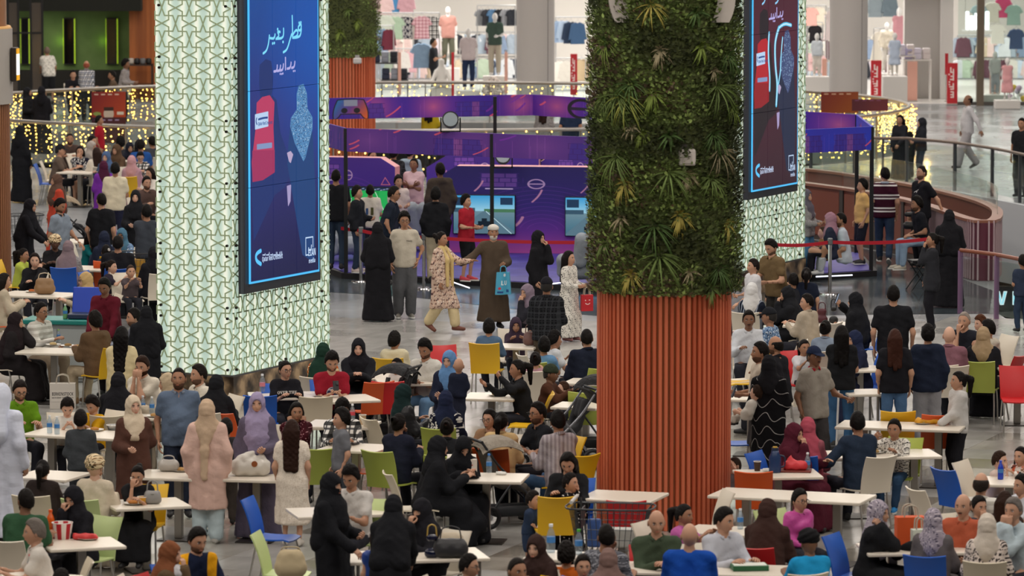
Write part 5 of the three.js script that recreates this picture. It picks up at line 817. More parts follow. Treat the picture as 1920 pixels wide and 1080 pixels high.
for (const [px, w] of [[1004, 'between the two shirt displays'], [1590, 'beside the red sale banner']]) { const p = at(px, 8.2 * FOCAL / 134 - 340); const t = thing('round_column', 'smooth white round column ' + w, 'column', p); part('shaft', cyl(0.535, 0.535, CEIL + 0.05, 40), mat(0xb4afad, 0.55), t, [0, (CEIL + 0.05) / 2, 0]); part('shadow_gap', box(0.012, CEIL, 0.02), mat(0x4a4846, 0.7), t, [0.34, CEIL / 2, 0.405], [0, 0.7, 0]); part('foot_ring', cyl(0.56, 0.56, 0.08, 40), mat(0x8d8a88, 0.5), t, [0, 0.045, 0]); }

// ---------- stair enclosure and glass railing at the right ----------
const encl = [[1440, 432], [1508, 444], [1600, 458], [1680, 475], [1740, 492], [1790, 512], [1830, 525], [1858, 525], [1869, 513], [1862, 497], [1820, 478], [1740, 455], [1660, 438], [1560, 420], [1450, 408]].map(([x, y]) => at(x, y)), enclCurve = new THREE.CatmullRomCurve3(encl, false, 'catmullrom', 0.5);
{
  const t = thing('stair_enclosure', 'curved brown panelled parapet with a slatted end round the stairwell', 'parapet'), H = 1.08, fr = (k) => { const q = encl[k]; let best = 0, bd = 1e9; for (let i = 0; i <= 400; i++) { const d = enclCurve.getPointAt(i / 400).distanceTo(q); if (d < bd) { bd = d; best = i / 400; } } return best; }, f0 = fr(4) + 0.01, f1 = fr(8), wall = (a, b, n, m, nm, th, y0, y1, off = 0) => part(nm, slab((u, v) => { const p = enclCurve.getPointAt(a + (b - a) * u), d = enclCurve.getTangentAt(a + (b - a) * u); return [p.x + d.z * -off, y0 + (y1 - y0) * v, p.z + d.x * off]; }, n, 1, th), m, t);
  wall(0, 1, 70, mat(0x6f3a2c, 0.45), 'parapet_wall', 0.1, 0, H - 0.05); wall(0, 1, 70, mat(0x8a5a48, 0.35), 'coping', 0.2, H - 0.05, H);
  const panelM = mat(0x7a4132, 0.42), N = 5, ps = (f0 - 0.012) / N; for (let i = 0; i < N; i++) { const a = 0.01 + i * ps; wall(a, a + ps * 0.86, 6, panelM, 'panel', 0.02, 0.1, H - 0.12, 0.065); wall(a + ps * 0.88, a + ps * 0.97, 2, mat(0x3d3835, 0.5), 'post', 0.03, 0, H - 0.05, 0.07); }
  wall(0, f0, 20, mat(0x3a302c, 0.5), 'skirting', 0.03, 0, 0.08, 0.075);
  for (let i = 0; i < 44; i++) { const u = f0 + 0.005 + i / 44 * (f1 - f0), p = enclCurve.getPointAt(u), d = enclCurve.getTangentAt(u); part('slat', box(0.016, H - 0.02, 0.03), mat(0xb8a0a6, 0.4), t, [p.x - d.z * 0.075, H / 2, p.z + d.x * 0.075], [0, Math.atan2(-d.z, d.x), 0]); }
  wall(f0, f1 + 0.005, 24, mat(0x5a2436, 0.4), 'slat_backing', 0.02, 0, H - 0.05, 0.056);
  for (let i = 0; i < 10; i++) { const st = (0.99 - f1) / 10, a = f1 + i * st; wall(a, a + st * 0.95, 2, glassMat, 'glass_pane', 0.012, H, H + 0.42); }
  for (let i = 0; i < 4; i++) { const a = 0.02 + i * 0.05; wall(a, a + 0.048, 2, glassMat, 'glass_pane', 0.012, H, H + 0.32); }
  const sh = new THREE.Shape(encl.map((p) => new THREE.Vector2(p.x, -p.z))); part('stairwell_dark_sheet', new THREE.ShapeGeometry(sh).rotateX(-Math.PI / 2), mat(0x1b1a1c, 0.5), t, [0, 0.02, 0]);  // near-black sheet paints the darkness of the stairwell opening
}
function glassRail(pts, label, rail, h, postM) {
  const t = thing('glass_railing', label, 'railing'), P = pts.map(([x, y]) => at(x, y)); part('handrail', tube(P.map((p) => p.clone().setY(h)), 0.035, 8, P.length * 8), rail, t);
  P.forEach((p, i) => { const q = P[i + 1], n = q ?? P[i - 1], an = Math.atan2(-(n.z - p.z), n.x - p.x); part('post', box(0.05, h - 0.01, 0.07), postM, t, [p.x, (h - 0.01) / 2, p.z], [0, an, 0]); if (q) { const L = p.distanceTo(q), m = p.clone().add(q).multiplyScalar(0.5); part('glass_pane', new THREE.BoxGeometry(L - 0.06, h - 0.16, 0.014), glassMat, t, [m.x, (h - 0.1) / 2 + 0.04, m.z], [0, an, 0]); } });
  return t;
}
glassRail([[1520, 338], [1602, 343], [1655, 347], [1700, 347], [1790, 356], [1860, 368], [1912, 380], [1990, 402]], 'steel post glass railing along the far side of the right opening', mat(0x6a5a50, 0.4, { metalness: 0.3 }), 1.05, mat(0x4a4c52, 0.4, { metalness: 0.5 }));
glassRail([[1800, 588], [1868, 598], [1930, 612], [1990, 630]], 'glass railing with brown timber handrail at the right edge', mat(0x7a4028, 0.4), 1.06, mat(0x8a6a8c, 0.4, { metalness: 0.5 }));
{ // lit shop sign on the level below, seen through the railing
  const D = 100.5, X = (px) => (px - 960) / FOCAL * D, Y = (py) => EYE - D * Math.tan(PITCH + Math.atan((py - 540) / FOCAL)), t = thing('shop_sign', 'glowing pale blue shop letters low behind the right railing', 'sign', [X(1908), Y(556), -D + 0.3]);
  const tex = canvasTex(256, 96, (g, w, h) => { g.fillStyle = '#06080c'; g.fillRect(0, 0, w, h); g.fillStyle = '#8fe8ff'; g.strokeStyle = '#e8fcff'; g.lineWidth = 4; g.font = 'bold 78px sans-serif'; g.fillText('W DE', 12, 76, 236); g.strokeText('W DE', 12, 76, 236); });
  part('sign_board', box(1.3, 0.5, 0.06), mat(0x0a0c10, 0.5), t); part('sign_letters', new THREE.PlaneGeometry(1.25, 0.46), new THREE.MeshPhysicalMaterial({ color: 0x050505, roughness: 0.5, emissive: 0xffffff, emissiveIntensity: 1, emissiveMap: tex }), t, [0, 0, 0.035]);
  for (const s of [-1, 1]) part('hanger', cyl(0.012, 0.012, 0.5, 6), darkMetal(), t, [s * 0.5, 0.45, 0]);
}
// ---------- food court tables (pixel of the middle of each top, width, depth) ----------
const TABLES = {}; for (const [id, x, y, w, d, a, label, legs] of [
  ['a', 150, 322, 0.8, 0.7, -20, 'cream table between the brown tee and the purple dress'], ['b', 138, 451, 0.8, 0.7, -20, 'cream table beside the grey blue polo shirt'], ['c', 172, 502, 0.8, 0.7, -20, 'cream table behind the tan headscarf at left'],
  ['d', 72, 551, 1.2, 0.75, -20, 'cream table crowded with bags and food near the left edge'], ['e', 102, 657, 0.95, 0.7, -12, 'cream table with plates between the striped sweater and the brown hoodie'], ['f', 276, 777, 0.7, 0.7, -20, 'cream table with two water bottles in front of the black cloaked back'],
  ['g', 152, 812, 1.3, 0.7, -20, 'cream table where two children bend over food at left'], ['h', 95, 890, 0.7, 0.7, -20, 'cream table in front of the white robe'], ['i', 335, 889, 0.95, 0.7, -12, 'cream table with a silver bag left of the pink coat'], ['j', 482, 892, 0.8, 0.7, -12, 'cream table under the white plastic shopping bag'],
  ['k', 274, 943, 0.85, 0.7, 18, 'cream table with a small grey handbag at lower left'], ['l', 152, 1018, 0.8, 0.7, 18, 'cream table with the striped food bucket'], ['m', 60, 1084, 0.8, 0.7, -20, 'cream table at the lower left corner'],
  ['n', 535, 740, 0.95, 0.7, 6, 'cream table in front of the black lettered tee'], ['o', 648, 746, 0.75, 0.7, 18, 'cream table under the elbows of the red tee'], ['p', 770, 714, 0.9, 0.7, 8, 'cream table with phones in front of the white polo'], ['q', 690, 704, 0.8, 0.7, 8, 'cream table under the crossed hands of the black cloak'],
  ['r', 922, 742, 0.7, 0.7, -10, 'cream table left of the yellow chair with raised arms'], ['s', 968, 648, 0.6, 0.6, -10, 'small cream table by the denim jacket'], ['t', 1098, 714, 0.5, 0.6, -15, 'cream table edge left of the slat column, upper'], ['u', 1085, 759, 0.6, 0.6, -15, 'cream table left of the slat column behind the stroller'],
  ['v', 642, 794, 0.85, 0.7, -10, 'cream table with cup and bottle behind the grey tee'], ['w', 668, 838, 0.75, 0.7, -20, 'cream table beside the orange chair'], ['x', 912, 894, 0.9, 0.72, -8, 'cream table carrying the white printed box'], ['y', 632, 958, 1.0, 0.7, 14, 'cream table under the arms of the watch wearer in white'], ['z', 775, 1040, 1.45, 0.75, 12, 'cream table with handbags in front of the face veils', 'round'],
  ['aa', 1042, 1040, 0.5, 0.6, -20, 'small cream table with a water bottle, bottom centre'], ['ab', 1168, 929, 0.85, 0.75, -18, 'empty cream table in front of the slat column'], ['ac', 1485, 928, 1.75, 0.7, -20, 'long empty cream table right of the slat column'], ['ad', 1325, 1066, 1.75, 0.7, -10, 'long cream table with a green book, bottom centre'], ['ae', 1352, 993, 0.7, 0.6, -20, 'cream table behind the white shirt, bottom centre'],
  ['af', 1458, 887, 0.95, 0.7, 6, 'cream table with the blue flask and red tray'], ['ag', 1650, 850, 1.35, 0.7, 8, 'cream table under the sleeves of the navy jacket'], ['ah', 1690, 797, 1.55, 0.7, -14, 'cream table with yellow wrapping behind the patterned shirt'], ['ai', 1618, 734, 0.5, 0.6, 8, 'small cream table behind the cleaner', 'round'], ['aj', 1612, 690, 0.6, 0.6, 12, 'small cream table in front of the navy headscarf'],
  ['ak', 1760, 1026, 1.6, 0.75, 6, 'cream table with the orange bag at lower right'], ['al', 1892, 901, 0.7, 0.7, -10, 'cream table at the right edge with the blue bottle'], ['am', 1545, 607, 1.2, 0.65, -6, 'cream table behind the beige seated back'], ['an', 1398, 642, 0.6, 0.6, -10, 'cream table with the chicken bucket right of the slat column'], ['ao', 1908, 693, 0.5, 0.6, 0, 'cream table at the right edge behind the tan headscarf'], ['ap', 1408, 745, 0.5, 0.5, -10, 'small cream table beside the slat column under the baby'],
]) TABLES[id] = table(x, y, w, d, a, label, legs ?? 'post');
// empty chairs (pixel of the middle of the top edge of the backrest, way the seat faces)
for (const [x, y, f, c, l, arms] of [
  [590, 737, 185, 'cream', 'cream empty chair with its back to us, in front of the red tee'], [730, 709, 178, 'red', 'red empty chair with its back to us behind the stroller hood'], [692, 710, 205, 'orange', 'orange chair beside the red empty chair'], [490, 735, 180, 'blue', 'blue empty chair at the foot of the lattice pillar'], [834, 651, 10, 'red', 'red chair behind the blue headscarf'],
  [448, 768, 140, 'orange', 'orange chair between the pink coat and the lavender dress'], [597, 833, 180, 'green', 'green empty chair beside the white lace dress'], [518, 935, 75, 'blue', 'blue empty chair turned sideways beside the black cloak'], [538, 1000, 80, 'lime', 'pale green chair with a furry bag at the bottom edge'],
  [700, 818, -100, 'orange', 'orange chair standing sideways behind the grey tee'], [1040, 922, 185, 'yellow', 'yellow empty chair with its back to us beside the shopping cart'], [1175, 930, 178, 'red', 'red empty chair at the table before the slat column'], [1312, 922, -75, 'white', 'white chair turned sideways at the foot of the slat column'],
  [1415, 876, 175, 'orange', 'orange chair at the table with the flask'], [1682, 764, 178, 'yellow', 'yellow empty chair behind the patterned shirt'], [1752, 770, 185, 'orange', 'orange empty chair beside the white sweater'], [1810, 874, 125, 'blue', 'blue empty chair beside the white striped shirt'],
  [1766, 912, 115, 'white', 'white empty chair left of the coral shirt'], [1392, 660, -80, 'yellow', 'yellow chair turned sideways right of the slat column'], [1376, 657, -80, 'white', 'white chair against the slat column at right'], [1776, 680, 190, 'white', 'white chair below the mauve shirt'], [1908, 690, 0, 'red', 'red chair at the right edge behind the tan headscarf'], [1096, 728, 180, 'green', 'green chair behind the stroller handle'],
  [1490, 1065, 200, 'cream', 'pale chair at the bottom edge beside the sky blue top'], [1380, 768, -90, 'blue', 'blue chair at the right side of the slat column'], [985, 736, -95, 'yellow', 'yellow chair under the raised arms in black'], [205, 772, 180, 'cream', 'cream chair under the black cloak left of the beige headscarf'], [105, 302, 90, 'white', 'white chair behind the blue chair at upper left'],
]) chairAt(x, y, f, c, l, arms);
// ---------- patterns on cloth ----------
const tex1 = (n, rep, draw) => { patterns[n] = canvasTex(128, 128, draw, { repeat: [rep, rep] }); };
const plaid = (bg, a, b) => (g, w, h) => { g.fillStyle = bg; g.fillRect(0, 0, w, h); for (const [c, o, t] of [[a, 0, 40], [b, 64, 22]]) { g.globalAlpha = 0.75; g.fillStyle = c; g.fillRect(o, 0, t, h); g.fillRect(0, o, w, t); } g.globalAlpha = 1; };
const blobs = (bg, cols, n, r, seed) => (g, w, h) => { seedState = seed; g.fillStyle = bg; g.fillRect(0, 0, w, h); for (let i = 0; i < n; i++) { g.fillStyle = cols[i % cols.length]; const x = rnd() * w, y = rnd() * h, a = rr(r * 0.5, r), b = rr(r * 0.4, r), t = rnd() * 3; for (const dx of [-w, 0, w]) for (const dy of [-h, 0, h]) { g.beginPath(); g.ellipse(x + dx, y + dy, a, b, t, 0, 7); g.fill(); } } };
const bands = (cols, vertical) => (g, w, h) => cols.forEach((c, i) => { g.fillStyle = c; if (vertical) g.fillRect(i * w / cols.length, 0, w / cols.length + 1, h); else g.fillRect(0, i * h / cols.length, w, h / cols.length + 1); });
tex1('plaidw', 9, plaid('#d8d8dc', '#5a6070', '#22262e')); tex1('plaidk', 12, plaid('#16171a', '#3a3c40', '#2c2e32')); tex1('plaidbw', 7, plaid('#e6e4e0', '#1b1c1e', '#3a3b3e')); tex1('plaidp', 9, plaid('#d8c0c4', '#9a5a68', '#b98a94'));
tex1('floral', 4, blobs('#c3aa9a', ['#4a3238', '#e0cfc0', '#7a5a52', '#d8b8a4'], 60, 9, 3)); tex1('flower2', 5, blobs('#ddd4cc', ['#24222a', '#d86a4a', '#8a4a3a'], 34, 11, 4)); tex1('leopard', 7, blobs('#d8c4a0', ['#1c1410', '#7a5230', '#2a1c14'], 46, 9, 5)); tex1('animal', 6, blobs('#d8ccc4', ['#1c181a', '#2a2426'], 60, 8, 6));
tex1('dots', 7, blobs('#dcd8d0', ['#2a2a2e'], 46, 6, 7)); tex1('polka', 6, blobs('#121216', ['#cfcac4'], 9, 8, 8)); tex1('printbw', 5, blobs('#16182a', ['#d8d6d2'], 40, 10, 9)); tex1('maroonprint', 6, blobs('#3a1018', ['#b88a90'], 26, 6, 10)); tex1('blueprint', 6, blobs('#6a86a8', ['#2a3a58', '#c8d4e0'], 46, 9, 11)); tex1('greymarl', 10, blobs('#5a5c64', ['#8a8c94', '#33353c', '#a0a2aa'], 60, 9, 12)); tex1('lace', 9, blobs('#ddd2c4', ['#c4b6a6', '#ece4da'], 60, 6, 13)); tex1('tweed', 9, blobs('#8a8688', ['#5c585c', '#b4b0b0'], 90, 5, 14)); tex1('bwshirt', 9, blobs('#d8d4cc', ['#1f1f22', '#5a5650'], 50, 8, 15)); tex1('orangefl', 5, blobs('#c8622a', ['#e8d8b0', '#7a2a14', '#d89a3a'], 40, 11, 16)); tex1('scarfp', 7, blobs('#9c94a0', ['#c4bcc4', '#5a5466'], 40, 9, 17)); tex1('yprint', 6, blobs('#d8d4cc', ['#8a8a80'], 40, 8, 18)); tex1('navyy', 3, bands(['#1b2238', '#1b2238', '#d89a1a'], true));
tex1('stripe', 4.2, bands(['#3a1626', '#3a1626', '#3a1626', '#3a1626', '#d8d6d4', '#3a1626', '#d8d6d4', '#3a1626'])); tex1('finew', 12, bands(['#d8d6d0', '#b8b4ac'])); tex1('finel', 16, bands(['#a8a0a4', '#8c8288'], true)); tex1('navyst', 16, bands(['#1c2230', '#1c2230', '#8a92a0'], true)); tex1('blacklines', 2, (g, w, h) => { g.fillStyle = '#131316'; g.fillRect(0, 0, w, h); g.strokeStyle = '#c8c6c4'; g.lineWidth = 1.6; for (let i = 0; i < 3; i++) { g.beginPath(); for (let x = 0; x <= w; x += 4) { const y = h * (0.2 + i * 0.33) + 14 * Math.sin(x / w * 12.566 + i); x ? g.lineTo(x, y) : g.moveTo(x, y); } g.stroke(); } });
const printMat = (w, h, draw) => new THREE.MeshPhysicalMaterial({ roughness: 0.85, transparent: true, alphaTest: 0.5, map: canvasTex(w, h, draw), color: 0xffffff });
const lettered = (lines, color, size) => printMat(256, 128, (g, w, h) => { g.clearRect(0, 0, w, h); g.fillStyle = color; g.textAlign = 'center'; g.font = 'bold ' + size + 'px serif'; lines.forEach((l, i) => g.fillText(l, w / 2, size * (i + 1), w)); });
const crest = printMat(128, 128, (g) => { g.fillStyle = '#16204a'; g.beginPath(); g.arc(64, 64, 62, 0, 7); g.fill(); g.strokeStyle = '#d8d6d8'; g.lineWidth = 5; g.beginPath(); g.arc(64, 64, 58, 0, 7); g.stroke(); g.fillStyle = '#e8e4e4'; g.font = 'bold 30px sans-serif'; g.textAlign = 'center'; g.fillText('PARIS', 64, 42, 90); g.fillStyle = '#b8202c'; g.beginPath(); g.moveTo(64, 46); g.lineTo(84, 100); g.lineTo(44, 100); g.fill(); });
const p = person, K = '17181c';
// upper left: restaurant and railing
p(88, 88, 'st', 200, 'dW', { t: 'tee d8d0c8 yprint', b: 'shorts 1c1d20', h: 'crop 6a5a50', lean: 22, k: 2 }, 'person in pale printed shirt leaning forward before the green wall');
p(137, 132, 'si', 10, 'tt', { t: 'tee 15161a', h: 'short 0e0d0d', k: 1, chair: 'white' }, 'seated person in black below the first lime mirror');
p(162, 114, 'st', 190, 'WW', { t: 'shirt d8d8dc plaidw', b: 'pants 202228', h: 'balding 8a4a38', lean: 28, k: 2 }, 'person in white checked shirt bending away before the green wall');
p(210, 133, 'si', -80, 'tt', { t: 'shirt 5c4a3a', h: 'short 14100e', k: 2, chair: 'white' }, 'seated person in brown shirt facing left by the service shelf');
p(236, 112, 'st', 80, 'cc', { t: 'shirt 6a6c70 tweed', b: 'pants 202226', h: 'curly 0e0c0c', k: 3, lean: 10 }, 'person in grey top carrying things to the service shelf');
p(52, 165, 'st', 70, 'cc', { t: 'robe 16171b', h: 'hijab 16171b', fem: 1, cover: 1, H: 1.6 }, 'person in black cloak at the rail, side face showing, next to another black cloak');
p(78, 163, 'st', 172, 'cc', { t: 'robe 15161a', h: 'hijab 15161a', fem: 1, cover: 1, H: 1.66, wide: 1.1 }, 'broad person in black cloak seen from behind at the light-hung rail');
p(38, 237, 'st', 150, 'dc', { t: 'robe 141519', h: 'hijab 141519', cover: 1, H: 1.64 }, 'person in black cloak partly behind the left edge column');
p(186, 217, 'st', 85, 'dd', { t: 'tee 9a1626', b: 'jeans 222630', h: 'short 120f0e', H: 1.5, k: 2 }, 'person in dark red tee facing right at the string lights');
p(131, 250, 'si', 5, 'tt', { t: 'tee 4a3a34', h: 'crop 1a1412', beard: 1, k: 2, H: 1.75, chair: 'white' }, 'seated bearded person with short hair above the black cap');
p(173, 255, 'si', 60, 'tt', { t: 'shirt c8c4c0', h: 'short 1c1614', k: 1, chair: 'white' }, 'seated person in white below the dark red tee');
p(226, 258, 'si', 190, 'tt', { t: 'tee 2a2c32', h: 'curly 100e0e', k: 2, chair: 'white' }, 'seated person with dark curly hair under the string lights, seen from behind');
p(261, 263, 'si', 170, 'tt', { t: 'shirt 23252b', h: 'hijab 1a1b20', k: 1, chair: 'white' }, 'seated person in dark headscarf far back under the string lights');
p(285, 256, 'si', -150, 'tt', { t: 'tee 3a3c42', h: 'short 14110f', k: 2, chair: 'white' }, 'seated person in grey beside the lattice pillar, far back');
p(113, 271, 'si', 88, 'tt', { t: 'tee 5e5046', b: 'shorts 1b1b1e', h: 'cap 1a1a1c', k: 1, chair: 'blue', H: 1.75 }, 'seated person in brown tee, black shorts and black cap facing right');
p(150, 274, 'si', 0, 'mT', { t: 'shirt 24252a printbw', h: 'long 1c1412', fem: 1, k: 1, H: 1.62, chair: 'orange' }, 'seated person with long dark hair and hand at mouth beside the black cap');
p(172, 266, 'si', 60, 'tt', { t: 'shirt 8a8480', h: 'hijab a8a098', fem: 1, H: 1.6, chair: 'white' }, 'seated person in pale grey headscarf and grey top, upper left');
p(181, 277, 'si', 200, 'tt', { t: 'shirt d0c8bc', h: 'long 2a1c18', fem: 1, H: 1.6, chair: 'white' }, 'seated person with long brown hair over cream top, back turned');
p(199, 285, 'si', -20, 'tt', { t: 'shirt 3a4a64', h: 'hijab 4a6288', fem: 1, k: 0, H: 1.6, chair: 'white' }, 'seated smiling person in slate blue headscarf, upper left');
p(194, 303, 'st', 200, 'cc', { t: 'robe 6e2a96', h: 'hijab 4a1a34', fem: 1, H: 1.5, cover: 1 }, 'person in long purple dress and dark plum headscarf');
p(216, 305, 'st', 178, 'cc', { t: 'tee d6cdb4', b: 'pants 20243a', h: 'short 14110f', k: 2, H: 1.75 }, 'standing person in cream tee seen from behind beside the purple dress');
p(218, 272, 'si', -30, 'tt', { t: 'robe 54402f', h: 'hijab 54402f', fem: 1, H: 1.62, chair: 'white' }, 'seated person in brown headscarf and brown cloak, upper left');
p(243, 268, 'si', 20, 'tt', { t: 'robe 1b1f2c', h: 'hijab 1b1f2c', fem: 1, H: 1.6, chair: 'white' }, 'seated person in dark navy headscarf beside the brown one');
p(264, 262, 'si', 175, 'tt', { t: 'tee 1d4a8c', h: 'short 14110f', H: 1.75, k: 2, chair: 'white' }, 'seated person in royal blue tee with back turned, upper left');
p(263, 284, 'si', 10, 'TT', { t: 'shirt 2a2a30 plaidbw', h: 'short 120f0f', gl: 1, k: 0, hp: 25, H: 1.6, chair: 'white' }, 'seated person with glasses looking down beside the pink headscarf');
p(247, 293, 'si', 172, 'tt', { t: 'robe a88490', h: 'hijab b98e92', fem: 1, H: 1.62, chair: 'yellow' }, 'seated person in dusty pink headscarf and pink top, back turned');
p(281, 315, 'si', -40, 'mt', { t: 'shirt d8d2ca', h: 'long 1a1210', fem: 1, k: 1, H: 1.6, chair: 'white' }, 'seated person in white with dark hair at the lattice pillar edge');
p(275, 331, 'si', 25, 'tt', { t: 'shirt 54423c', h: 'short 14100e', beard: 1, k: 1, H: 1.8, chair: 'white' }, 'seated bearded person in brown sweater beside the lattice pillar');
p(254, 358, 'st', 0, 'cc', { t: 'robe 17181c', h: 'hijab 17181c', fem: 1, k: 0, H: 1.62 }, 'person in black cloak facing us between black tee and grey tee');
p(190, 362, 'st', 165, 'dd', { t: 'tee 141519', b: 'pants 1c1d22', h: 'crop 15110f', k: 1, H: 1.8, hy: 40 }, 'standing person in black tee with back turned, right arm hanging');
p(275, 384, 'st', 190, 'dm', { t: 'tee 3a3f48', b: 'pants 1a1b20', h: 'short 12100f', k: 2, H: 1.76 }, 'standing person in dark grey tee raising a hand beside the lattice pillar');
p(105, 328, 'st', -60, 'dd', { t: 'robe b8422e', h: 'hijab 5a4438', fem: 1, H: 1.6, k: 1, cape: 1 }, 'person in coral dress and brown headscarf facing left');
p(57, 375, 'st', 70, 'WW', { t: 'robe 15161a', h: 'hijab 15161a', fem: 1, lean: 14, H: 1.62, cape: 1 }, 'stooping person in black cloak behind the grey blue polo');
p(112, 372, 'st', 60, 'dW', { t: 'polo 7d8896', b: 'pants 24262c', h: 'short 13100f', beard: 1, k: 2, hp: 25, H: 1.78, collar: '2a2f3a' }, 'bearded person in grey blue polo looking down');
p(103, 442, 'si', 5, 'tT', { t: 'shirt 17171b', h: 'turban b8a878 leopard', k: 4, fem: 1, H: 1.65, chair: 'white' }, 'seated person in black with a yellowish patterned turban');
p(128, 453, 'si', 175, 'tt', { t: 'coat 8a8688 tweed', h: 'hijab 7d6c72', fem: 1, H: 1.62, cape: 1, chair: 'blue' }, 'seated person in grey tweed coat and mauve headscarf, back turned');
p(171, 434, 'si', 60, 'tt', { t: 'shirt 0f6e74', h: 'long 151010', k: 0, H: 1.3, chair: 'white' }, 'short seated person in teal top facing right');
p(195, 435, 'si', 200, 'tt', { t: 'robe 1c2438', h: 'hijab 1c2438', fem: 1, H: 1.6, chair: 'yellow' }, 'seated person in navy headscarf beside the teal top');
p(228, 430, 'si', -15, 'tt', { t: 'shirt 3a6a80 blueprint', h: 'hijab 4a7088', fem: 1, k: 3, H: 1.6, chair: 'white' }, 'seated person in blue headscarf and blue printed top');
p(221, 443, 'si', 180, 'tt', { t: 'tee 15161a', h: 'short 131010', H: 1.85, wide: 1.2, k: 2, chair: 'blue' }, 'broad seated person in black tee, back turned, above the shopping cart');
p(199, 460, 'si', 185, 'tt', { t: 'tee 2a2c33', h: 'short 131010', H: 1.2, k: 2, chair: 'orange' }, 'short seated person, dark hair, behind the broad black tee');
p(44, 466, 'si', 70, 'tt', { t: 'tee a8b44a', h: 'pony 15100e', H: 1.25, k: 2, chair: 'yellow' }, 'short seated person in lime top near the left column');
p(65, 475, 'si', 5, 'tk', { t: 'shirt 17171a', h: 'long 1c1210', fem: 1, k: 0, H: 1.64, chair: 'white' }, 'seated person in black with long hair resting cheek on hand');
p(160, 512, 'si', -70, 'tt', { t: 'shirt a89a84', h: 'hijab b89a6c', gl: 1, fem: 1, k: 0, H: 1.6, chair: 'white' }, 'seated person in tan headscarf and glasses facing left');
p(209, 488, 'si', 70, 'tt', { t: 'tee 2a2430', h: 'pony 1a100c', k: 0, H: 1.2, chair: 'blue' }, 'short seated person with tied hair beside the shopping cart');
p(245, 497, 'si', 20, 'tt', { t: 'tee 4a4044', h: 'crop 3a2a20', k: 1, H: 1.1, chair: 'white' }, 'short seated person behind the shopping cart at right');
p(288, 464, 'si', 200, 'tt', { t: 'robe 15161a', h: 'hijab 15161a', H: 1.62, chair: 'white' }, 'seated person in black at the left edge of the lattice pillar');
p(8, 513, 'si', 100, 'tt', { t: 'coat b8ab96', h: 'long 1a1412', fem: 1, H: 1.62, chair: 'orange' }, 'seated person in beige coat at the left edge');
// left middle
p(196, 521, 'st', -20, 'WF', { t: 'shirt 5e1424', b: 'pants 1c1a1c', h: 'short 120f0e', lean: 16, hp: 20, k: 3, H: 1.74 }, 'standing waiter in maroon shirt leaning over the counter');
p(30, 588, 'si', 78, 'lk', { t: 'robe 1d191b', h: 'hijab 1f1618', fem: 1, H: 1.64, cape: 1, chair: 'white' }, 'seated person in black cloak and dark brown headscarf, hand at face');
p(77, 568, 'si', 55, 'tc', { t: 'shirt c8c6c0 finew', b: 'pants 8a7a68', h: 'short 120f0f', gl: 1, mo: 1, k: 2, H: 1.76, chair: 'white' }, 'seated person with glasses in white striped sweater, hands raised');
p(178, 586, 'si', -140, 'tt', { t: 'hoodie 5a4630', b: 'pants b8a88e', h: 'thick 15110f', k: 2, H: 1.76, s: '8a6a4a', chair: 'yellow' }, 'seated person in brown hooded top and khaki trousers on a yellow chair');
p(228, 613, 'st', 172, 'dF', { t: 'tee cdbf96', b: 'jeans 4a5f7c', h: 'curls 100d0d', fem: 1, k: 2, lean: 8, H: 1.64 }, 'standing person in cream tee with long wavy black hair');
p(251, 579, 'si', -75, 'tt', { t: 'shirt 8a90a0', h: 'short 15110f', beard: 1, k: 1, H: 1.76, chair: 'white' }, 'seated bearded person facing left behind the black cloak');
p(274, 575, 'st', 190, 'cc', { t: 'robe 141519', h: 'hijab 141519', cover: 1, cape: 1, wide: 1.15, H: 1.5 }, 'person in flowing black cloak against the lattice pillar, back turned');
p(267, 668, 'si', -25, 'mm', { t: 'polo d2cabb', b: 'pants 6a6458', h: 'short 2a1a12', beard: '3a2418', k: 1, H: 1.78, hp: 12, chair: 'white' }, 'seated person in off-white polo with both hands at the mouth');
p(37, 713, 'si', 20, 'tt', { t: 'polo 5f8a12', h: 'short 1c1614', gl: 1, beard: 1, k: 1, H: 1.78, hp: 18, chair: 'white' }, 'seated person with glasses in bright green polo');
p(126, 747, 'si', 10, 'TT', { t: 'tee c8c4bc', h: 'thick 16110f', k: 0, H: 1.3, hp: 28, chair: 'white' }, 'short seated person in white tee bending over food');
p(174, 743, 'si', -35, 'TT', { t: 'tee c8960e', h: 'thick 16110f', k: 1, H: 1.28, hp: 24, chair: 'white' }, 'short seated person in yellow tee bending over food');
p(151, 769, 'st', 178, 'cc', { t: 'shirt 3c4044', b: 'pants 2e3136', h: 'short 151110', H: 1.32, k: 1 }, 'short standing person in dark grey shirt, back turned, at the left table');
p(222, 700, 'si', 170, 'tt', { t: 'robe 15161a', h: 'hijab 15161a', cape: 1, cover: 1, H: 1.66, wide: 1.1 }, 'seated person in black cloak, back turned, in front of the off-white polo');
p(250, 744, 'st', 12, 'cb', { t: 'coat 4e3228', b: 'pants c8beb0', h: 'hijab c9baa4', fem: 1, k: 0, H: 1.58, hy: 14 }, 'standing person in beige headscarf and long brown cardigan');
p(335, 690, 'st', 5, 'dd', { t: 'polo 5a6a80', b: 'jeans 232c3c', h: 'crop 14110f', beard: 1, k: 2, H: 1.78, wide: 1.1, belly: 0.08, hy: -10, collar: '7a8696' }, 'standing bearded person in slate blue polo and dark jeans');
p(372, 684, 'si', -60, 'tt', { t: 'shirt cfc8ba', h: 'short 1a1412', beard: 1, k: 1, H: 1.76, chair: 'white' }, 'seated person in pale shirt facing left behind the slate blue polo');
p(313, 702, 'si', -80, 'tt', { t: 'robe b4a894', h: 'hijab b8a68a', fem: 1, k: 1, H: 1.6, chair: 'white' }, 'seated person in sand headscarf half behind the slate blue polo');
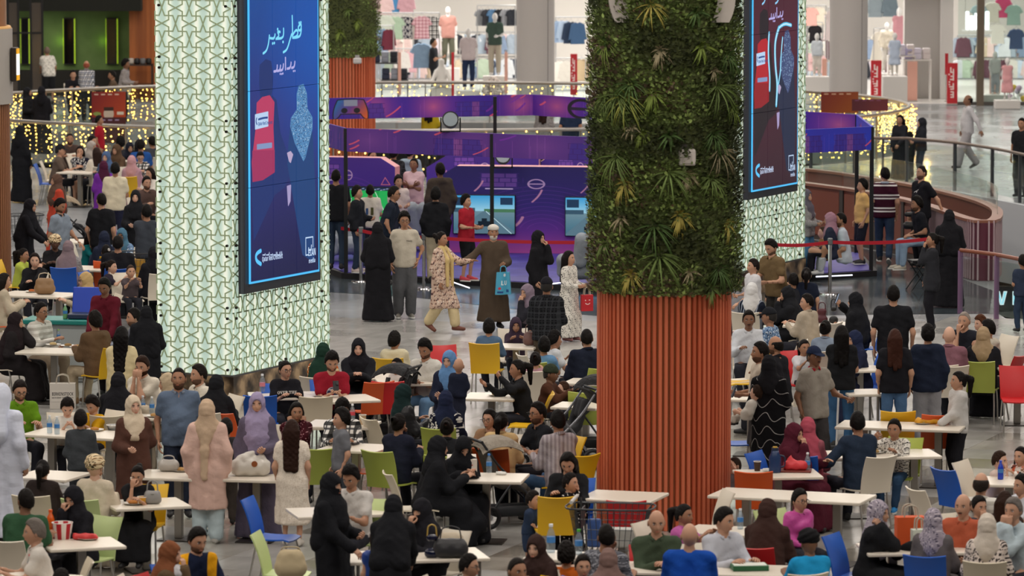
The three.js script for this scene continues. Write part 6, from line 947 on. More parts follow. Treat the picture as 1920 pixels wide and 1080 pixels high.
p(406, 705, 'si', 165, 'tt', { t: 'robe 16171b', h: 'hijab 16171b', cape: 1, cover: 1, H: 1.66, chair: 'white' }, 'seated person in black cloak behind the pink coat');
p(388, 751, 'st', 176, 'dd', { t: 'coat cfaea2', b: 'wide a9b9bf', h: 'hijab bfa68c', fem: 1, k: 0, H: 1.64, wide: 1.12, hem: 0.42, s: 'b8b6b0', drape: 0.44, tail: 1 }, 'standing person in long pink coat and beige headscarf, back turned');
p(424, 785, 'st', 185, 'dd', { t: 'tee 2c2a2c', b: 'pants 3a332e', h: 'short 14110f', H: 1.2, k: 2 }, 'short standing person in dark clothes behind the pink coat');
p(482, 739, 'st', 0, 'dc', { t: 'robe 5c5468', h: 'hijab 9488a8', fem: 1, k: 1, H: 1.66, cape: 1, drape: 0.14 }, 'standing person in lavender headscarf and grey violet dress');
p(4, 722, 'st', 150, 'dd', { t: 'thobe c9cede', h: 'ghutra ccd2e2', H: 1.85, wide: 1.15, k: 2 }, 'standing person in white robe and white headcloth at the left edge');
p(80, 863, 'si', 170, 'tt', { t: 'shirt 2a2220', h: 'pony 120e0e', fem: 1, k: 1, H: 1.5, chair: 'cream' }, 'seated person with black tied hair in dark brown top, back turned');
p(178, 856, 'si', 165, 'tm', { t: 'robe c6baa6', h: 'turban d8c4a0 leopard', fem: 1, k: 0, H: 1.66, chair: 'lime' }, 'seated person in cream coat with leopard print head wrap, back turned');
p(258, 873, 'si', -10, 'mt', { t: 'dress 151518', b: 'tights 1a1a1c', h: 'bun 140f0e', k: 1, fem: 1, H: 1.45, hp: 18, hem: 0.15, chair: 'yellow' }, 'seated person in black dress eating at the small handbag table');
p(48, 916, 'si', 160, 'tt', { t: 'tee 2f5238', h: 'crop 15110f', beard: 1, k: 3, H: 1.8, wide: 1.1, hy: 50, chair: 'white' }, 'seated person in dark green tee, head turned right');
p(138, 914, 'si', -35, 'mt', { t: 'robe 15161b', h: 'hijab 15161b', fem: 1, k: 1, H: 1.64, hp: 15, wide: 1.1, chair: 'lime' }, 'seated person in black headscarf eating behind the striped bucket');
p(64, 974, 'si', -80, 'tt', { t: 'polo c8c2ba', h: 'short 6a625c', k: 1, H: 1.76, chair: 'cream' }, 'seated grey haired person in white polo facing left');
p(115, 1068, 'si', 150, 'tt', { t: 'tee 2a2a2e', h: 'short 14110f', H: 1.3, k: 1, chair: 'blue' }, 'short person whose dark hair shows at the lower left edge');
p(370, 989, 'si', 35, 'tt', { t: 'jacket 1b2238 navyy', h: 'short 14110f', beard: 1, k: 1, hp: 15, H: 1.76, chair: 'blue' }, 'seated bearded person in yellow and navy jersey');
p(320, 1018, 'si', 80, 'mt', { t: 'coat 5c4a34', h: 'hijab 7a4a2e', fem: 1, k: 0, H: 1.6, cape: 1, chair: 'white' }, 'seated person in rust brown headscarf facing right');
p(333, 1062, 'si', 60, 'tt', { t: 'tee a01a2a', h: 'beanie c8c8cc', H: 1.0, k: 0, chair: 'red' }, 'short person with white knitted cap at the bottom edge');
// ---------- middle: walkway and gaming stand ----------
p(708, 418, 'st', 178, 'cc', { t: 'robe 121317', h: 'hijab 121317', cover: 1, cape: 1, H: 1.62, wide: 1.1 }, 'person in black cloak walking away beside the beige tee');
p(758, 400, 'st', 8, 'dp', { t: 'tee bdb5a6', b: 'wide 55565a', h: 'curly 100d0c', gl: 1, k: 2, H: 1.74, s: '77736c 1', print: { w: 0.1, h: 0.05, y: 0.34, x: 0.07, m: lettered(['Nicely'], '#2a2826', 80) } }, 'standing person in beige tee and grey cargo trousers');
p(828, 435, 'wk', 62, 'dw', { t: 'kurta c3aa9a floral', b: 'wide cdbb93', h: 'bun 15100f', fem: 1, k: 2, H: 1.62, hem: 0.42, s: '6a3a2c', crop: 0.86, scarf: 'cdb47c' }, 'person in floral tunic and cream scarf pointing to the right');
const oldRobe = p(925, 422, 'st', 12, 'sc', { t: 'thobe 4f4236', h: 'kufi d0ccc4', beard: 'c8c2ba', k: 2, H: 1.68, wide: 1.12, s: '15151a' }, 'old person in brown robe and white skullcap carrying a blue bag');
p(1010, 434, 'st', 60, 'dm', { t: 'robe 121317', h: 'hijab 121317', fem: 1, k: 1, H: 1.6 }, 'person in black cloak with hand raised to the mouth before the purple wall');
const dotted = p(1067, 471, 'st', 60, 'cc', { t: 'dress d0cbc2 dots', b: 'none', h: 'long 15100f', k: 1, H: 1.4, sl: 2, hem: 0.08, s: '8a5a5a' }, 'short person in white dotted dress with red bag');
const DY = 0.118;
p(630, 318, 'st', 172, 'dd', { t: 'tee 141519', b: 'jeans 2c3a4c', h: 'crop 14110f', k: 2, H: 1.82, dy: DY }, 'person in black tee and jeans beside the lattice pillar on the stand');
p(670, 350, 'st', 70, 'dc', { t: 'jacket 17191f', b: 'jeans 27344a', h: 'thick 120f0e', k: 1, H: 1.55, dy: DY, s: 'b8a8a4 1' }, 'person in black jacket leaning on the barrier post');
p(694, 347, 'st', 180, 'cc', { t: 'tee cfc8bc', b: 'pants 2a2c34', h: 'short 14110f', k: 2, H: 1.5, dy: DY, print: { w: 0.2, h: 0.22, y: 0.22, back: 1, m: printMat(64, 64, (g) => { g.fillStyle = '#2a4a7a'; g.fillRect(8, 8, 14, 34); g.fillStyle = '#4a4a20'; g.fillRect(36, 4, 16, 40); g.fillStyle = '#1c1c1e'; g.fillRect(4, 52, 54, 8); }) } }, 'person in white tee with back print facing the football screen');
p(739, 350, 'st', 80, 'dW', { t: 'polo 1b2230', b: 'pants 1a1c22', h: 'short 14110f', gl: 1, k: 2, lean: 18, H: 1.76, dy: DY }, 'person with glasses in navy polo stooping right on the stand');
p(747, 330, 'st', 20, 'cc', { t: 'tee c8b8b4', b: 'jeans 2a2e3a', h: 'thick 14100f', k: 1, H: 1.5, dy: DY }, 'person in white and red tee behind the navy polo');
p(776, 297, 'st', -15, 'ff', { t: 'tee c4a8b0', b: 'pants b898a2', h: 'bun 14100f', fem: 1, k: 3, H: 1.66, belly: 0.05, dy: DY }, 'person in pale pink tee with folded arms on the stand');
p(769, 274, 'st', 160, 'cc', { t: 'hoodie 93a4b4', b: 'jeans 3a4a60', h: 'short 14110f', k: 1, H: 1.72 }, 'person in pale blue hooded top behind the pink tee');
p(825, 306, 'st', -160, 'dd', { t: 'hoodie 41382f', b: 'pants 24252a', h: 'short 130f0e', beard: 1, k: 3, H: 1.84, dy: DY }, 'tall person in brown hooded top on the stand');
p(817, 353, 'st', 175, 'dd', { t: 'shirt 131418', b: 'pants b0a48c', h: 'thick 100e0d', k: 1, H: 1.66, dy: DY }, 'person in black long sleeved top in front of the brown hooded one');
p(874, 366, 'st', 60, 'cc', { t: 'tee a01d2c', b: 'shorts 131417', h: 'thick 110e0d', k: 1, H: 1.52, dy: DY, s: 'b03040 1' }, 'person in red tee and black shorts playing at the racing screen');
p(698, 282, 'st', 30, 'dd', { t: 'tee 8a3a3a', b: 'pants 222226', h: 'crop 14110f', beard: 1, k: 2, H: 1.72 }, 'bearded person seen over the left kiosk wall');
p(738, 276, 'st', 170, 'dd', { t: 'shirt 3a3c44 plaidk', b: 'jeans 22304a', h: 'short 14110f', k: 2, H: 1.74 }, 'person in dark checked shirt behind the left kiosk');
p(805, 186, 'st', 172, 'cm', { t: 'jacket a8921a', b: 'pants 1b1c20', h: 'long 141010', fem: 1, k: 3, H: 1.68 }, 'person in yellow jacket seen below the rear purple banner');
p(1020, 190, 'st', 165, 'cc', { t: 'shirt 8c8a8c tweed', b: 'pants 2a2a30', h: 'long 2a1a16', fem: 1, H: 1.62 }, 'person with long brown hair and grey top at the far rail');
p(1070, 188, 'st', 182, 'dd', { t: 'tee 1c2a44', b: 'pants 1c1e24', h: 'short 14110f', k: 2, H: 1.74 }, 'person in navy tee with back turned at the far rail');
p(985, 297, 'st', 15, 'cc', { t: 'tee 2a2a30', h: 'curly 100d0c', k: 3, H: 1.5 }, 'person with curly hair behind the dark kiosk wall');
p(1005, 294, 'st', 200, 'cc', { t: 'robe 15161a', h: 'hijab 15161a', H: 1.6, cover: 1 }, 'person in black cloak behind the dark kiosk wall');
// right of the stand and the far walkway
p(813, 72, 'st', 75, 'hd', { t: 'tee 1c1d21', b: 'pants 1b1c20', h: 'short 14110f', k: 2, H: 1.74 }, 'person in black tee standing in the clothes shop');
p(1595, 85, 'st', -40, 'cc', { t: 'shirt d0ccc8', b: 'pants 3a3a40', h: 'short 15110f', k: 2, H: 1.6 }, 'person in white in the shop behind the right round column');
p(1815, 178, 'wk', -80, 'dr', { t: 'shirt b6b4b8', b: 'wide 9a9698', h: 'balding 1c1816', k: 3, H: 1.76, wide: 1.1, belly: 0.06 }, 'person in loose white shirt walking left past the shops');
p(1688, 216, 'st', -30, 'dW', { t: 'robe 1a1b20', h: 'long 151010', fem: 1, k: 2, H: 1.5, lean: 8 }, 'person with long hair in black leaning by the oval rail');
p(1728, 222, 'st', -75, 'Wc', { t: 'jacket 1d2026', b: 'jeans 26303f', h: 'hijab 1d1f25', fem: 1, H: 1.4, s: 'a0607c' }, 'short person in black headscarf and jeans near the oval rail');
p(1706, 247, 'st', 200, 'dd', { t: 'tee 17181c', b: 'pants 17181c', h: 'short 120f0e', H: 1.0, k: 2 }, 'very short person in black between two black clad people');
p(1916, 222, 'st', -30, 'dd', { t: 'tee 17181c', b: 'pants 202126', h: 'short 14110f', k: 2, H: 1.72 }, 'person in black tee cut by the right edge, far back');
p(1617, 337, 'st', -75, 'dd', { t: 'tee d0a86c', b: 'shorts 191c28', h: 'thick 110e0d', k: 1, H: 1.55, belly: 0.05, dy: DY, s: '141416 1' }, 'person in yellow tee and navy shorts under the blue banner');
p(1659, 315, 'wk', 178, 'dd', { t: 'polo 3a1626 stripe', b: 'jeans 2a3a50', h: 'short 120f0e', gl: 1, k: 1, H: 1.8, hy: 30, collar: 'a8b4c4', s: '1c1c20 1' }, 'person in maroon shirt with white stripes walking away');
p(1728, 311, 'st', -60, 'dr', { t: 'tee 15161a', b: 'pants 191a1e', h: 'crop 15110f', beard: 1, k: 1, H: 1.88, wide: 1.04, belly: 0.06, print: { w: 0.13, h: 0.08, y: 0.36, x: 0.02, m: printMat(64, 40, (g) => { g.strokeStyle = '#d8d8d8'; g.lineWidth = 6; g.beginPath(); g.moveTo(6, 34); g.quadraticCurveTo(20, 18, 34, 20); g.lineTo(58, 5); g.stroke(); g.beginPath(); g.moveTo(32, 22); g.lineTo(44, 34); g.stroke(); }) } }, 'broad bearded person in black tee leaning on the parapet');
p(1719, 370, 'si', -75, 'll', { t: 'polo 15171d', b: 'jeans 8aa2ba', h: 'thick 110e0d', beard: 1, k: 2, H: 1.76, seat: 0.55, s: 'a8a294 1', lean: 16 }, 'seated bearded person in dark polo and pale jeans on a folding stool');
p(1780, 395, 'st', 170, 'cc', { t: 'robe 121317', h: 'hijab 121317', cape: 1, cover: 1, H: 1.64, wide: 1.1 }, 'person in black cloak beside the slatted parapet end');
p(1748, 437, 'st', -85, 'dm', { t: 'kurta 25262b', b: 'pants 15161a', h: 'pony 120e0d', fem: 1, k: 2, H: 1.58, hem: 0.7, s: '1c1c20 1' }, 'person in charcoal tunic with ponytail, eating, facing left');
p(1556, 400, 'si', -100, 'll', { t: 'shirt 24283a', h: 'hijab 9c7484', fem: 1, H: 1.6, seat: 0.3, dy: DY }, 'person in rose headscarf sitting low on the blue platform');
p(1576, 399, 'si', -85, 'll', { t: 'tee b4bcc8', b: 'pants b0b4ba', h: 'crop 14110f', beard: 1, k: 2, H: 1.78, seat: 0.22, dy: DY, feetBack: 0, s: 'c8c8c8' }, 'bearded person in white tee sitting low on the blue platform');
p(1543, 425, 'si', -80, 'Wl', { t: 'polo 7a5c34', b: 'jeans 2a3c54', h: 'crop 3a2a20', k: 0, H: 1.1, seat: 0.12, dy: DY }, 'small person in brown polo sitting on the blue platform');
p(1512, 356, 'st', 60, 'cc', { t: 'jacket 5a5a66 tweed', b: 'jeans 4a78a0', h: 'hijab 5a5560', H: 1.62, fem: 1, dy: 0 }, 'person in grey patterned wrap and blue jeans at the right lattice pillar');
p(1918, 478, 'st', 200, 'cc', { t: 'tee 2a3448', b: 'jeans 2a3a50', h: 'short 14110f', H: 1.2, k: 2 }, 'person in dark blue cut by the right edge at the timber handrail');
// ---------- middle rows of tables ----------
p(535, 677, 'si', 15, 'tt', { t: 'tee 15161a', h: 'bun 14100f', gl: 1, k: 1, fem: 1, H: 1.6, hy: 15, chair: 'blue', print: { w: 0.26, h: 0.12, y: 0.28, m: lettered(['OVER THE'], '#d8d4d0', 52) } }, 'seated person with glasses in black tee lettered OVER THE');
p(606, 645, 'si', 170, 'tt', { t: 'shirt c8622a orangefl', h: 'hijab 143226', fem: 1, H: 1.62, cape: 1, chair: 'white' }, 'seated person in dark green headscarf and orange flowered dress');
p(622, 660, 'si', 10, 'TT', { t: 'tee 8f1728', h: 'thick 110e0d', beard: 1, k: 1, H: 1.8, hp: 24, lean: 16, ph: [0, 'dark phone held by the red tee'], chair: 'blue', print: { w: 0.16, h: 0.16, y: 0.22, m: crest } }, 'seated person in red tee with round crest looking at a phone');
p(672, 637, 'si', 0, 'TT', { t: 'robe 191b20', h: 'hijab 15161a', fem: 1, k: 0, H: 1.66, wide: 1.15, chair: 'white' }, 'seated person in black headscarf with hands folded on the table');
p(740, 624, 'si', 170, 'tt', { t: 'hoodie c8c0a4', h: 'thick 14110f', k: 2, H: 1.4, hy: -20, chair: 'yellow' }, 'seated person in cream top with back turned on a yellow chair');
p(744, 672, 'si', -40, 'hh', { t: 'tee c8c0bc', h: 'tails 150f0e', k: 1, H: 1.05, seat: 0.48, ph: [0, 'black phone held by the short person with pigtails'], chair: 'green' }, 'short seated person with pigtails holding a phone');
p(797, 637, 'si', -25, 'hh', { t: 'polo c9c7c0', b: 'jeans 5a7a9c', h: 'thick 110e0d', beard: 1, k: 2, H: 1.78, hp: 20, ph: [0, 'phone held by the seated white polo with jeans'], chair: 'blue' }, 'seated bearded person in white polo and jeans looking at a phone');
p(842, 660, 'st', -10, 'cB', { t: 'robe 1a2036', h: 'hijab 5c84b4', fem: 1, k: 0, H: 1.55, cape: 0, hp: 8, hy: -15 }, 'standing person in light blue headscarf and navy cloak holding a baby');
p(860, 671, 'st', 175, 'cc', { t: 'hoodie 1c2236', b: 'pants 24283a', h: 'bald 0', k: 1, H: 0.72, dy: 0.78 }, 'baby-sized person in navy carried on the navy cloak');
p(917, 600, 'si', 172, 'tt', { t: 'jacket 4e6884', h: 'thick 14110f', k: 1, H: 1.35, chair: 'yellow' }, 'seated person in denim blue jacket, back turned, on a yellow chair');
p(970, 675, 'si', -78, 'nu', { t: 'shirt 141518', h: 'pony 120e0d', fem: 1, k: 2, H: 1.64 }, 'seated person in black with both arms raised, facing left');
p(757, 722, 'si', 120, 'tt', { t: 'jacket 16171b leather', h: 'hijab 142a2a', fem: 1, H: 1.62, chair: 'cream' }, 'seated person in dark teal headscarf and black leather jacket');
p(836, 735, 'si', 170, 'tt', { t: 'shirt d0d0d4 printbw', h: 'hijab 1b2440', fem: 1, H: 1.62, drape: 0.42, chair: 'green' }, 'seated person in navy headscarf and black white printed top, back turned');
p(556, 755, 'si', 10, 'kk', { t: 'shirt 3a1018 maroonprint', h: 'long 130f0e', fem: 1, k: 2, H: 1.58, lean: 16, chair: 'white' }, 'seated person resting the chin on both hands, maroon print top');
p(642, 748, 'si', 0, 'tt', { t: 'shirt d8d8d8 plaidbw', h: 'thick 110e0d', k: 2, H: 1.7, hp: 25, chair: 'white' }, 'seated person in black white checked shirt behind the grey tee');
p(640, 768, 'st', -75, 'dd', { t: 'tee 6a6c72', b: 'pants 3a4048', h: 'thick 120f0e', k: 1, H: 1.34 }, 'short standing person in grey tee facing left');
p(748, 776, 'si', 150, 'tm', { t: 'jacket 16192a', b: 'pants 15171f', h: 'bun 120e0d', fem: 1, k: 2, H: 1.62, chair: 'green' }, 'seated person in navy track jacket with hair up, back turned');
p(547, 788, 'st', 175, 'dd', { t: 'dress ddd2c4 lace', b: 'none', h: 'curls 2a1812', k: 1, H: 1.42, hem: 0.3, s: 'c8c2ba' }, 'short standing person in white lace dress with long curly hair');
p(838, 784, 'si', 175, 'tt', { t: 'shirt 17181c', h: 'bun 120e0d', fem: 1, k: 1, H: 1.6, chair: 'green' }, 'seated person with dark hair and black top behind the black cloak, back turned');
p(918, 768, 'si', -30, 'tt', { t: 'shirt 8a6a50', h: 'long 120e0d', gl: 1, fem: 1, k: 1, H: 1.6, chair: 'white' }, 'seated person with glasses and long dark hair facing left');
p(940, 773, 'si', 165, 'tt', { t: 'shirt c4a878', h: 'pony 120e0d', fem: 1, k: 1, H: 1.6, chair: 'orange' }, 'seated person in tan top with dark hair, back turned, behind the stroller hood');
p(822, 820, 'si', 105, 'tt', { t: 'robe 131418', h: 'hijab 131418', fem: 1, H: 1.66, wide: 1.1, cross: 1, lean: 18, chair: 'cream' }, 'seated person in black cloak bowed forward on a cream chair');
p(868, 820, 'si', 20, 'TT', { t: 'robe 131418', h: 'hijab 131418', fem: 1, H: 1.6, lean: 22, hp: 30, chair: 'white' }, 'seated person in black cloak with head down behind the printed box');
p(988, 535, 'si', -50, 'lm', { t: 'jacket 24242a', h: 'hijab 7c6e7c', fem: 1, k: 1, H: 1.62, cape: 1, chair: 'white' }, 'seated person in mauve headscarf eating beside the black checked shirt');
p(1025, 520, 'st', 175, 'cc', { t: 'shirt 16171a plaidk', b: 'pants 4a4034', h: 'cap 15151a', k: 2, H: 1.74, wide: 1.1 }, 'standing person in black checked shirt and black cap, back turned');
p(967, 597, 'si', 5, 'tt', { t: 'shirt 3a2c38', h: 'hijab 3a2c3a', k: 2, H: 1.2, chair: 'white' }, 'short seated person in plum headscarf facing us');
p(1100, 617, 'si', -155, 'tt', { t: 'shirt 141b2c', h: 'crop 14110f', beard: 1, gl: 1, k: 1, H: 1.82, wide: 1.15, hy: -20, chair: 'green' }, 'seated bearded person in navy shirt on a green chair beside the slat column');
p(1020, 634, 'si', 160, 'tt', { t: 'tee 5f86ac', h: 'thick 100d0c', k: 2, H: 1.35, hy: 30, chair: 'green' }, 'short seated person in sky blue tee, back turned');
p(1040, 622, 'si', 110, 'tt', { t: 'tee c8ccd0', h: 'thick 100d0c', k: 2, H: 1.4, chair: 'white' }, 'seated person in white tee facing right beside the sky blue tee');
p(1004, 660, 'si', 175, 'tt', { t: 'dress a8808a', h: 'bun 120e0d', k: 1, H: 1.15, chair: 'white' }, 'short seated person in pink dress with hair bun');
p(1033, 685, 'si', 75, 'tt', { t: 'jacket 4a2c1c', h: 'beanie 2c3426', k: 3, H: 1.35, chair: 'white' }, 'short seated person in dark green beanie and brown jacket');
p(1055, 716, 'si', -70, 'll', { t: 'hoodie 8a94a4', b: 'pants 1c2440', h: 'short 3a2418', k: 0, H: 0.8, seat: 0.4, lean: -25 }, 'baby-sized person asleep in the grey black stroller');
p(1008, 755, 'si', -60, 'tt', { t: 'polo 17191f', h: 'short 120f0e', gl: 1, beard: 1, k: 2, H: 1.78, chair: 'yellow' }, 'seated person with glasses and beard in black polo facing left');
p(1046, 770, 'si', -140, 'tt', { t: 'shirt 9a9296 finel', b: 'jeans 3a5474', h: 'short 120f0e', k: 2, H: 1.8, wide: 1.15, hy: -25, chair: 'yellow' }, 'seated person in pale striped shirt and jeans, back turned');
p(1065, 848, 'si', -10, 'tt', { t: 'shirt 17181b', h: 'long 110d0c', fem: 1, k: 1, H: 1.66, hp: 25, lean: 18, wide: 1.1, chair: 'blue' }, 'seated person in black looking down at the polka dot dress');
p(1070, 888, 'st', 60, 'cm', { t: 'dress 141418 polka', b: 'none', h: 'short 130f0e', k: 1, H: 1.02, sl: 2, hem: 0.1 }, 'small standing person in black polka dot dress with headband');
p(1000, 921, 'st', 60, 'WW', { t: 'tee 26354e', b: 'shorts 26354e', h: 'short 140f0d', k: 1, H: 0.78, lean: 12 }, 'toddler-sized person in dark blue by the stroller wheel');
// ---------- right half ----------
p(1404, 583, 'si', 0, 'tt', { t: 'shirt c8ccd2', h: 'short 110e0d', mo: 1, k: 3, H: 1.76, chair: 'white' }, 'seated person in white shirt facing us behind the chicken bucket');
p(1442, 577, 'si', -110, 'tt', { t: 'tee 6a86a8 blueprint', h: 'cap 17191f', k: 2, H: 1.76, chair: 'white' }, 'seated person in blue flowered shirt and dark cap');
p(1410, 532, 'si', 165, 'tt', { t: 'shirt 1c2230 navyst', h: 'hijab d0d0d0', fem: 1, H: 1.62, drape: 0.42, chair: 'white' }, 'seated person in white headscarf and navy striped top, back turned');
p(1412, 486, 'st', -70, 'cW', { t: 'tee c8c8cc', b: 'pants 3a3c44', h: 'short 1c1412', k: 1, H: 1.52 }, 'standing person in white tee looking down near the right pillar');
p(1379, 510, 'st', 150, 'dd', { t: 'tee 8a8c92', b: 'pants 2c2e34', h: 'short 1c1512', H: 1.2, k: 1 }, 'short person in grey tee at the right side of the green column');
p(1446, 448, 'st', -50, 'Wc', { t: 'polo 6b583c', b: 'pants 2c2a28', h: 'short 120f0e', beard: 1, k: 1, H: 1.78, wide: 1.08, lean: 14, hp: 25 }, 'bearded person in olive brown polo leaning forward');
p(1457, 505, 'st', 185, 'uc', { t: 'tee 17181c', b: 'pants 17181c', h: 'pony 110d0c', H: 1.22, k: 1 }, 'short person in black with one hand on the olive polo');
p(1488, 513, 'st', 190, 'dd', { t: 'tee 23252b', b: 'pants 202228', h: 'short 110e0d', H: 1.2, k: 2 }, 'short person with dark hair beside the olive polo, back turned');
p(1512, 502, 'st', 175, 'dd', { t: 'tee 141c2e', b: 'jeans 22304a', h: 'pony 110d0c', H: 1.3, k: 1 }, 'short person in navy with blue hair bow at the blue platform');
p(1476, 539, 'si', -85, 'tm', { t: 'robe 141519', h: 'hijab 141519', fem: 1, H: 1.62, cape: 1, chair: 'white' }, 'seated person in black cloak facing left behind the beige back');
p(1513, 552, 'si', -130, 'tt', { t: 'shirt a89c8a', h: 'short 140f0e', fem: 1, k: 1, H: 1.62, hy: 45, chair: 'white' }, 'seated person in beige top with thin shoulder strap on a white chair');
p(1603, 550, 'si', -110, 'uh', { ph: [0, 'phone held up by the seated black cloak'], t: 'robe 131418', h: 'hijab 131418', fem: 1, H: 1.62, cape: 1, chair: 'blue' }, 'seated person in black cloak holding up a phone');
p(1548, 601, 'si', 160, 'tt', { t: 'shirt 7c8a9c', h: 'bun 110d0c', fem: 1, k: 1, H: 1.6, chair: 'white' }, 'seated person in blue grey top with dark hair bun, back turned');
p(1578, 611, 'st', 178, 'cm', { t: 'tee 141518', b: 'jeans 365a80', h: 'long 0f0c0c', fem: 1, k: 1, H: 1.62 }, 'standing person with long straight black hair, black tee and jeans');
p(1602, 622, 'si', -60, 'mt', { t: 'robe 1b2038', h: 'hijab 1b2440', fem: 1, k: 1, H: 1.62, chair: 'blue' }, 'seated person in navy headscarf with hand at the mouth');
p(1508, 637, 'si', 20, 'tt', { t: 'tee c8c8cc', h: 'pony 120d0c', k: 2, H: 1.2, chair: 'red' }, 'short seated person in white tee behind the cleaner');
p(1527, 650, 'st', 35, 'dg', { t: 'polo 8e877e', b: 'pants 3c3a3a', h: 'cap 18243e', mo: 1, k: 3, H: 1.72, collar: 'a01826' }, 'standing cleaner in grey polo with red collar and navy cap');
p(1454, 630, 'si', -120, 'tm', { t: 'polo 15161b', h: 'balding 14110f', beard: 1, k: 2, H: 1.8, wide: 1.1, chair: 'white' }, 'seated balding person in black polo raising a hand');
p(1425, 642, 'st', -80, 'cc', { ph: [1, 'phone of the bearded person in beige beside the patterned cloak'], t: 'tee c0b4a4', b: 'pants 3a3430', h: 'short 130f0e', beard: 1, k: 2, H: 1.74 }, 'bearded standing person in beige behind the patterned black cloak');
p(1442, 668, 'st', 170, 'cc', { t: 'robe 131316 blacklines', h: 'hijab 131316', fem: 1, H: 1.64, cape: 0, wide: 1.1 }, 'standing person in black cloak traced with thin white lines');
p(1418, 722, 'si', -120, 'cc', { t: 'hoodie c4c0b8', b: 'pants c0bab0', h: 'short 2a1c14', H: 0.66, seat: 0.1, dy: 0.78, k: 0, lean: -30 }, 'baby-sized person in white held against the patterned black cloak');
p(1675, 536, 'st', 178, 'dd', { t: 'tee 131418', b: 'pants 191a1f', h: 'short 110e0d', beard: 1, k: 1, H: 1.82, wide: 1.15 }, 'tall standing person in black tee with back turned, right centre');
p(1678, 618, 'st', 180, 'dd', { t: 'tee 15161a', b: 'jeans 4c6c92', h: 'long 3a2018', fem: 1, k: 1, H: 1.6, wide: 1.08 }, 'standing person with reddish brown hair, black tee and light jeans');
p(1740, 611, 'st', 182, 'dd', { t: 'hoodie 1a2236', b: 'sweat 8c8c90', h: 'thick 110e0d', k: 1, H: 1.62 }, 'standing person in navy hooded top and grey sweat trousers');
p(1780, 612, 'si', 165, 'tt', { t: 'polo 7c5560', h: 'bald 0', k: 0, H: 1.8, wide: 1.1, chair: 'white' }, 'seated bald person in mauve polo, back turned');
p(1808, 585, 'si', -25, 'mt', { t: 'vest 1d2028', h: 'crop 8a8078', k: 1, H: 1.74, chair: 'white' }, 'seated person with cropped grey hair and hand at the nose');
p(1838, 593, 'si', -60, 'tt', { t: 'tee b8b0a8', h: 'thick 4a2a18', k: 0, H: 1.5, chair: 'white' }, 'seated person with reddish brown hair beside the tan headscarf');
p(1852, 600, 'si', -120, 'tt', { t: 'hoodie b8b0a2', h: 'short 120f0e', k: 1, H: 1.78, wide: 1.1, chair: 'red' }, 'seated person in beige hooded jacket behind the tan headscarf');
p(1844, 615, 'si', 168, 'tt', { t: 'robe 15161a', h: 'hijab a08a6c', fem: 1, H: 1.66, wide: 1.15, cape: 0, drape: 0.35, chair: 'green' }, 'seated person in tan headscarf and black cloak on a green chair');
p(1797, 697, 'st', -75, 'dW', { t: 'hoodie c4c2c0', b: 'wide 191a1e', h: 'pony 120e0d', k: 1, H: 1.38, s: '3a3448' }, 'short standing person in white sweater and black trousers with ponytail');
p(1608, 773, 'si', -150, 'ts', { t: 'jacket 1d2a3c', b: 'pants 2a2c34', h: 'short 110e0d', beard: 1, k: 2, H: 1.78, wide: 1.1, hy: -30, chair: 'white' }, 'seated person in navy jacket stretching an arm along the table');
p(1677, 787, 'si', -20, 'ut', { t: 'shirt d8d4cc bwshirt', b: 'jeans 27405c', h: 'short 120e0d', k: 2, H: 1.4, s: '1a7ab8 1', chair: 'green' }, 'short seated person in black white patterned shirt raising a fist');
p(1490, 796, 'si', 60, 'mt', { t: 'robe 4a1222', h: 'hijab 4a1224', fem: 1, H: 1.62, cape: 1, chair: 'blue' }, 'seated person in maroon headscarf and maroon dress');
p(1515, 785, 'si', 165, 'tt', { t: 'robe 8a4a54', h: 'hijab a84a5a', fem: 1, H: 1.6, cape: 1, chair: 'blue' }, 'seated person in rose pink headscarf beside the maroon one');
p(1377, 857, 'si', -60, 'tt', { t: 'tee 6a6a70', h: 'crop 2a1c14', k: 0, H: 0.85, seat: 0.12 }, 'toddler-sized person peeping out right of the slat column');
// lower right
p(1500, 918, 'si', 35, 'll', { t: 'shirt c04a98 satin', h: 'short 120e0d', gl: 1, k: 1, fem: 1, H: 1.4, chair: 'lime' }, 'short seated person with glasses in shiny pink blouse');
p(1440, 938, 'si', 160, 'tt', { t: 'robe 3a2620', h: 'hijab 3a2620', cape: 1, H: 1.68, wide: 1.1, chair: 'red' }, 'seated person in dark brown headscarf cloak on a red chair');
p(1517, 996, 'si', -160, 'tt', { t: 'tee 1a8ec4', h: 'turban 121214', k: 3, H: 1.64, hp: 15, lean: 14, chair: 'cream' }, 'seated person in sky blue top and black head wrap');
p(1648, 941, 'si', 62, 'kt', { t: 'coat 17181b', h: 'hijab a89c9c scarfp', fem: 1, k: 1, H: 1.66, wide: 1.1, drape: 0.2, chair: 'blue' }, 'seated person in black coat and grey pink headscarf, cheek on hand');
p(1750, 956, 'si', 165, 'tt', { t: 'coat 5c5658', h: 'hijab 8e8694 scarfp', fem: 1, H: 1.64, drape: 0.43, chair: 'blue' }, 'seated person in grey coat and patterned grey headscarf, back turned');
p(1806, 926, 'si', -25, 'cc', { t: 'shirt b0583e', h: 'balding 4a3a30', mo: 1, k: 1, H: 1.78, wide: 1.1, chair: 'white' }, 'seated balding person in coral shirt gesturing with both hands');
p(1836, 931, 'si', 30, 'mt', { t: 'tee 4a4a52', h: 'short 130f0e', k: 1, H: 1.3, chair: 'white' }, 'short seated person with dark hair behind the coral shirt');
p(1851, 966, 'si', 172, 'tt', { t: 'coat d8ccc4 animal', h: 'hijab c8beb2', fem: 1, H: 1.64, drape: 0.44, chair: 'cream' }, 'seated person in animal print coat and cream headscarf, back turned');
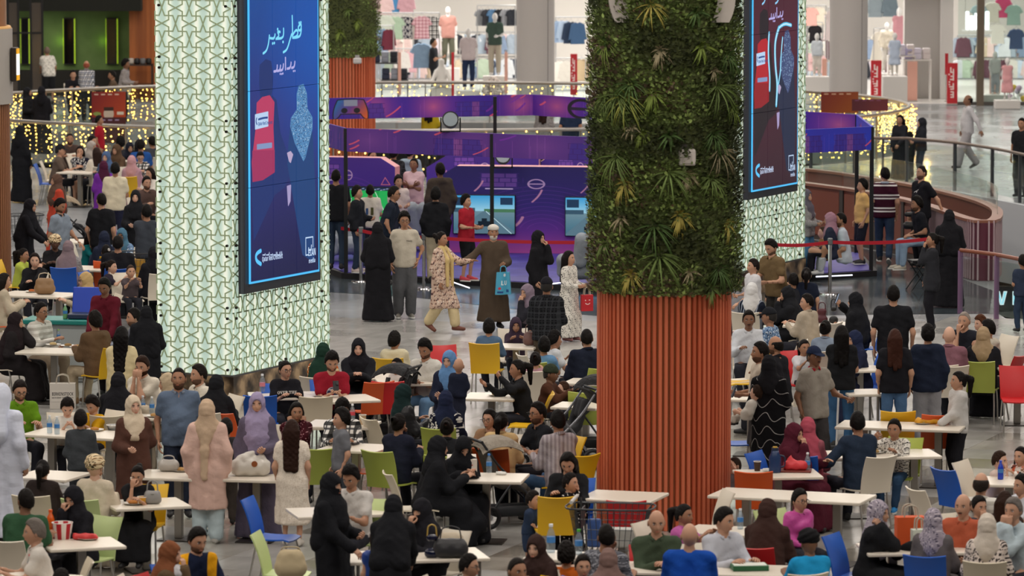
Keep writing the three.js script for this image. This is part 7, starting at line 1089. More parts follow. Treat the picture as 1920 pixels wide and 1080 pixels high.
p(1900, 934, 'si', -35, 'mm', { t: 'shirt b4c4cc', h: 'short 6a6460', k: 1, H: 1.78, chair: 'white' }, 'seated grey haired person in pale blue shirt with hands at the mouth');
p(1884, 922, 'si', 160, 'tt', { t: 'shirt 3a2a24', h: 'long 2a1810', fem: 1, H: 1.58, chair: 'white' }, 'seated person with long brown hair behind the animal print coat');
p(1840, 886, 'si', 165, 'tt', { t: 'shirt c8c8c8 finew', h: 'balding 2a2420', k: 1, H: 1.78, wide: 1.12, chair: 'white' }, 'seated balding person in white ribbed shirt, back turned');
p(1875, 847, 'si', 60, 'mt', { t: 'tee c4b0a8', h: 'short 2a1a10', k: 0, H: 1.05, chair: 'white' }, 'short seated person in pale tee eating at the right edge');
p(1914, 838, 'si', -40, 'tt', { t: 'dress ddd4cc flower2', h: 'tails 140f0d', k: 1, H: 1.2, sl: 2, chair: 'white' }, 'short seated person in flowered dress at the right edge');
p(1916, 890, 'si', -60, 'tt', { t: 'tee c0c4cc', h: 'short 15110f', k: 1, H: 1.6, chair: 'blue' }, 'seated person in white at the right edge above the grey hair');
// bottom centre
p(1231, 956, 'si', 5, 'TT', { t: 'shirt 3d4a38', h: 'bald 0', k: 1, H: 1.8, wide: 1.12, hp: 8, chair: 'red' }, 'seated bald person in olive green shirt facing us');
p(1137, 983, 'si', 150, 'tm', { t: 'tee 5a5c64 greymarl', h: 'crop 14110f', k: 2, H: 1.78, wide: 1.1, hy: 40, chair: 'blue' }, 'seated person in mottled grey tee with hand at the mouth');
p(1293, 981, 'si', 175, 'tt', { t: 'tee 0d46a0', h: 'bald 0', k: 1, H: 1.78, wide: 1.18, chair: 'blue' }, 'seated bald person in royal blue tee, back turned');
p(1358, 952, 'si', 30, 'tt', { t: 'shirt b9bcc6', h: 'short 130f0e', k: 1, H: 1.78, hy: 25, hp: 8, chair: 'white' }, 'seated person in white shirt looking to the right beside the royal blue tee');
p(1283, 946, 'si', 60, 'tt', { t: 'tee b05a98', h: 'pony 130f0e', k: 2, H: 1.25, chair: 'white' }, 'short seated person with braids in pink top facing right');
p(1005, 1006, 'si', -25, 'tt', { t: 'robe 33221f', h: 'hijab 33221f', fem: 1, k: 0, H: 1.62, cape: 1, chair: 'white' }, 'seated smiling person in dark brown headscarf at the bottom edge');
p(1062, 1021, 'si', 175, 'tt', { t: 'tee c8641c', h: 'curly 14100e', k: 1, H: 1.25, chair: 'yellow' }, 'short seated person with curly hair on a yellow chair, back turned');
p(1093, 1041, 'si', 10, 'tt', { t: 'tee 8a6a5a', h: 'short 16110f', k: 1, H: 1.25, chair: 'white' }, 'short person facing us at the bottom edge beside the taupe headscarf');
p(1141, 1031, 'si', 175, 'tt', { t: 'robe 6a5650', h: 'hijab 7a625c', H: 1.58, cape: 1, chair: 'white' }, 'seated person in taupe headscarf at the bottom edge, back turned');
p(970, 1046, 'si', 30, 'tm', { t: 'jacket 3a4248', h: 'crop 1a1512', k: 2, H: 1.74, chair: 'white' }, 'person with cropped dark hair at the bottom edge left of the brown headscarf');
p(880, 1040, 'si', 70, 'tt', { t: 'tee 3a3c44', h: 'short 120f0e', gl: 1, k: 1, H: 1.35, chair: 'white' }, 'short person with glasses facing right at the bottom edge');
p(622, 889, 'st', 60, 'Wc', { t: 'robe 131418', h: 'niqab 131418', fem: 1, H: 1.66, cape: 1, wide: 1.08 }, 'standing person in black cloak and face veil, front centre left');
p(658, 874, 'si', -25, 'tt', { t: 'polo c8c4c0', h: 'thick 110e0d', k: 2, H: 1.76, hp: 20, lean: 14, wide: 1.08, chair: 'lime' }, 'seated person in white polo with a black wristwatch looking down');
p(738, 931, 'st', 172, 'WW', { t: 'robe 141519', h: 'hijab 141519', cape: 1, cover: 1, lean: 24, H: 1.6, wide: 1.1 }, 'stooping person in black cloak, back turned, front centre');
const catEars = p(708, 990, 'st', -160, 'cc', { t: 'dress 1c3f8c satin', b: 'none', h: 'curls 241812', k: 1, H: 1.16, hem: 0.35, sl: 0.15 }, 'short person in shiny blue dress wearing a cat ear headband');
p(790, 938, 'si', -40, 'mt', { t: 'robe 15161a', h: 'niqab 15161a', fem: 1, H: 1.64, cape: 1, chair: 'white' }, 'seated person in black cloak and face veil behind the handbags');
{ const m = mat(0xc8c2c0, 0.6), b = part('headband', merged([new THREE.TorusGeometry(0.098, 0.009, 6, 20, Math.PI), ...[-1, 1].map((s) => moved(new THREE.ConeGeometry(0.03, 0.06, 4), s * 0.055, 0.105, 0, 0, 0, -s * 0.35))]), m, catEars.root); b.applyMatrix4(catEars.hm.clone().multiply(new THREE.Matrix4().makeTranslation(0, 0.03, 0))); }
// ---------- the clothes shops: mannequins, rails of clothes, sale banners ----------
const atD = (px, py, D) => V((px - 960) / FOCAL * D, EYE - D * Math.tan(PITCH + Math.atan((py - 540) / FOCAL)), -D);
const shirtGeo = (long) => cached('hshirt' + long, () => { const s = new THREE.Shape(), L = long === 2 ? 1.05 : 0.7; s.moveTo(-0.07, 0); s.quadraticCurveTo(0, -0.05, 0.07, 0); s.lineTo(0.22, -0.06); if (long === 1) { s.lineTo(0.31, -0.55); s.lineTo(0.23, -0.56); } else { s.lineTo(0.32, -0.24); s.lineTo(0.24, -0.28); } s.lineTo(0.21, -0.2); s.lineTo(long === 2 ? 0.34 : 0.23, -L); s.lineTo(long === 2 ? -0.34 : -0.23, -L); s.lineTo(-0.21, -0.2); if (long === 1) { s.lineTo(-0.23, -0.56); s.lineTo(-0.31, -0.55); } else { s.lineTo(-0.24, -0.28); s.lineTo(-0.32, -0.24); } s.lineTo(-0.22, -0.06); return uvMetres(new THREE.ExtrudeGeometry(s, { depth: 0.05, bevelSize: 0.02, bevelThickness: 0.025, bevelSegments: 1, curveSegments: 4 }).translate(0, 0, -0.025)); });
const hangerGeo = () => cached('hanger', () => merged([tube([[0, 0.1, 0], [0.03, 0.13, 0], [0, 0.15, 0]], 0.004, 4, 4), bar([0, 0.1, 0], [-0.18, -0.03, 0], 0.005, 4), bar([0, 0.1, 0], [0.18, -0.03, 0], 0.005, 4)]));
let hungN = 0;
function hangShirt(px, py, D, color, pat, label, kind = 0, turn = 0, s = 1) { const t = thing('hanging_shirt', label, 'clothing', atD(px, py, D + (hungN++ % 4) * 0.03), turn * deg, 'clothes on the shop rails'); part('shirt', shirtGeo(kind), cloth(color, pat), t); part('hanger', hangerGeo(), mat(0x9a9a9c, 0.3, { metalness: 0.8 }), t); t.scale.set(s, s, s); return t; }
function rack(x0, x1, py, D, label) { const a = atD(x0, py, D), b = atD(x1, py, D), t = thing('clothes_rail', label, 'clothes rail', [(a.x + b.x) / 2, 0, -D]), w = b.x - a.x; part('rail', bar([-w / 2, a.y, 0], [w / 2, a.y, 0], 0.018), mat(0xb4b6b8, 0.3, { metalness: 0.8 }), t); for (const s of [-1, 1]) part('upright', bar([s * w / 2, 0.012, 0], [s * w / 2, a.y, 0], 0.018), mat(0xb4b6b8, 0.3, { metalness: 0.8 }), t); part('foot', box(w, 0.04, 0.4), mat(0xa8a8aa, 0.4), t, [0, 0.032, 0]); }
rack(712, 824, 24, 147, 'upper clothes rail behind the pink shirt mannequin'); rack(712, 784, 91, 146.2, 'lower clothes rail at the left of the shop'); rack(895, 966, 10, 149, 'clothes rail with dark shirts in the middle of the shop'); rack(1042, 1102, 32, 147, 'clothes rail right of the left round column'); rack(1512, 1548, 10, 147, 'clothes rail left of the right round column');
[[722, 30, 'c8d0c4', 0, 'pale green shirt, leftmost on the upper rail', 0], [741, 32, 'a8c0a8', 0, 'sage green shirt on the upper rail', 0], [760, 31, '26304a', 'printbw', 'navy printed shirt on the upper rail', 0], [775, 32, 'd0c8c0', 0, 'cream shirt on the upper rail', 0], [791, 31, '0', 'plaidp', 'pink checked shirt on the upper rail', 0], [809, 31, '0', 'plaidbw', 'black and white checked shirt on the upper rail', 0]].forEach(([x, y, c, pt, l, k]) => hangShirt(x, y, 147, c, pt, l, k, 0, 0.95));
[[722, -12, 'd0b4b4', 'faded pink jumper at the top left of the shop'], [745, -14, '4a86b8', 'bright blue top at the top left of the shop'], [762, -14, 'b89098', 'rose top at the top left of the shop']].forEach(([x, y, c, l]) => hangShirt(x, y, 149, c, 0, l, 1, 0, 0.9));
[[716, 55, '7c98b0', 'light denim shirt hanging lower left in the shop'], [729, 56, '5c2430', 'dark red shirt hanging lower left in the shop']].forEach(([x, y, c, l]) => hangShirt(x, y, 145.6, c, 0, l, 1, 40, 0.85));
[[737, 98, 'b4c4b4', 'mint shirt on the lower rail'], [754, 98, 'd8d4d0', 'white shirt on the lower rail'], [768, 98, 'd4a8b0', 'pink shirt on the lower rail']].forEach(([x, y, c, l]) => hangShirt(x, y, 146.2, c, 0, l, 1, 0, 0.85));
hangShirt(790, 82, 142, '7890a8', 0, 'blue grey shirt on the stand in front of the black tee shopper', 0, 0, 1.0);
[[902, 18, '7a7c80', 'grey shirt, first of the dark row'], [914, 18, '2a2c30', 'black shirt, second of the dark row'], [925, 18, '4a6a8a', 'blue shirt in the dark row'], [937, 18, '1c1d20', 'black shirt in the middle of the dark row'], [949, 18, '8a8c90', 'light grey shirt in the dark row'], [960, 18, '24262a', 'charcoal shirt beside the round column']].forEach(([x, y, c, l]) => hangShirt(x, y, 149, c, 0, l, 0, 25, 0.7));
[[1048, 40, '9ab0cc', 'pale blue shirt right of the left round column'], [1059, 40, 'a8bcd4', 'second pale blue shirt right of the round column'], [1070, 42, '2c3a50', 'navy shirt between blue and denim ones'], [1083, 43, '3a5474', 'denim shirt nearest the green column']].forEach(([x, y, c, l], i) => hangShirt(x, y, 146.9 + i * -0.06, c, 0, l, 1, 20, 0.9));
[[1050, 116, 'd4d0c8', 'white jumper low beside the left round column'], [1062, 116, 'c8c4bc', 'off-white jumper low beside the round column'], [1090, 112, 'b8a484', 'tan trousers low beside the green column']].forEach(([x, y, c, l]) => hangShirt(x, y, 145, c, 0, l, 1, 10, 0.9));
[[1520, 15, 'd8a8a0', 'peach dress left of the right round column'], [1534, 14, 'd8d0c0', 'cream dress left of the right round column'], [1528, 48, '1c1a1c', 'black top below the peach dress'], [1520, 100, 'd8b8b8', 'pale pink skirt low by the right pillar'], [1536, 104, 'd0a8a8', 'rose skirt low by the right round column']].forEach(([x, y, c, l]) => hangShirt(x, y, 146, c, 0, l, 0, 0, 0.75));
[[1726, 76, 'd4cc80'], [1736, 76, 'd8d4a8'], [1746, 76, 'd0c878'], [1757, 76, 'dcdccc']].forEach(([x, y, c], i) => hangShirt(x, y, 143.5, c, 0, ['first', 'second', 'third', 'fourth'][i] + ' yellow child dress from the left on the white shelf', 2, 10, 0.5));
[[1733, 124], [1744, 125], [1755, 126], [1768, 126]].forEach(([x, y], i) => hangShirt(x, y, 142.5, 'dcdad8', 0, ['first', 'second', 'third', 'fourth'][i] + ' white child dress from the left below the yellow ones', 2, 10, 0.55));
rack(1718, 1772, 72, 143.5, 'white shop rail with yellow child dresses'); rack(1726, 1778, 120, 142.5, 'white shop rail with white child dresses');
[[1562, 20, 'd8c8c8', 2], [1640, -5, '8a98a0', 1], [1652, -6, 'a8b0b4', 1], [1668, -6, '6a7a84', 1], [1835, 10, '9ab0b4', 0], [1860, 5, 'c8c4b8', 0], [1880, -4, 'c04a70', 0], [1900, 10, '8aa49a', 0], [1650, 60, 'd8d4c8', 2], [1870, 45, 'e0dcd4', 0], [1905, 55, '3a4a6a', 0]].forEach(([x, y, c, k], i) => hangShirt(x, y, 148, c, 0, ['pale pink dress beside the right column', 'blue grey jacket high in the right shop', 'silver jacket high in the right shop', 'slate jacket high in the right shop', 'pale teal top left of the dark glass post', 'ivory top right of the dark glass post', 'magenta top high at the far right', 'green top at the far right edge', 'ivory dress behind the child mannequins', 'white ruffled top beside the glowing sign', 'dark blue top at the far right edge'][i], k, 0, 0.85));
{ // crowded rails further in
  const cols = ['c8ccd0', '7a8ca4', 'd0b8b4', '3a4254', 'a8b8a4', 'd8d4cc', '5a3a44', '94a0ac', 'c4b49c', '2c2e34', 'b8c4d4', 'd4c8d0']; let ci; seedState = 515; rack(708, 738, 48, 145.6, 'short rail with denim and dark red shirts'); rack(705, 775, -20, 149, 'topmost rail at the left of the shop'); rack(1514, 1542, 42, 146, 'short rail with the black top'); rack(1512, 1544, 95, 146, 'low rail with pink skirts'); rack(1042, 1098, 109, 145, 'low rail beside the left round column'); rack(1552, 1575, 14, 148, 'rail behind the right round column'); rack(1638, 1664, 53, 148, 'rail behind the child mannequins'); rack(712, 966, 60, 151.5, 'long rear clothes rail in the left shop'); rack(1512, 1698, 70, 151.5, 'long rear clothes rail left of the grey shop wall'); rack(1796, 1935, 66, 151.5, 'long rear clothes rail behind the glass shop front');
  for (const [a, b, y] of [[714, 964, 62], [1514, 1696, 72], [1798, 1930, 68], [714, 964, 108], [1514, 1696, 112], [1798, 1930, 110]]) for (let x = a; x < b; x += rr(8, 13)) hangShirt(x, y + 3, 151.4, cols[ci = Math.floor(rnd() * 12)], 0, ['pale grey', 'steel blue', 'blush', 'navy', 'sage', 'ivory', 'plum', 'grey blue', 'sand', 'black', 'pale blue', 'pale lilac'][ci] + ' garment on the ' + (y > 90 ? 'lower' : 'upper') + ' rear rail of the ' + (a < 1000 ? 'left shop' : a < 1700 ? 'middle shop' : 'glass fronted shop'), rnd() < 0.5 ? 1 : 0, rr(-25, 25), 0.85);
  rack(712, 966, 106, 151.5, 'lower rear clothes rail in the left shop'); rack(1512, 1698, 110, 151.5, 'lower rear clothes rail left of the grey shop wall'); rack(1796, 1935, 108, 151.5, 'lower rear clothes rail behind the glass shop front');
}
// mannequins on plinths
function mannequin(px, py, face, arms, o, label, plinthH) { person(px, py, 'st', face, arms, { ...o, man: 1, dy: plinthH, h: 'bald 0', s: 'c8c6c4' }, label); const r = scene.children[scene.children.length - 1]; single('plinth', rbox(0.7, plinthH - 0.012, 0.6, 0.01, 1), mat(0xd4d0cc, 0.5), 'white plinth under the ' + label.replace('mannequin in ', 'mannequin in '), 'plinth', [r.position.x, plinthH / 2, r.position.z]); }
mannequin(840, 12, 8, 'dd', { t: 'tee b8867c', b: 'pants 59594a', H: 1.84 }, 'mannequin in dusty pink tee', 0.8);
mannequin(878, 53, 5, 'dd', { t: 'polo c4b8ba', b: 'jeans 22304c', H: 1.8 }, 'mannequin in pale striped shirt and jeans', 0.35);
mannequin(928, 24, -8, 'dc', { t: 'polo 44564e', b: 'pants b4ac9c', H: 1.84 }, 'mannequin in dark green polo', 0.75);
mannequin(1686, 14, 0, 'dd', { t: 'dress b8848c', b: 'none', H: 1.7, hem: 0.5, sl: 0.1, fem: 1 }, 'mannequin in rose dress high in the right shop', 0.75);
mannequin(1663, 42, 10, 'dd', { t: 'shirt c8c0b0', b: 'pants c8c4bc', H: 1.5 }, 'mannequin in ivory behind the small sale cards', 0.7);
mannequin(1678, 61, -10, 'dd', { t: 'dress b4c0d4', b: 'tights c8c4bc', H: 1.2, hem: 0.45 }, 'short mannequin in pale blue dress', 0.85);
mannequin(1889, 108, 0, 'dd', { t: 'dress d8a0a4', b: 'none', H: 1.15, hem: 0.3, sl: 0.1 }, 'short mannequin in pink party dress', 0.25);
mannequin(1866, 96, 15, 'dd', { t: 'tee c8c8c8', b: 'pants b0b4bc', H: 1.2 }, 'short mannequin in white tee at the far right', 0.3);
mannequin(1532, 62, 5, 'dd', { t: 'tee c8d0d8', b: 'pants d0c8c0', H: 1.2 }, 'short mannequin in white left of the right round column', 0.8);
// sale banners and pale signs
const saleTex = canvasTex(64, 256, (g, w, h) => { g.fillStyle = '#c4222e'; g.fillRect(0, 0, w, h); g.strokeStyle = '#f4e4e0'; g.lineWidth = 8; g.lineCap = 'round'; const s = (pts) => { g.beginPath(); pts.forEach(([x, y], i) => (i ? g.lineTo(x, y) : g.moveTo(x, y))); g.stroke(); }; s([[22, 30], [22, 58], [38, 58], [38, 40]]); s([[38, 58], [38, 84], [24, 84]]); s([[38, 84], [38, 108]]); s([[20, 104], [38, 104]]); s([[38, 130], [38, 165], [22, 165]]); s([[38, 150], [16, 150]]); s([[24, 182], [38, 182], [38, 216], [24, 216]]); s([[38, 200], [24, 200]]); for (const [x, y] of [[12, 72], [14, 120], [14, 136]]) { g.fillStyle = '#f4e4e0'; g.beginPath(); g.arc(x, y, 5, 0, 7); g.fill(); } });
const boardStand = (px, py0, py1, wpx, D, m, label) => { const a = atD(px, py0, D), b = atD(px, py1, D), w = wpx / FOCAL * D, t = thing('sale_banner', label, 'banner', [a.x, 0, -D]); const h = a.y - Math.max(0.04, b.y); part('board', rbox(w, h, 0.04, 0.008, 1), m, t, [0, a.y - h / 2, 0]); part('stand_foot', box(w * 1.1, 0.03, 0.35), mat(0xa8a4a0, 0.4), t, [0, 0.028, 0]); part('stand_pole', bar([0, 0.04, -0.03], [0, a.y - h, -0.03], 0.015), chrome(), t); };
const saleM = mat(0xffffff, 0.55, { map: saleTex }), blushM = mat(0xd8a494, 0.6);
boardStand(1643, 113, 188, 20, 139, saleM, 'red sale banner left of the grey shop wall'); boardStand(1786, 118, 200, 20, 138, saleM, 'red sale banner right of the white shop wall'); boardStand(1076, 101, 178, 13, 138, saleM, 'narrow red sale banner beside the green column'); boardStand(849, 98, 180, 5, 138, mat(0xc4222e, 0.55), 'thin red sale banner seen edge on'); boardStand(749, 98, 178, 6, 138, blushM, 'thin peach banner at the left of the shop'); boardStand(949, 98, 175, 6, 138, blushM, 'thin peach banner beside the green polo mannequin'); boardStand(1711, 115, 190, 19, 139.5, blushM, 'peach sign board before the white shelf'); boardStand(1866, 122, 195, 20, 139, mat(0xdcb4a4, 0.6), 'peach striped sign board at the far right'); boardStand(1546, 110, 170, 9, 139, blushM, 'peach sign board left of the right round column'); boardStand(1775, 100, 140, 6, 139.4, mat(0xb01a28, 0.6), 'small red tag board beside the right sale banner');
struct('wall_shop_front', box(1.3, 3.6, 0.5), mat(0xb2aeaa, 0.7), atD(1742, 0, 141.2).setY(1.8).add(V(-0.1, 0, 0)), 0, 'grey wall end between the shops'); struct('wall_shop_front_2', box(0.36, 3.6, 0.5), mat(0xe0dedc, 0.6), atD(1774, 0, 140.9).setY(1.8), 0, 'white wall edge between the shops');
struct('trim_post', box(0.2, 4, 0.25), mat(0x6a5f52, 0.4, { metalness: 0.4 }), atD(1838, 0, 137.6).setY(2), 0, 'dark bronze post of the glass shop front');
{ const D = 137.6, a = atD(1796, 0, D).x, b = atD(1990, 0, D).x, t = thing('shop_window', 'tall glass shop front at the far right', 'window', [0, 0, -D]); for (const [u, v] of [[a, atD(1834, 0, D).x - 0.05], [atD(1842, 0, D).x + 0.06, atD(1920, 0, D).x], [atD(1920, 0, D).x + 0.02, b]]) part('glass_pane', new THREE.BoxGeometry(v - u, 3.6, 0.015), glassMat, t, [(u + v) / 2, 1.9, 0]); part('base_rail', box(b - a, 0.1, 0.12), mat(0x4a4642, 0.5), t, [(a + b) / 2, 0.065, 0]); }
{ const c = atD(1828, 40, 145), t = thing('shop_sign', 'blurred glowing white sign inside the right shop', 'sign', c); const m = mat(0xffffff, 0.5, { emissive: 0xf4fbff, emissiveIntensity: 1.6 }); for (const [x, w, h] of [[-0.24, 0.1, 0.55], [-0.1, 0.12, 0.42], [0.04, 0.12, 0.5], [0.36, 0.12, 0.55], [0.22, 0.06, 0.3]]) part('letter_light', rbox(w, h, 0.05, 0.02), m, t, [x, h / 2 - 0.25, 0]); part('sign_bar', box(0.9, 0.03, 0.05), mat(0xd8d8d8, 0.4), t, [0.05, -0.27, 0]); for (const s of [-1, 1]) part('hanger', bar([s * 0.3, 0.25, -0.02], [s * 0.3, 2.0, -0.02], 0.006), chrome(), t); }
// tables of folded clothes and a flower window
for (const [px, py, l] of [[722, 118, 'low table of folded checked shirts at the left of the shop'], [740, 150, 'low table of folded dark jeans at the left of the shop'], [1690, 105, 'white display table behind the red banner'], [1720, 112, 'white display cube with folded lilac clothes']]) { const DT = px > 1000 ? 140 : 141, p0 = atD(px, py, DT), t = thing('display_table', l, 'table', [p0.x, 0, -DT]), h = Math.max(0.4, p0.y); part('table_top', rbox(0.8, 0.04, 0.5, 0.01), mat(px > 1000 ? 0xe0deda : 0x3a3a3e, 0.5), t, [0, h, 0]); for (const s of [-1, 1]) part('side', box(0.03, h - 0.02, 0.48), mat(px > 1000 ? 0xe0deda : 0x3a3a3e, 0.5), t, [s * 0.38, h / 2 - 0.005, 0]); const cols = px > 1000 ? [0xb8b4d8, 0xd8d4e4, 0xe0d8d8] : [0x2a3044, 0x8a8e9a, 0x23262e]; for (let i = 0; i < 6; i++) part('folded_stack', rbox(0.22, 0.16, 0.34, 0.03), mat(cols[i % 3], 0.85), t, [-0.26 + (i % 3) * 0.26, h + 0.1 + (i > 2 ? 0.16 : 0), 0]); }
single('sitting_figure', skin([cap([0, 0.3, 0], [0, 0.62, -0.05], 0.17, 0.15), cap([-0.1, 0.25, 0.05], [-0.2, 0.3, 0.45], 0.1, 0.08), cap([0.1, 0.25, 0.05], [0.2, 0.3, 0.45], 0.1, 0.08), cap([-0.15, 0.6, 0], [-0.3, 0.35, 0.25], 0.07, 0.05), cap([0.15, 0.6, 0], [0.3, 0.35, 0.25], 0.07, 0.05)], 0.03, { k: 0.05 }), cloth('0', 'animal'), 'headless seated display figure in black and white print', 'mannequin', atD(925, 140, 139).setY(0.0));
single('sitting_figure', skin([cap([0, 0.3, 0], [0, 0.68, -0.05], 0.17, 0.14), cap([0, 0.8, 0], [0, 0.93, 0.02], 0.075, 0.09), cap([-0.1, 0.25, 0.05], [-0.2, 0.3, 0.45], 0.1, 0.08), cap([0.1, 0.25, 0.05], [0.2, 0.3, 0.45], 0.1, 0.08), cap([-0.15, 0.64, 0], [-0.28, 0.35, 0.25], 0.07, 0.05), cap([0.15, 0.64, 0], [0.28, 0.35, 0.25], 0.07, 0.05)], 0.03, { k: 0.05 }), mat(0xd4d2ce, 0.6), 'white seated display figure beside the black tee shopper', 'mannequin', atD(828, 130, 139.4).setY(0.25));
single('plinth', rbox(0.6, 0.42, 0.5, 0.01, 1), mat(0xd4d0cc, 0.5), 'white plinth under the white seated display figure', 'plinth', atD(828, 130, 139.4).setY(0.22));
single('plinth', rbox(0.7, 0.12, 0.6, 0.01, 1), mat(0xd4d0cc, 0.5), 'low white plinth under the printed seated figure', 'plinth', atD(925, 140, 139).setY(0.07));
{ seedState = 66; const D = 139, cols = [0xd8d0e4, 0xc8a8c8, 0xe4e0dc, 0xd0b040]; for (let i = 0; i < 9; i++) { const q = atD(1890 + i * 4 + rr(-2, 2), 178 + rr(-14, 10), D), t = thing('flower_bunch', ['pale lilac', 'mauve', 'white', 'yellow'][i % 4] + ' flower bunch, number ' + ['one', 'two', 'three', 'four', 'five', 'six', 'seven', 'eight', 'nine'][i] + ' from the left in the shop window', 'flowers', [q.x, 0.012, -D + 0.2 + (i % 3) * 0.12], 0, 'window flowers'); part('blossom', new THREE.IcosahedronGeometry(0.09, 1), mat(cols[i % 4], 0.8), t, [0, q.y, 0]); part('stem', bar([0, 0, 0], [0, q.y, 0], 0.012, 5), mat(0x3c5a24, 0.8), t); } }
// ---------- bottles, food, bags, phones ----------
const onTable = (px, py, h = 0.75) => at(px, py, h);
const clearPl = new THREE.MeshPhysicalMaterial({ color: 0xdfe8ee, roughness: 0.1, transmission: 0.85, thickness: 0, ior: 1.4 });
const bottleGeo = () => cached('bottle', () => new THREE.LatheGeometry([[0, 0], [0.031, 0], [0.033, 0.012], [0.033, 0.07], [0.03, 0.085], [0.033, 0.1], [0.033, 0.13], [0.024, 0.165], [0.0135, 0.185], [0.0135, 0.2], [0, 0.2]].map((q) => new THREE.Vector2(...q)), 14));
function bottle(px, py, label, o = {}) { const t = thing('bottle', label, 'bottle', onTable(px, py, o.h ?? 0.75), 0); part('bottle_body', bottleGeo(), o.fill ? mat(o.fill, 0.25) : clearPl, t); part('bottle_label', cyl(0.0338, 0.0338, 0.045, 14), mat(o.label ?? 0x3a78b8, 0.5), t, [0, 0.1, 0]); part('cap', cyl(0.016, 0.016, 0.02, 12), mat(o.cap ?? 0xe0e4e8, 0.5), t, [0, 0.208, 0]); t.scale.setScalar(o.s ?? 1); return t; }
bottle(268, 774, 'water bottle with blue label, left one before the off-white polo'); bottle(285, 776, 'water bottle with blue label, right one before the off-white polo'); bottle(93, 812, 'water bottle, left one at the green polo'); bottle(107, 814, 'water bottle, right one at the green polo'); bottle(917, 886, 'water bottle with blue cap beside the printed box', { cap: 0x2a78c8 }); bottle(492, 737, 'pink labelled water bottle at the foot of the lattice pillar', { label: 0xc87a88, s: 1.15 }); bottle(661, 790, 'red labelled water bottle behind the checked shirt', { label: 0xb83a48 }); bottle(1514, 884, 'clear water bottle beside the red tray'); bottle(1388, 992, 'water bottle with blue label behind the white shirt'); bottle(1876, 899, 'bottle of dark blue drink at the right edge', { fill: 0x1a3ab0, cap: 0x2a4ac8 }); bottle(1033, 1036, 'large water bottle at the bottom edge beside the brown headscarf', { s: 1.35 }); bottle(95, 1006, 'orange soda bottle behind the striped bucket', { fill: 0xd85a10, cap: 0xe05a10, label: 0xd06018, s: 1.3 }); bottle(57, 1080, 'pink drink bottle before the grey haired person', { label: 0xc0405a, cap: 0xc83a4a }); bottle(110, 640, 'small green capped bottle on the plates table', { cap: 0x7ab03a, s: 0.8 }); bottle(1085, 1040, 'bottle with green cap beside the curly hair', { cap: 0x4aa83a, s: 1.2 });
// cups and tubs
const cupGeo = (a, b, h) => cached('cup' + [a, b, h], () => new THREE.LatheGeometry([[0, 0.002], [a, 0], [b, h], [b - 0.004, h], [a - 0.003, 0.006], [0, 0.006]].map((q) => new THREE.Vector2(...q)), 20));
const stripeTex = canvasTex(256, 64, (g, w, h) => { for (let i = 0; i < 12; i++) { g.fillStyle = i % 2 ? '#b8202c' : '#ece4dc'; g.fillRect(i * w / 12, 0, w / 12 + 1, h); } });
const kfcTex = canvasTex(256, 64, (g, w, h) => { g.fillStyle = '#ece6e0'; g.fillRect(0, 0, w, h); for (const x of [40, 120, 200]) { g.fillStyle = '#b8202c'; g.fillRect(x - 4, 8, 34, 40); g.fillStyle = '#f4f0ea'; g.font = 'bold 15px sans-serif'; g.fillText('KFC', x - 2, 34, 30); } });
function tub(px, py, a, b, h, m, label, name = 'food_bucket') { const t = thing(name, label, name === 'cup' ? 'cup' : 'bucket', onTable(px, py)); part('wall', cupGeo(a, b, h), m, t); part('rim', moved(new THREE.TorusGeometry(b, 0.004, 5, 20), 0, h, 0, Math.PI / 2), mat(0xe8e4de, 0.5), t); return t; }
tub(117, 1010, 0.085, 0.11, 0.17, mat(0xffffff, 0.55, { map: stripeTex }), 'red and white striped food bucket at lower left'); tub(1386, 640, 0.075, 0.095, 0.15, mat(0xffffff, 0.55, { map: kfcTex }), 'white and red chicken bucket before the white shirt'); tub(268, 945, 0.045, 0.06, 0.08, mat(0xd8a030, 0.6), 'yellow paper tub beside the small grey handbag'); tub(1420, 883, 0.032, 0.042, 0.11, mat(0x3a2418, 0.6), 'dark coffee cup beside the blue flask', 'cup'); tub(680, 796, 0.035, 0.045, 0.12, mat(0xb8a080, 0.5), 'tall iced coffee cup behind the grey tee', 'cup');
tub(212, 806, 0.06, 0.08, 0.06, mat(0xa8a8a8, 0.3, { metalness: 0.7 }), 'foil bowl in front of the yellow tee'); tub(1410, 641, 0.03, 0.04, 0.09, mat(0x2a4aa0, 0.5), 'blue paper cup beside the chicken bucket', 'cup');
const plateGeo = () => cached('plate', () => new THREE.LatheGeometry([[0, 0.004], [0.07, 0.004], [0.11, 0.018], [0.112, 0.022], [0.07, 0.01], [0, 0.01]].map((q) => new THREE.Vector2(...q)), 24));
function plate(px, py, label, food) { const t = thing('plate', label, 'plate', onTable(px, py)); part('dish', plateGeo(), mat(0xd8d4cc, 0.4), t); part('food', skin([cap([-0.03, 0.02, 0], [0.03, 0.02, 0.01], 0.03, 0.026), cap([0, 0.02, -0.03], [0.01, 0.022, 0.03], 0.024)], 0.016, { k: 0.02, post: (d, x, y) => Math.max(d, 0.012 - y) }), mat(food, 0.8), t); }
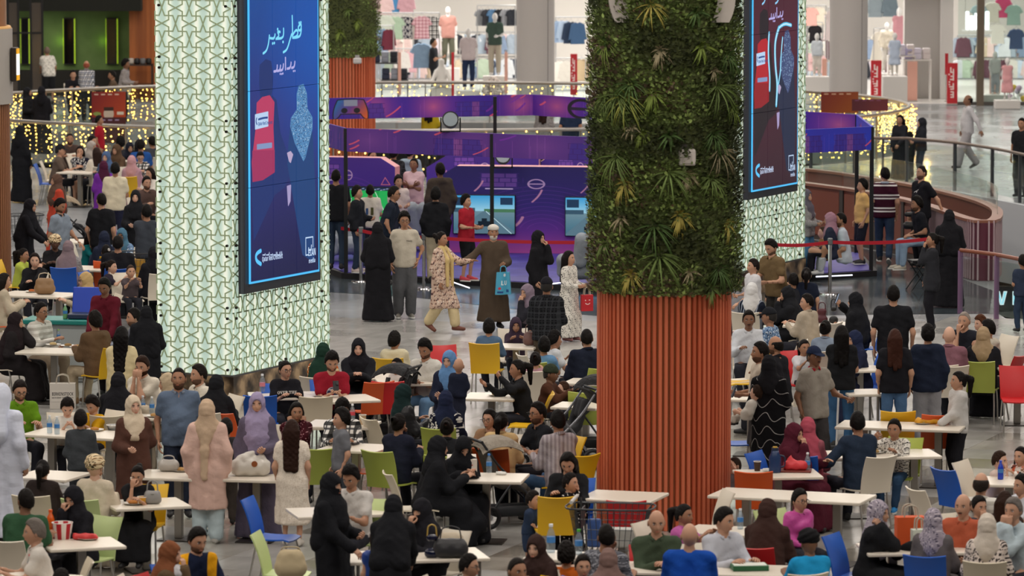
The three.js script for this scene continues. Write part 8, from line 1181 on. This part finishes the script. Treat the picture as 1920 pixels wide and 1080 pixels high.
plate(100, 648, 'plate of pale food before the striped sweater', 0xb8a070); plate(145, 652, 'plate beside the green tray rim on the left table', 0xa88850); plate(128, 650, 'plate between two others on the left table', 0x8a6a3a); plate(340, 884, 'plate near the silver bag', 0xb89058); plate(165, 1012, 'plate of fried food beside the striped bucket', 0xb8682a); plate(290, 782, 'plate before the off-white polo', 0xa8804a); plate(178, 808, 'plate between the two bending children', 0xb07a3a); plate(250, 946, 'plate of food under the leopard head wrap', 0xa86a2a); plate(930, 742, 'plate on the table left of the raised arms', 0xa88a5a); plate(1640, 850, 'plate beside the navy sleeve', 0xb0905a); plate(1730, 795, 'plate beside the yellow wrapping', 0xb89a5a); plate(1240, 1062, 'plate before the olive green shirt', 0xa87a40); plate(1720, 1022, 'plate behind the grey coat', 0xb8904a); plate(60, 548, 'plate of fried food near the left edge', 0xb0602a);
// boxes, book, trays, flask
{ const t = thing('printed_box', 'white takeaway box with red print on the table behind the black cloak', 'box', onTable(866, 892), 0.05); part('carton', rbox(0.34, 0.2, 0.2, 0.008, 1), mat(0xd4ccc0, 0.6), t, [0, 0.1, 0]); const tx = canvasTex(128, 80, (g, w, h) => { g.fillStyle = '#dcd4c8'; g.fillRect(0, 0, w, h); g.fillStyle = '#b03a30'; for (const [x, l] of [[14, 30], [50, 12], [68, 44]]) g.fillRect(x, 22, l, 6); g.fillRect(26, 52, 34, 5); g.fillRect(66, 52, 26, 5); }); part('box_print', new THREE.PlaneGeometry(0.32, 0.18), mat(0xffffff, 0.6, { map: tx }), t, [0, 0.1, 0.102]); part('lid_flap', box(0.33, 0.004, 0.12), mat(0xdcd4c8, 0.6), t, [0, 0.215, -0.05], [0.3, 0, 0]); }
{ const t = thing('book', 'thick green and white book on the table at the bottom centre', 'book', onTable(1405, 1068), 0.1); part('cover', rbox(0.36, 0.05, 0.24, 0.004, 1), mat(0x1f5a34, 0.5), t, [0, 0.028, 0]); part('cover_print', box(0.33, 0.004, 0.2), mat(0xd4d8d0, 0.5), t, [0, 0.055, 0]); }
{ const t = thing('serving_tray', 'brown tray with crumpled red bag beside the blue flask', 'tray', onTable(1492, 884), -0.1); part('tray_base', rbox(0.36, 0.02, 0.26, 0.008, 1), mat(0x6a2418, 0.5), t, [0, 0.012, 0]); part('red_bag', skin([cap([-0.08, 0.06, 0], [0.08, 0.07, 0.02], 0.07, 0.06), cap([-0.05, 0.1, 0], [-0.06, 0.17, 0.01], 0.05, 0.02)], 0.02, { k: 0.04, post: (d, x, y, z) => Math.max(d + 0.012 * wob(x, y, z, 60), 0.022 - y) }), mat(0xc83038, 0.5), t); }
{ const t = thing('vacuum_flask', 'dark blue vacuum flask standing on the table left of the red tray', 'flask', onTable(1453, 886)); part('flask_body', new THREE.LatheGeometry([[0, 0], [0.065, 0], [0.07, 0.02], [0.07, 0.18], [0.045, 0.23], [0.04, 0.26], [0, 0.26]].map((q) => new THREE.Vector2(...q)), 20), mat(0x16305a, 0.35), t); part('flask_lid', cyl(0.04, 0.042, 0.03, 16), mat(0x1a2a44, 0.4), t, [0, 0.272, 0]); part('handle', tube([[0.06, 0.06, 0], [0.11, 0.08, 0], [0.11, 0.18, 0], [0.055, 0.2, 0]], 0.01, 6, 10), mat(0x1a2a44, 0.4), t); part('spout', box(0.05, 0.02, 0.03), mat(0xc8a030, 0.4), t, [0, 0.292, 0.01]); }
single('food_wrapping', skin([cap([-0.12, 0.03, 0], [0.12, 0.035, 0.03], 0.045, 0.04)], 0.02, { k: 0.03, post: (d, x, y, z) => Math.max(d + 0.014 * wob(x, y, z, 50), 0.002 - y) }), mat(0xd89a14, 0.5), 'crumpled yellow food wrapping beside the white sweater', 'wrapping', onTable(1740, 795));
single('food_wrap', skin([cap([-0.1, 0.03, 0], [0.1, 0.035, 0.03], 0.04, 0.035)], 0.02, { k: 0.03, post: (d, x, y, z) => Math.max(d + 0.012 * wob(x, y, z, 50), 0.002 - y) }), mat(0xc83838, 0.5), 'red food paper before the black headscarf at lower left', 'wrapping', onTable(160, 1012));
for (const [x, y, l] of [[1755, 795, 'white napkin on the table with yellow wrapping'], [1440, 884, 'white napkin beside the blue flask'], [940, 890, 'crumpled napkin beside the printed box'], [1230, 1064, 'folded napkin before the olive shirt']]) single('napkin', skin([cap([-0.04, 0.012, 0], [0.04, 0.012, 0.02], 0.03, 0.025)], 0.014, { k: 0.02, post: (d, a, b, c) => Math.max(d + 0.008 * wob(a, b, c, 80), 0.001 - b) }), mat(0xd8d6d2, 0.8), l, 'napkin', onTable(x, y));
// bags
const handleGeo = (w, h) => cached('hd' + [w, h], () => tube([[-w, 0, 0], [-w * 0.8, h * 0.8, 0], [0, h, 0], [w * 0.8, h * 0.8, 0], [w, 0, 0]], 0.008, 6, 14));
function paperBag(p0, w, h, d, color, label, print, turn = 0) { const t = thing('shopping_bag', label, 'bag', p0, turn); part('bag_body', rbox(w, h, d, 0.006, 1), mat(color, 0.7), t, [0, h / 2, 0]); if (print) part('bag_print', new THREE.PlaneGeometry(w * 0.9, h * 0.45), print, t, [0, h * 0.52, d / 2 + 0.003]); for (const s of [-1, 1]) part('handle', handleGeo(w * 0.25, 0.12), mat(0xb0a898, 0.7), t, [0, h, s * d * 0.4]); return t; }
const txtMat = (bg, fg, lines, fs = 30) => mat(0xffffff, 0.7, { map: canvasTex(256, 96, (g, w, h) => { g.fillStyle = bg; g.fillRect(0, 0, w, h); g.fillStyle = fg; g.textAlign = 'center'; lines.forEach((l, i) => { g.font = 'bold ' + (i ? fs * 0.4 : fs) + 'px sans-serif'; g.fillText(l, w / 2, 46 + i * 24, 236); }); }) });
paperBag(at(118, 766), 0.36, 0.36, 0.14, 0xc4beb6, 'white paper carrier bag with black lettering on the floor by the left table', txtMat('#c9c3bb', '#1c1a18', ['BIRKENSTOCK', 'MADE IN GERMANY · TRADITION SINCE 1774'], 38), 0.05);
paperBag(onTable(1706, 1022), 0.3, 0.3, 0.14, 0xc8501a, 'orange paper bag on the lower right table', null, 0.15); paperBag(onTable(1723, 1028), 0.16, 0.2, 0.1, 0xc8d0c4, 'small white and green bag in front of the orange bag', txtMat('#c8d4c4', '#4a8a3a', ['•••'], 60), 0.2);
function softBag(p0, r, color, label, o = {}) { const t = thing('handbag', label, 'bag', p0, o.turn ?? 0), [w, h, d] = r; part('bag_body', skin([cap([-w / 2 + d / 2, d / 2, 0], [w / 2 - d / 2, d / 2, 0], d / 2), cap([-w / 2 + d / 2, h - d / 3, 0], [w / 2 - d / 2, h - d / 3, 0], d / 3)], 0.018, { k: 0.06, post: (q, x, y, z) => Math.max(q + 0.004 * wob(x, y, z, 45), 0.002 - y) }), mat(color, o.rough ?? 0.5), t); if (o.handle !== 0) part('handle', handleGeo(w * 0.3, o.handle ?? h * 0.5), mat(o.hc ?? color, 0.5), t, [0, h * 0.92, 0]); if (o.clasp) part('clasp', box(0.04, 0.02, 0.01), chrome(), t, [0, h * 0.7, d * 0.36]); return t; }
softBag(onTable(316, 884), [0.24, 0.13, 0.12], 0xa8a49e, 'silver grey handbag left of the pink coat', { rough: 0.3, clasp: 1 }); softBag(onTable(286, 945), [0.2, 0.15, 0.1], 0x8a8886, 'small grey handbag with long strap on the lower left table', { handle: 0.12, clasp: 1 }); softBag(onTable(845, 1046), [0.36, 0.2, 0.16], 0x2a2a2e, 'black grey handbag on the front centre table', { handle: 0.14 }); softBag(onTable(810, 1046), [0.16, 0.24, 0.1], 0x0e1430, 'glossy navy handbag with gold chain on the front centre table', { rough: 0.15, hc: 0xb89a4a }); softBag(onTable(835, 1028), [0.38, 0.16, 0.14], 0xb8ac98, 'cream knitted wrap lying over the front centre handbags', { handle: 0, rough: 0.9 }); softBag(onTable(84, 552), [0.34, 0.26, 0.18], 0x8a6a48, 'brown tote bag on the crowded left table', { handle: 0.1, hc: 0xc8b8a0 }); softBag(onTable(993, 648), [0.2, 0.2, 0.14], 0x6a4a44, 'rose brown bucket bag by the checked shirt', { handle: 0.12 }); softBag(at(729, 800), [0.32, 0.26, 0.18], 0xb0aa9c, 'beige bag beside the black stroller hood', { handle: 0.1 }); softBag(onTable(1541, 606), [0.18, 0.22, 0.12], 0x4a1420, 'maroon handbag on the table behind the beige back', {}); softBag(onTable(1563, 607), [0.14, 0.26, 0.12], 0x16171a, 'black bag next to the maroon handbag', {});
{ const t = thing('plastic_bag', 'white knotted plastic shopping bag on the table before the lavender dress', 'bag', onTable(470, 892)); part('bag_body', skin([cap([-0.12, 0.1, 0], [0.12, 0.1, 0], 0.11), cap([-0.05, 0.2, 0], [0.02, 0.27, 0], 0.07, 0.03), cap([0.1, 0.18, 0], [0.12, 0.24, 0], 0.05, 0.02)], 0.02, { k: 0.07, post: (q, x, y, z) => Math.max(q + 0.012 * wob(x, y, z, 42), 0.002 - y) }), mat(0xcac6be, 0.35), t); part('bag_mark', moved(new THREE.CircleGeometry(0.035, 14), 0.05, 0.15, 0.118), mat(0x8a4a20, 0.5), t); }
softBag(at(545, 1086, 0.45).setY(0.46), [0.34, 0.3, 0.22], 0xb8a888, 'furry spotted cream bag on the pale green chair at the bottom', { handle: 0.05, rough: 0.95 });
{ // the blue carrier bag in the hand of the brown robe, red gift bag of the dotted dress
  const p1 = oldRobe.hand[1].clone().addScaledVector(oldRobe.handDir[1], 0.1).add(V(0, -0.47, 0.02)), t = thing('shopping_bag', 'light blue carrier bag held by the person in brown robe', 'bag', p1, 0.2); const tx = canvasTex(128, 160, (g, w, h) => { g.fillStyle = '#4aa4c8'; g.fillRect(0, 0, w, h); g.fillStyle = '#e8f0f4'; g.font = 'bold 44px sans-serif'; g.fillText('LU', 34, 92); g.fillStyle = '#d8e4ec'; g.beginPath(); g.arc(64, 20, 12, 0, 7); g.fill(); g.fillStyle = '#c83a4a'; g.beginPath(); g.arc(28, 116, 10, 0, 7); g.fill(); g.fillStyle = '#1a4a8a'; g.fillRect(14, 136, 40, 14); g.fillRect(80, 124, 30, 20); }); part('bag_body', slab((u, v) => [(u - 0.5) * (0.2 + 0.06 * (1 - v)), v * 0.36, 0.02 * Math.sin(u * 6)], 8, 6, 0.07), mat(0xffffff, 0.45, { map: tx }), t); part('handle', handleGeo(0.05, 0.1), mat(0x4aa4c8, 0.5), t, [0, 0.36, 0]);
  const q = dotted.hand[1].clone().addScaledVector(dotted.handDir[1], 0.06).add(V(0.02, -0.4, 0)), b = paperBag(q, 0.19, 0.26, 0.08, 0xb81c28, 'red gift bag with white smile held by the dotted dress', mat(0xffffff, 0.7, { map: canvasTex(96, 64, (g, w, h) => { g.fillStyle = '#b81c28'; g.fillRect(0, 0, w, h); g.strokeStyle = '#f0e4e0'; g.lineWidth = 6; g.beginPath(); g.arc(48, 22, 24, 0.5, 2.6); g.stroke(); g.fillStyle = '#f0e4e0'; g.fillRect(24, 6, 8, 10); g.fillRect(58, 6, 14, 6); }) }), 0.3);
}
// ---------- serving counter at the left ----------
{ const p0 = at(112, 716), t = thing('serving_counter', 'pale serving counter with teal top at the left', 'counter', p0.setY(0), -8 * deg); part('cabinet', rbox(1.02, 0.84, 0.55, 0.01), mat(0x8d9092, 0.6), t, [0, 0.425, -0.25]); for (const s of [-0.26, 0.24]) part('door', rbox(0.46, 0.72, 0.02, 0.006, 1), mat(0x9ea2a4, 0.5), t, [s, 0.42, 0.035]); part('worktop', rbox(1.1, 0.07, 0.64, 0.02), mat(0x0f7a74, 0.45), t, [0, 0.88, -0.24]); 
  const lid = thing('blue_crate', 'open blue insulated box with raised lid on the counter', 'crate', p0.clone().add(V(0.36, 0.916, -0.2)), -8 * deg); part('crate_body', rbox(0.44, 0.07, 0.4, 0.015), mat(0x1c2a4a, 0.5), lid, [0, 0.04, 0]); part('lid', rbox(0.46, 0.4, 0.04, 0.02), mat(0x0c3cb4, 0.45), lid, [0, 0.24, -0.2], [-0.25, 0, 0]);
  bottle(122, 605, 'green soap bottle on the serving counter', { h: 0.92, fill: 0x6a9a6a, cap: 0xd8d8d8 }).position.copy(p0.clone().add(V(0.08, 0.916, -0.1))); }
// ---------- shopping carts ----------
function cart(px, py, turn, label, parcels) {
  const t = thing('shopping_cart', label, 'shopping cart', at(px, py).setY(0), turn * deg), wire = mat(0x55585c, 0.35, { metalness: 0.8 });
  const L = 0.82, W = 0.5, y0 = 0.52, y1 = 0.96, list = [], P = (u, s, y) => { const t2 = (y - y0) / (y1 - y0); return [(u - 0.5) * (L - 0.16 * (1 - t2)) - 0.03, y, s * (W / 2 - 0.05 * (1 - t2))]; };
  for (const s of [-1, 1]) { for (let i = 0; i <= 12; i++) list.push(bar(P(i / 12, s, y0), P(i / 12, s, y1), 0.004, 4)); for (let j = 0; j <= 4; j++) list.push(bar(P(0, s, y0 + (y1 - y0) * j / 4), P(1, s, y0 + (y1 - y0) * j / 4), 0.004, 4)); }
  for (const u of [0, 1]) { for (let i = 1; i < 7; i++) list.push(bar(P(u, -1 + i / 3.5, y0), P(u, -1 + i / 3.5, y1), 0.004, 4)); for (let j = 0; j <= 4; j++) list.push(bar(P(u, -1, y0 + (y1 - y0) * j / 4), P(u, 1, y0 + (y1 - y0) * j / 4), 0.004, 4)); } for (let i = 0; i <= 10; i++) list.push(bar(P(i / 10, -1, y0), P(i / 10, 1, y0), 0.004, 4));
  part('basket', merged(list), wire, t); part('rim', tube([P(0, -1, y1), P(1, -1, y1), P(1, 1, y1), P(0, 1, y1)].map((q) => V(...q)), 0.011, 6, 40, true), mat(0x23252a, 0.4), t);
  for (const s of [-1, 1]) { part('frame_tube', tube([[-0.38, 1.02, s * 0.24], [-0.36, 0.7, s * 0.23], [-0.3, 0.2, s * 0.22], [0.38, 0.16, s * 0.2]], 0.013, 6, 16), wire, t); for (const x of [-0.28, 0.36]) part('wheel', moved(cyl(0.055, 0.055, 0.025, 14), x, 0.056, s * 0.2, Math.PI / 2), darkMetal(), t); }
  part('handle', bar([-0.42, 1.03, -0.26], [-0.42, 1.03, 0.26], 0.02, 10), mat(0xb8b8b6, 0.4), t); part('child_flap', box(0.012, 0.2, 0.4), mat(0x1c1e22, 0.5), t, [-0.33, 0.84, 0]);
  (parcels ?? []).forEach(([x, z, w, h, c, l]) => { const p1 = V(x, y0 + 0.012, z).applyAxisAngle(V(0, 1, 0), turn * deg).add(t.position); single('parcel', moved(rbox(w, h, w * 0.6, 0.02), 0, h / 2, 0), mat(c, 0.6), l, 'groceries', p1, turn * deg); });
}
cart(1150, 1118, -8, 'steel shopping cart beside the red chair before the slat column', [[0.1, 0, 0.3, 0.2, 0xb8b8b4, 'white parcel inside the front shopping cart'], [-0.2, 0.05, 0.14, 0.3, 0x3a5a9a, 'blue tall packet inside the front shopping cart']]);
cart(250, 580, 10, 'steel shopping cart loaded with bright packs left of the lattice pillar', [[-0.2, 0, 0.26, 0.34, 0x8a2a78, 'magenta pack in the cart by the lattice pillar'], [0.08, 0.02, 0.24, 0.32, 0xb88a2a, 'mustard pack in the cart by the lattice pillar'], [0.24, -0.08, 0.18, 0.3, 0x2a2c30, 'black pack in the cart by the lattice pillar']]);
cart(38, 500, 20, 'dark shopping cart beside the left edge column');
// ---------- pushchairs ----------
function stroller(px, py, turn, hood, label, o = {}) {
  const t = thing('stroller', label, 'stroller', at(px, py).setY(0), turn * deg), fr = mat(o.frame ?? 0x3a3c40, 0.35, { metalness: 0.6 }), fab = mat(hood, 0.85, { bumpMap: clothBump, bumpScale: 0.02 });
  for (const s of [-1, 1]) { part('frame_tube', tube([[-0.42, 1.02, s * 0.23], [-0.2, 0.72, s * 0.24], [0.12, 0.42, s * 0.25], [0.42, 0.12, s * 0.22]], 0.015, 7, 16), fr, t); part('frame_tube', tube([[-0.34, 0.14, s * 0.25], [-0.1, 0.48, s * 0.25], [0.02, 0.62, s * 0.25]], 0.014, 7, 10), fr, t); part('wheel', moved(new THREE.TorusGeometry(0.115, 0.028, 8, 20), -0.34, 0.143, s * 0.27), darkMetal(), t); part('wheel', moved(new THREE.TorusGeometry(0.07, 0.024, 8, 18), 0.42, 0.095, s * 0.22), darkMetal(), t); part('hub', moved(cyl(0.035, 0.035, 0.04, 10), -0.34, 0.143, s * 0.27, Math.PI / 2), mat(0x8a8a8c, 0.4), t); }
  part('handle', bar([-0.42, 1.02, -0.24], [-0.42, 1.02, 0.24], 0.018, 8), mat(0x15161a, 0.6), t);
  part('seat', skin([cap([-0.12, 0.5, -0.14], [-0.12, 0.5, 0.14], 0.06), cap([0.12, 0.46, -0.14], [0.12, 0.46, 0.14], 0.06), cap([-0.2, 0.56, -0.13], [-0.3, 0.86, -0.12], 0.05), cap([-0.2, 0.56, 0.13], [-0.3, 0.86, 0.12], 0.05), cap([-0.25, 0.7, 0], [-0.3, 0.86, 0], 0.05), cap([0.22, 0.4, 0], [0.26, 0.24, 0], 0.05)], 0.028, { k: 0.08 }), mat(o.seat ?? 0x1c1d22, 0.85), t);
  if (!o.open) part('hood', slab((u, v) => { const a = -0.3 + u * 1.75, r = 0.34; return [-0.16 + Math.sin(a - 0.55) * r, 0.72 + Math.cos(a - 0.55) * r * (1 - 0.3 * (2 * v - 1) ** 4), (v - 0.5) * 0.5 * (1 - 0.12 * u)]; }, 14, 10, 0.012), fab, t);
  else part('hood', slab((u, v) => { const a = -0.9 + u * 0.8, r = 0.34; return [-0.16 + Math.sin(a - 0.35) * r, 0.72 + Math.cos(a - 0.35) * r, (v - 0.5) * 0.5]; }, 8, 8, 0.02), fab, t);
  part('basket', skin([cap([-0.2, 0.2, -0.12], [0.2, 0.2, -0.12], 0.08), cap([-0.2, 0.2, 0.12], [0.2, 0.2, 0.12], 0.08)], 0.03, { k: 0.12, post: (d, x, y) => Math.max(d, y - 0.24) }), mat(0x24262a, 0.9), t);
}
stroller(1050, 880, 200, 0x1a1b20, 'black and grey stroller with sleeping baby left of the slat column', { open: 1, frame: 0x7a7c82 }); stroller(955, 985, 20, 0x8c8478, 'stroller with taupe hood behind the printed box table', { seat: 0x4a443e }); stroller(722, 830, 160, 0x17181c, 'stroller with black hood in front of the red empty chair'); stroller(1095, 855, 170, 0x121318, 'dark stroller half hidden at the left of the slat column'); stroller(136, 470, 20, 0x9a8a74, 'beige stroller behind the grey blue polo');
// ---------- folding stool, broom, headbands, back pack ----------
{ const t = thing('folding_stool', 'black folding stool under the pale jeans', 'stool', at(1724, 545).setY(0), 15 * deg); part('stool_seat', rbox(0.36, 0.03, 0.3, 0.01), darkMetal(), t, [0, 0.53, 0]); for (const s of [-1, 1]) { part('leg', bar([-0.17, 0.53, s * 0.14], [0.2, 0.012, s * 0.17], 0.012, 8), darkMetal(), t); part('leg', bar([0.17, 0.53, s * 0.12], [-0.2, 0.012, s * 0.15], 0.012, 8), darkMetal(), t); } part('cross_bar', bar([0.12, 0.12, -0.16], [0.12, 0.12, 0.16], 0.01, 6), darkMetal(), t); }
{ const p1 = at(1568, 850), t = thing('broom', 'white handled broom in the cleaner\'s hand', 'broom', p1.setY(0), 0.3); part('broom_handle', bar([0, 0.1, 0], [0.02, 0.82, 0.02], 0.014, 8), mat(0xc8c8c8, 0.4), t); part('broom_head', rbox(0.28, 0.1, 0.06, 0.015), mat(0x2a2c30, 0.8), t, [0, 0.055, 0]); }
softBag(at(1706, 430, 0.75), [0.26, 0.32, 0.14], 0x15161a, 'black backpack hanging beside the folding stool person', { handle: 0.06 });
renderer.render(scene, camera);
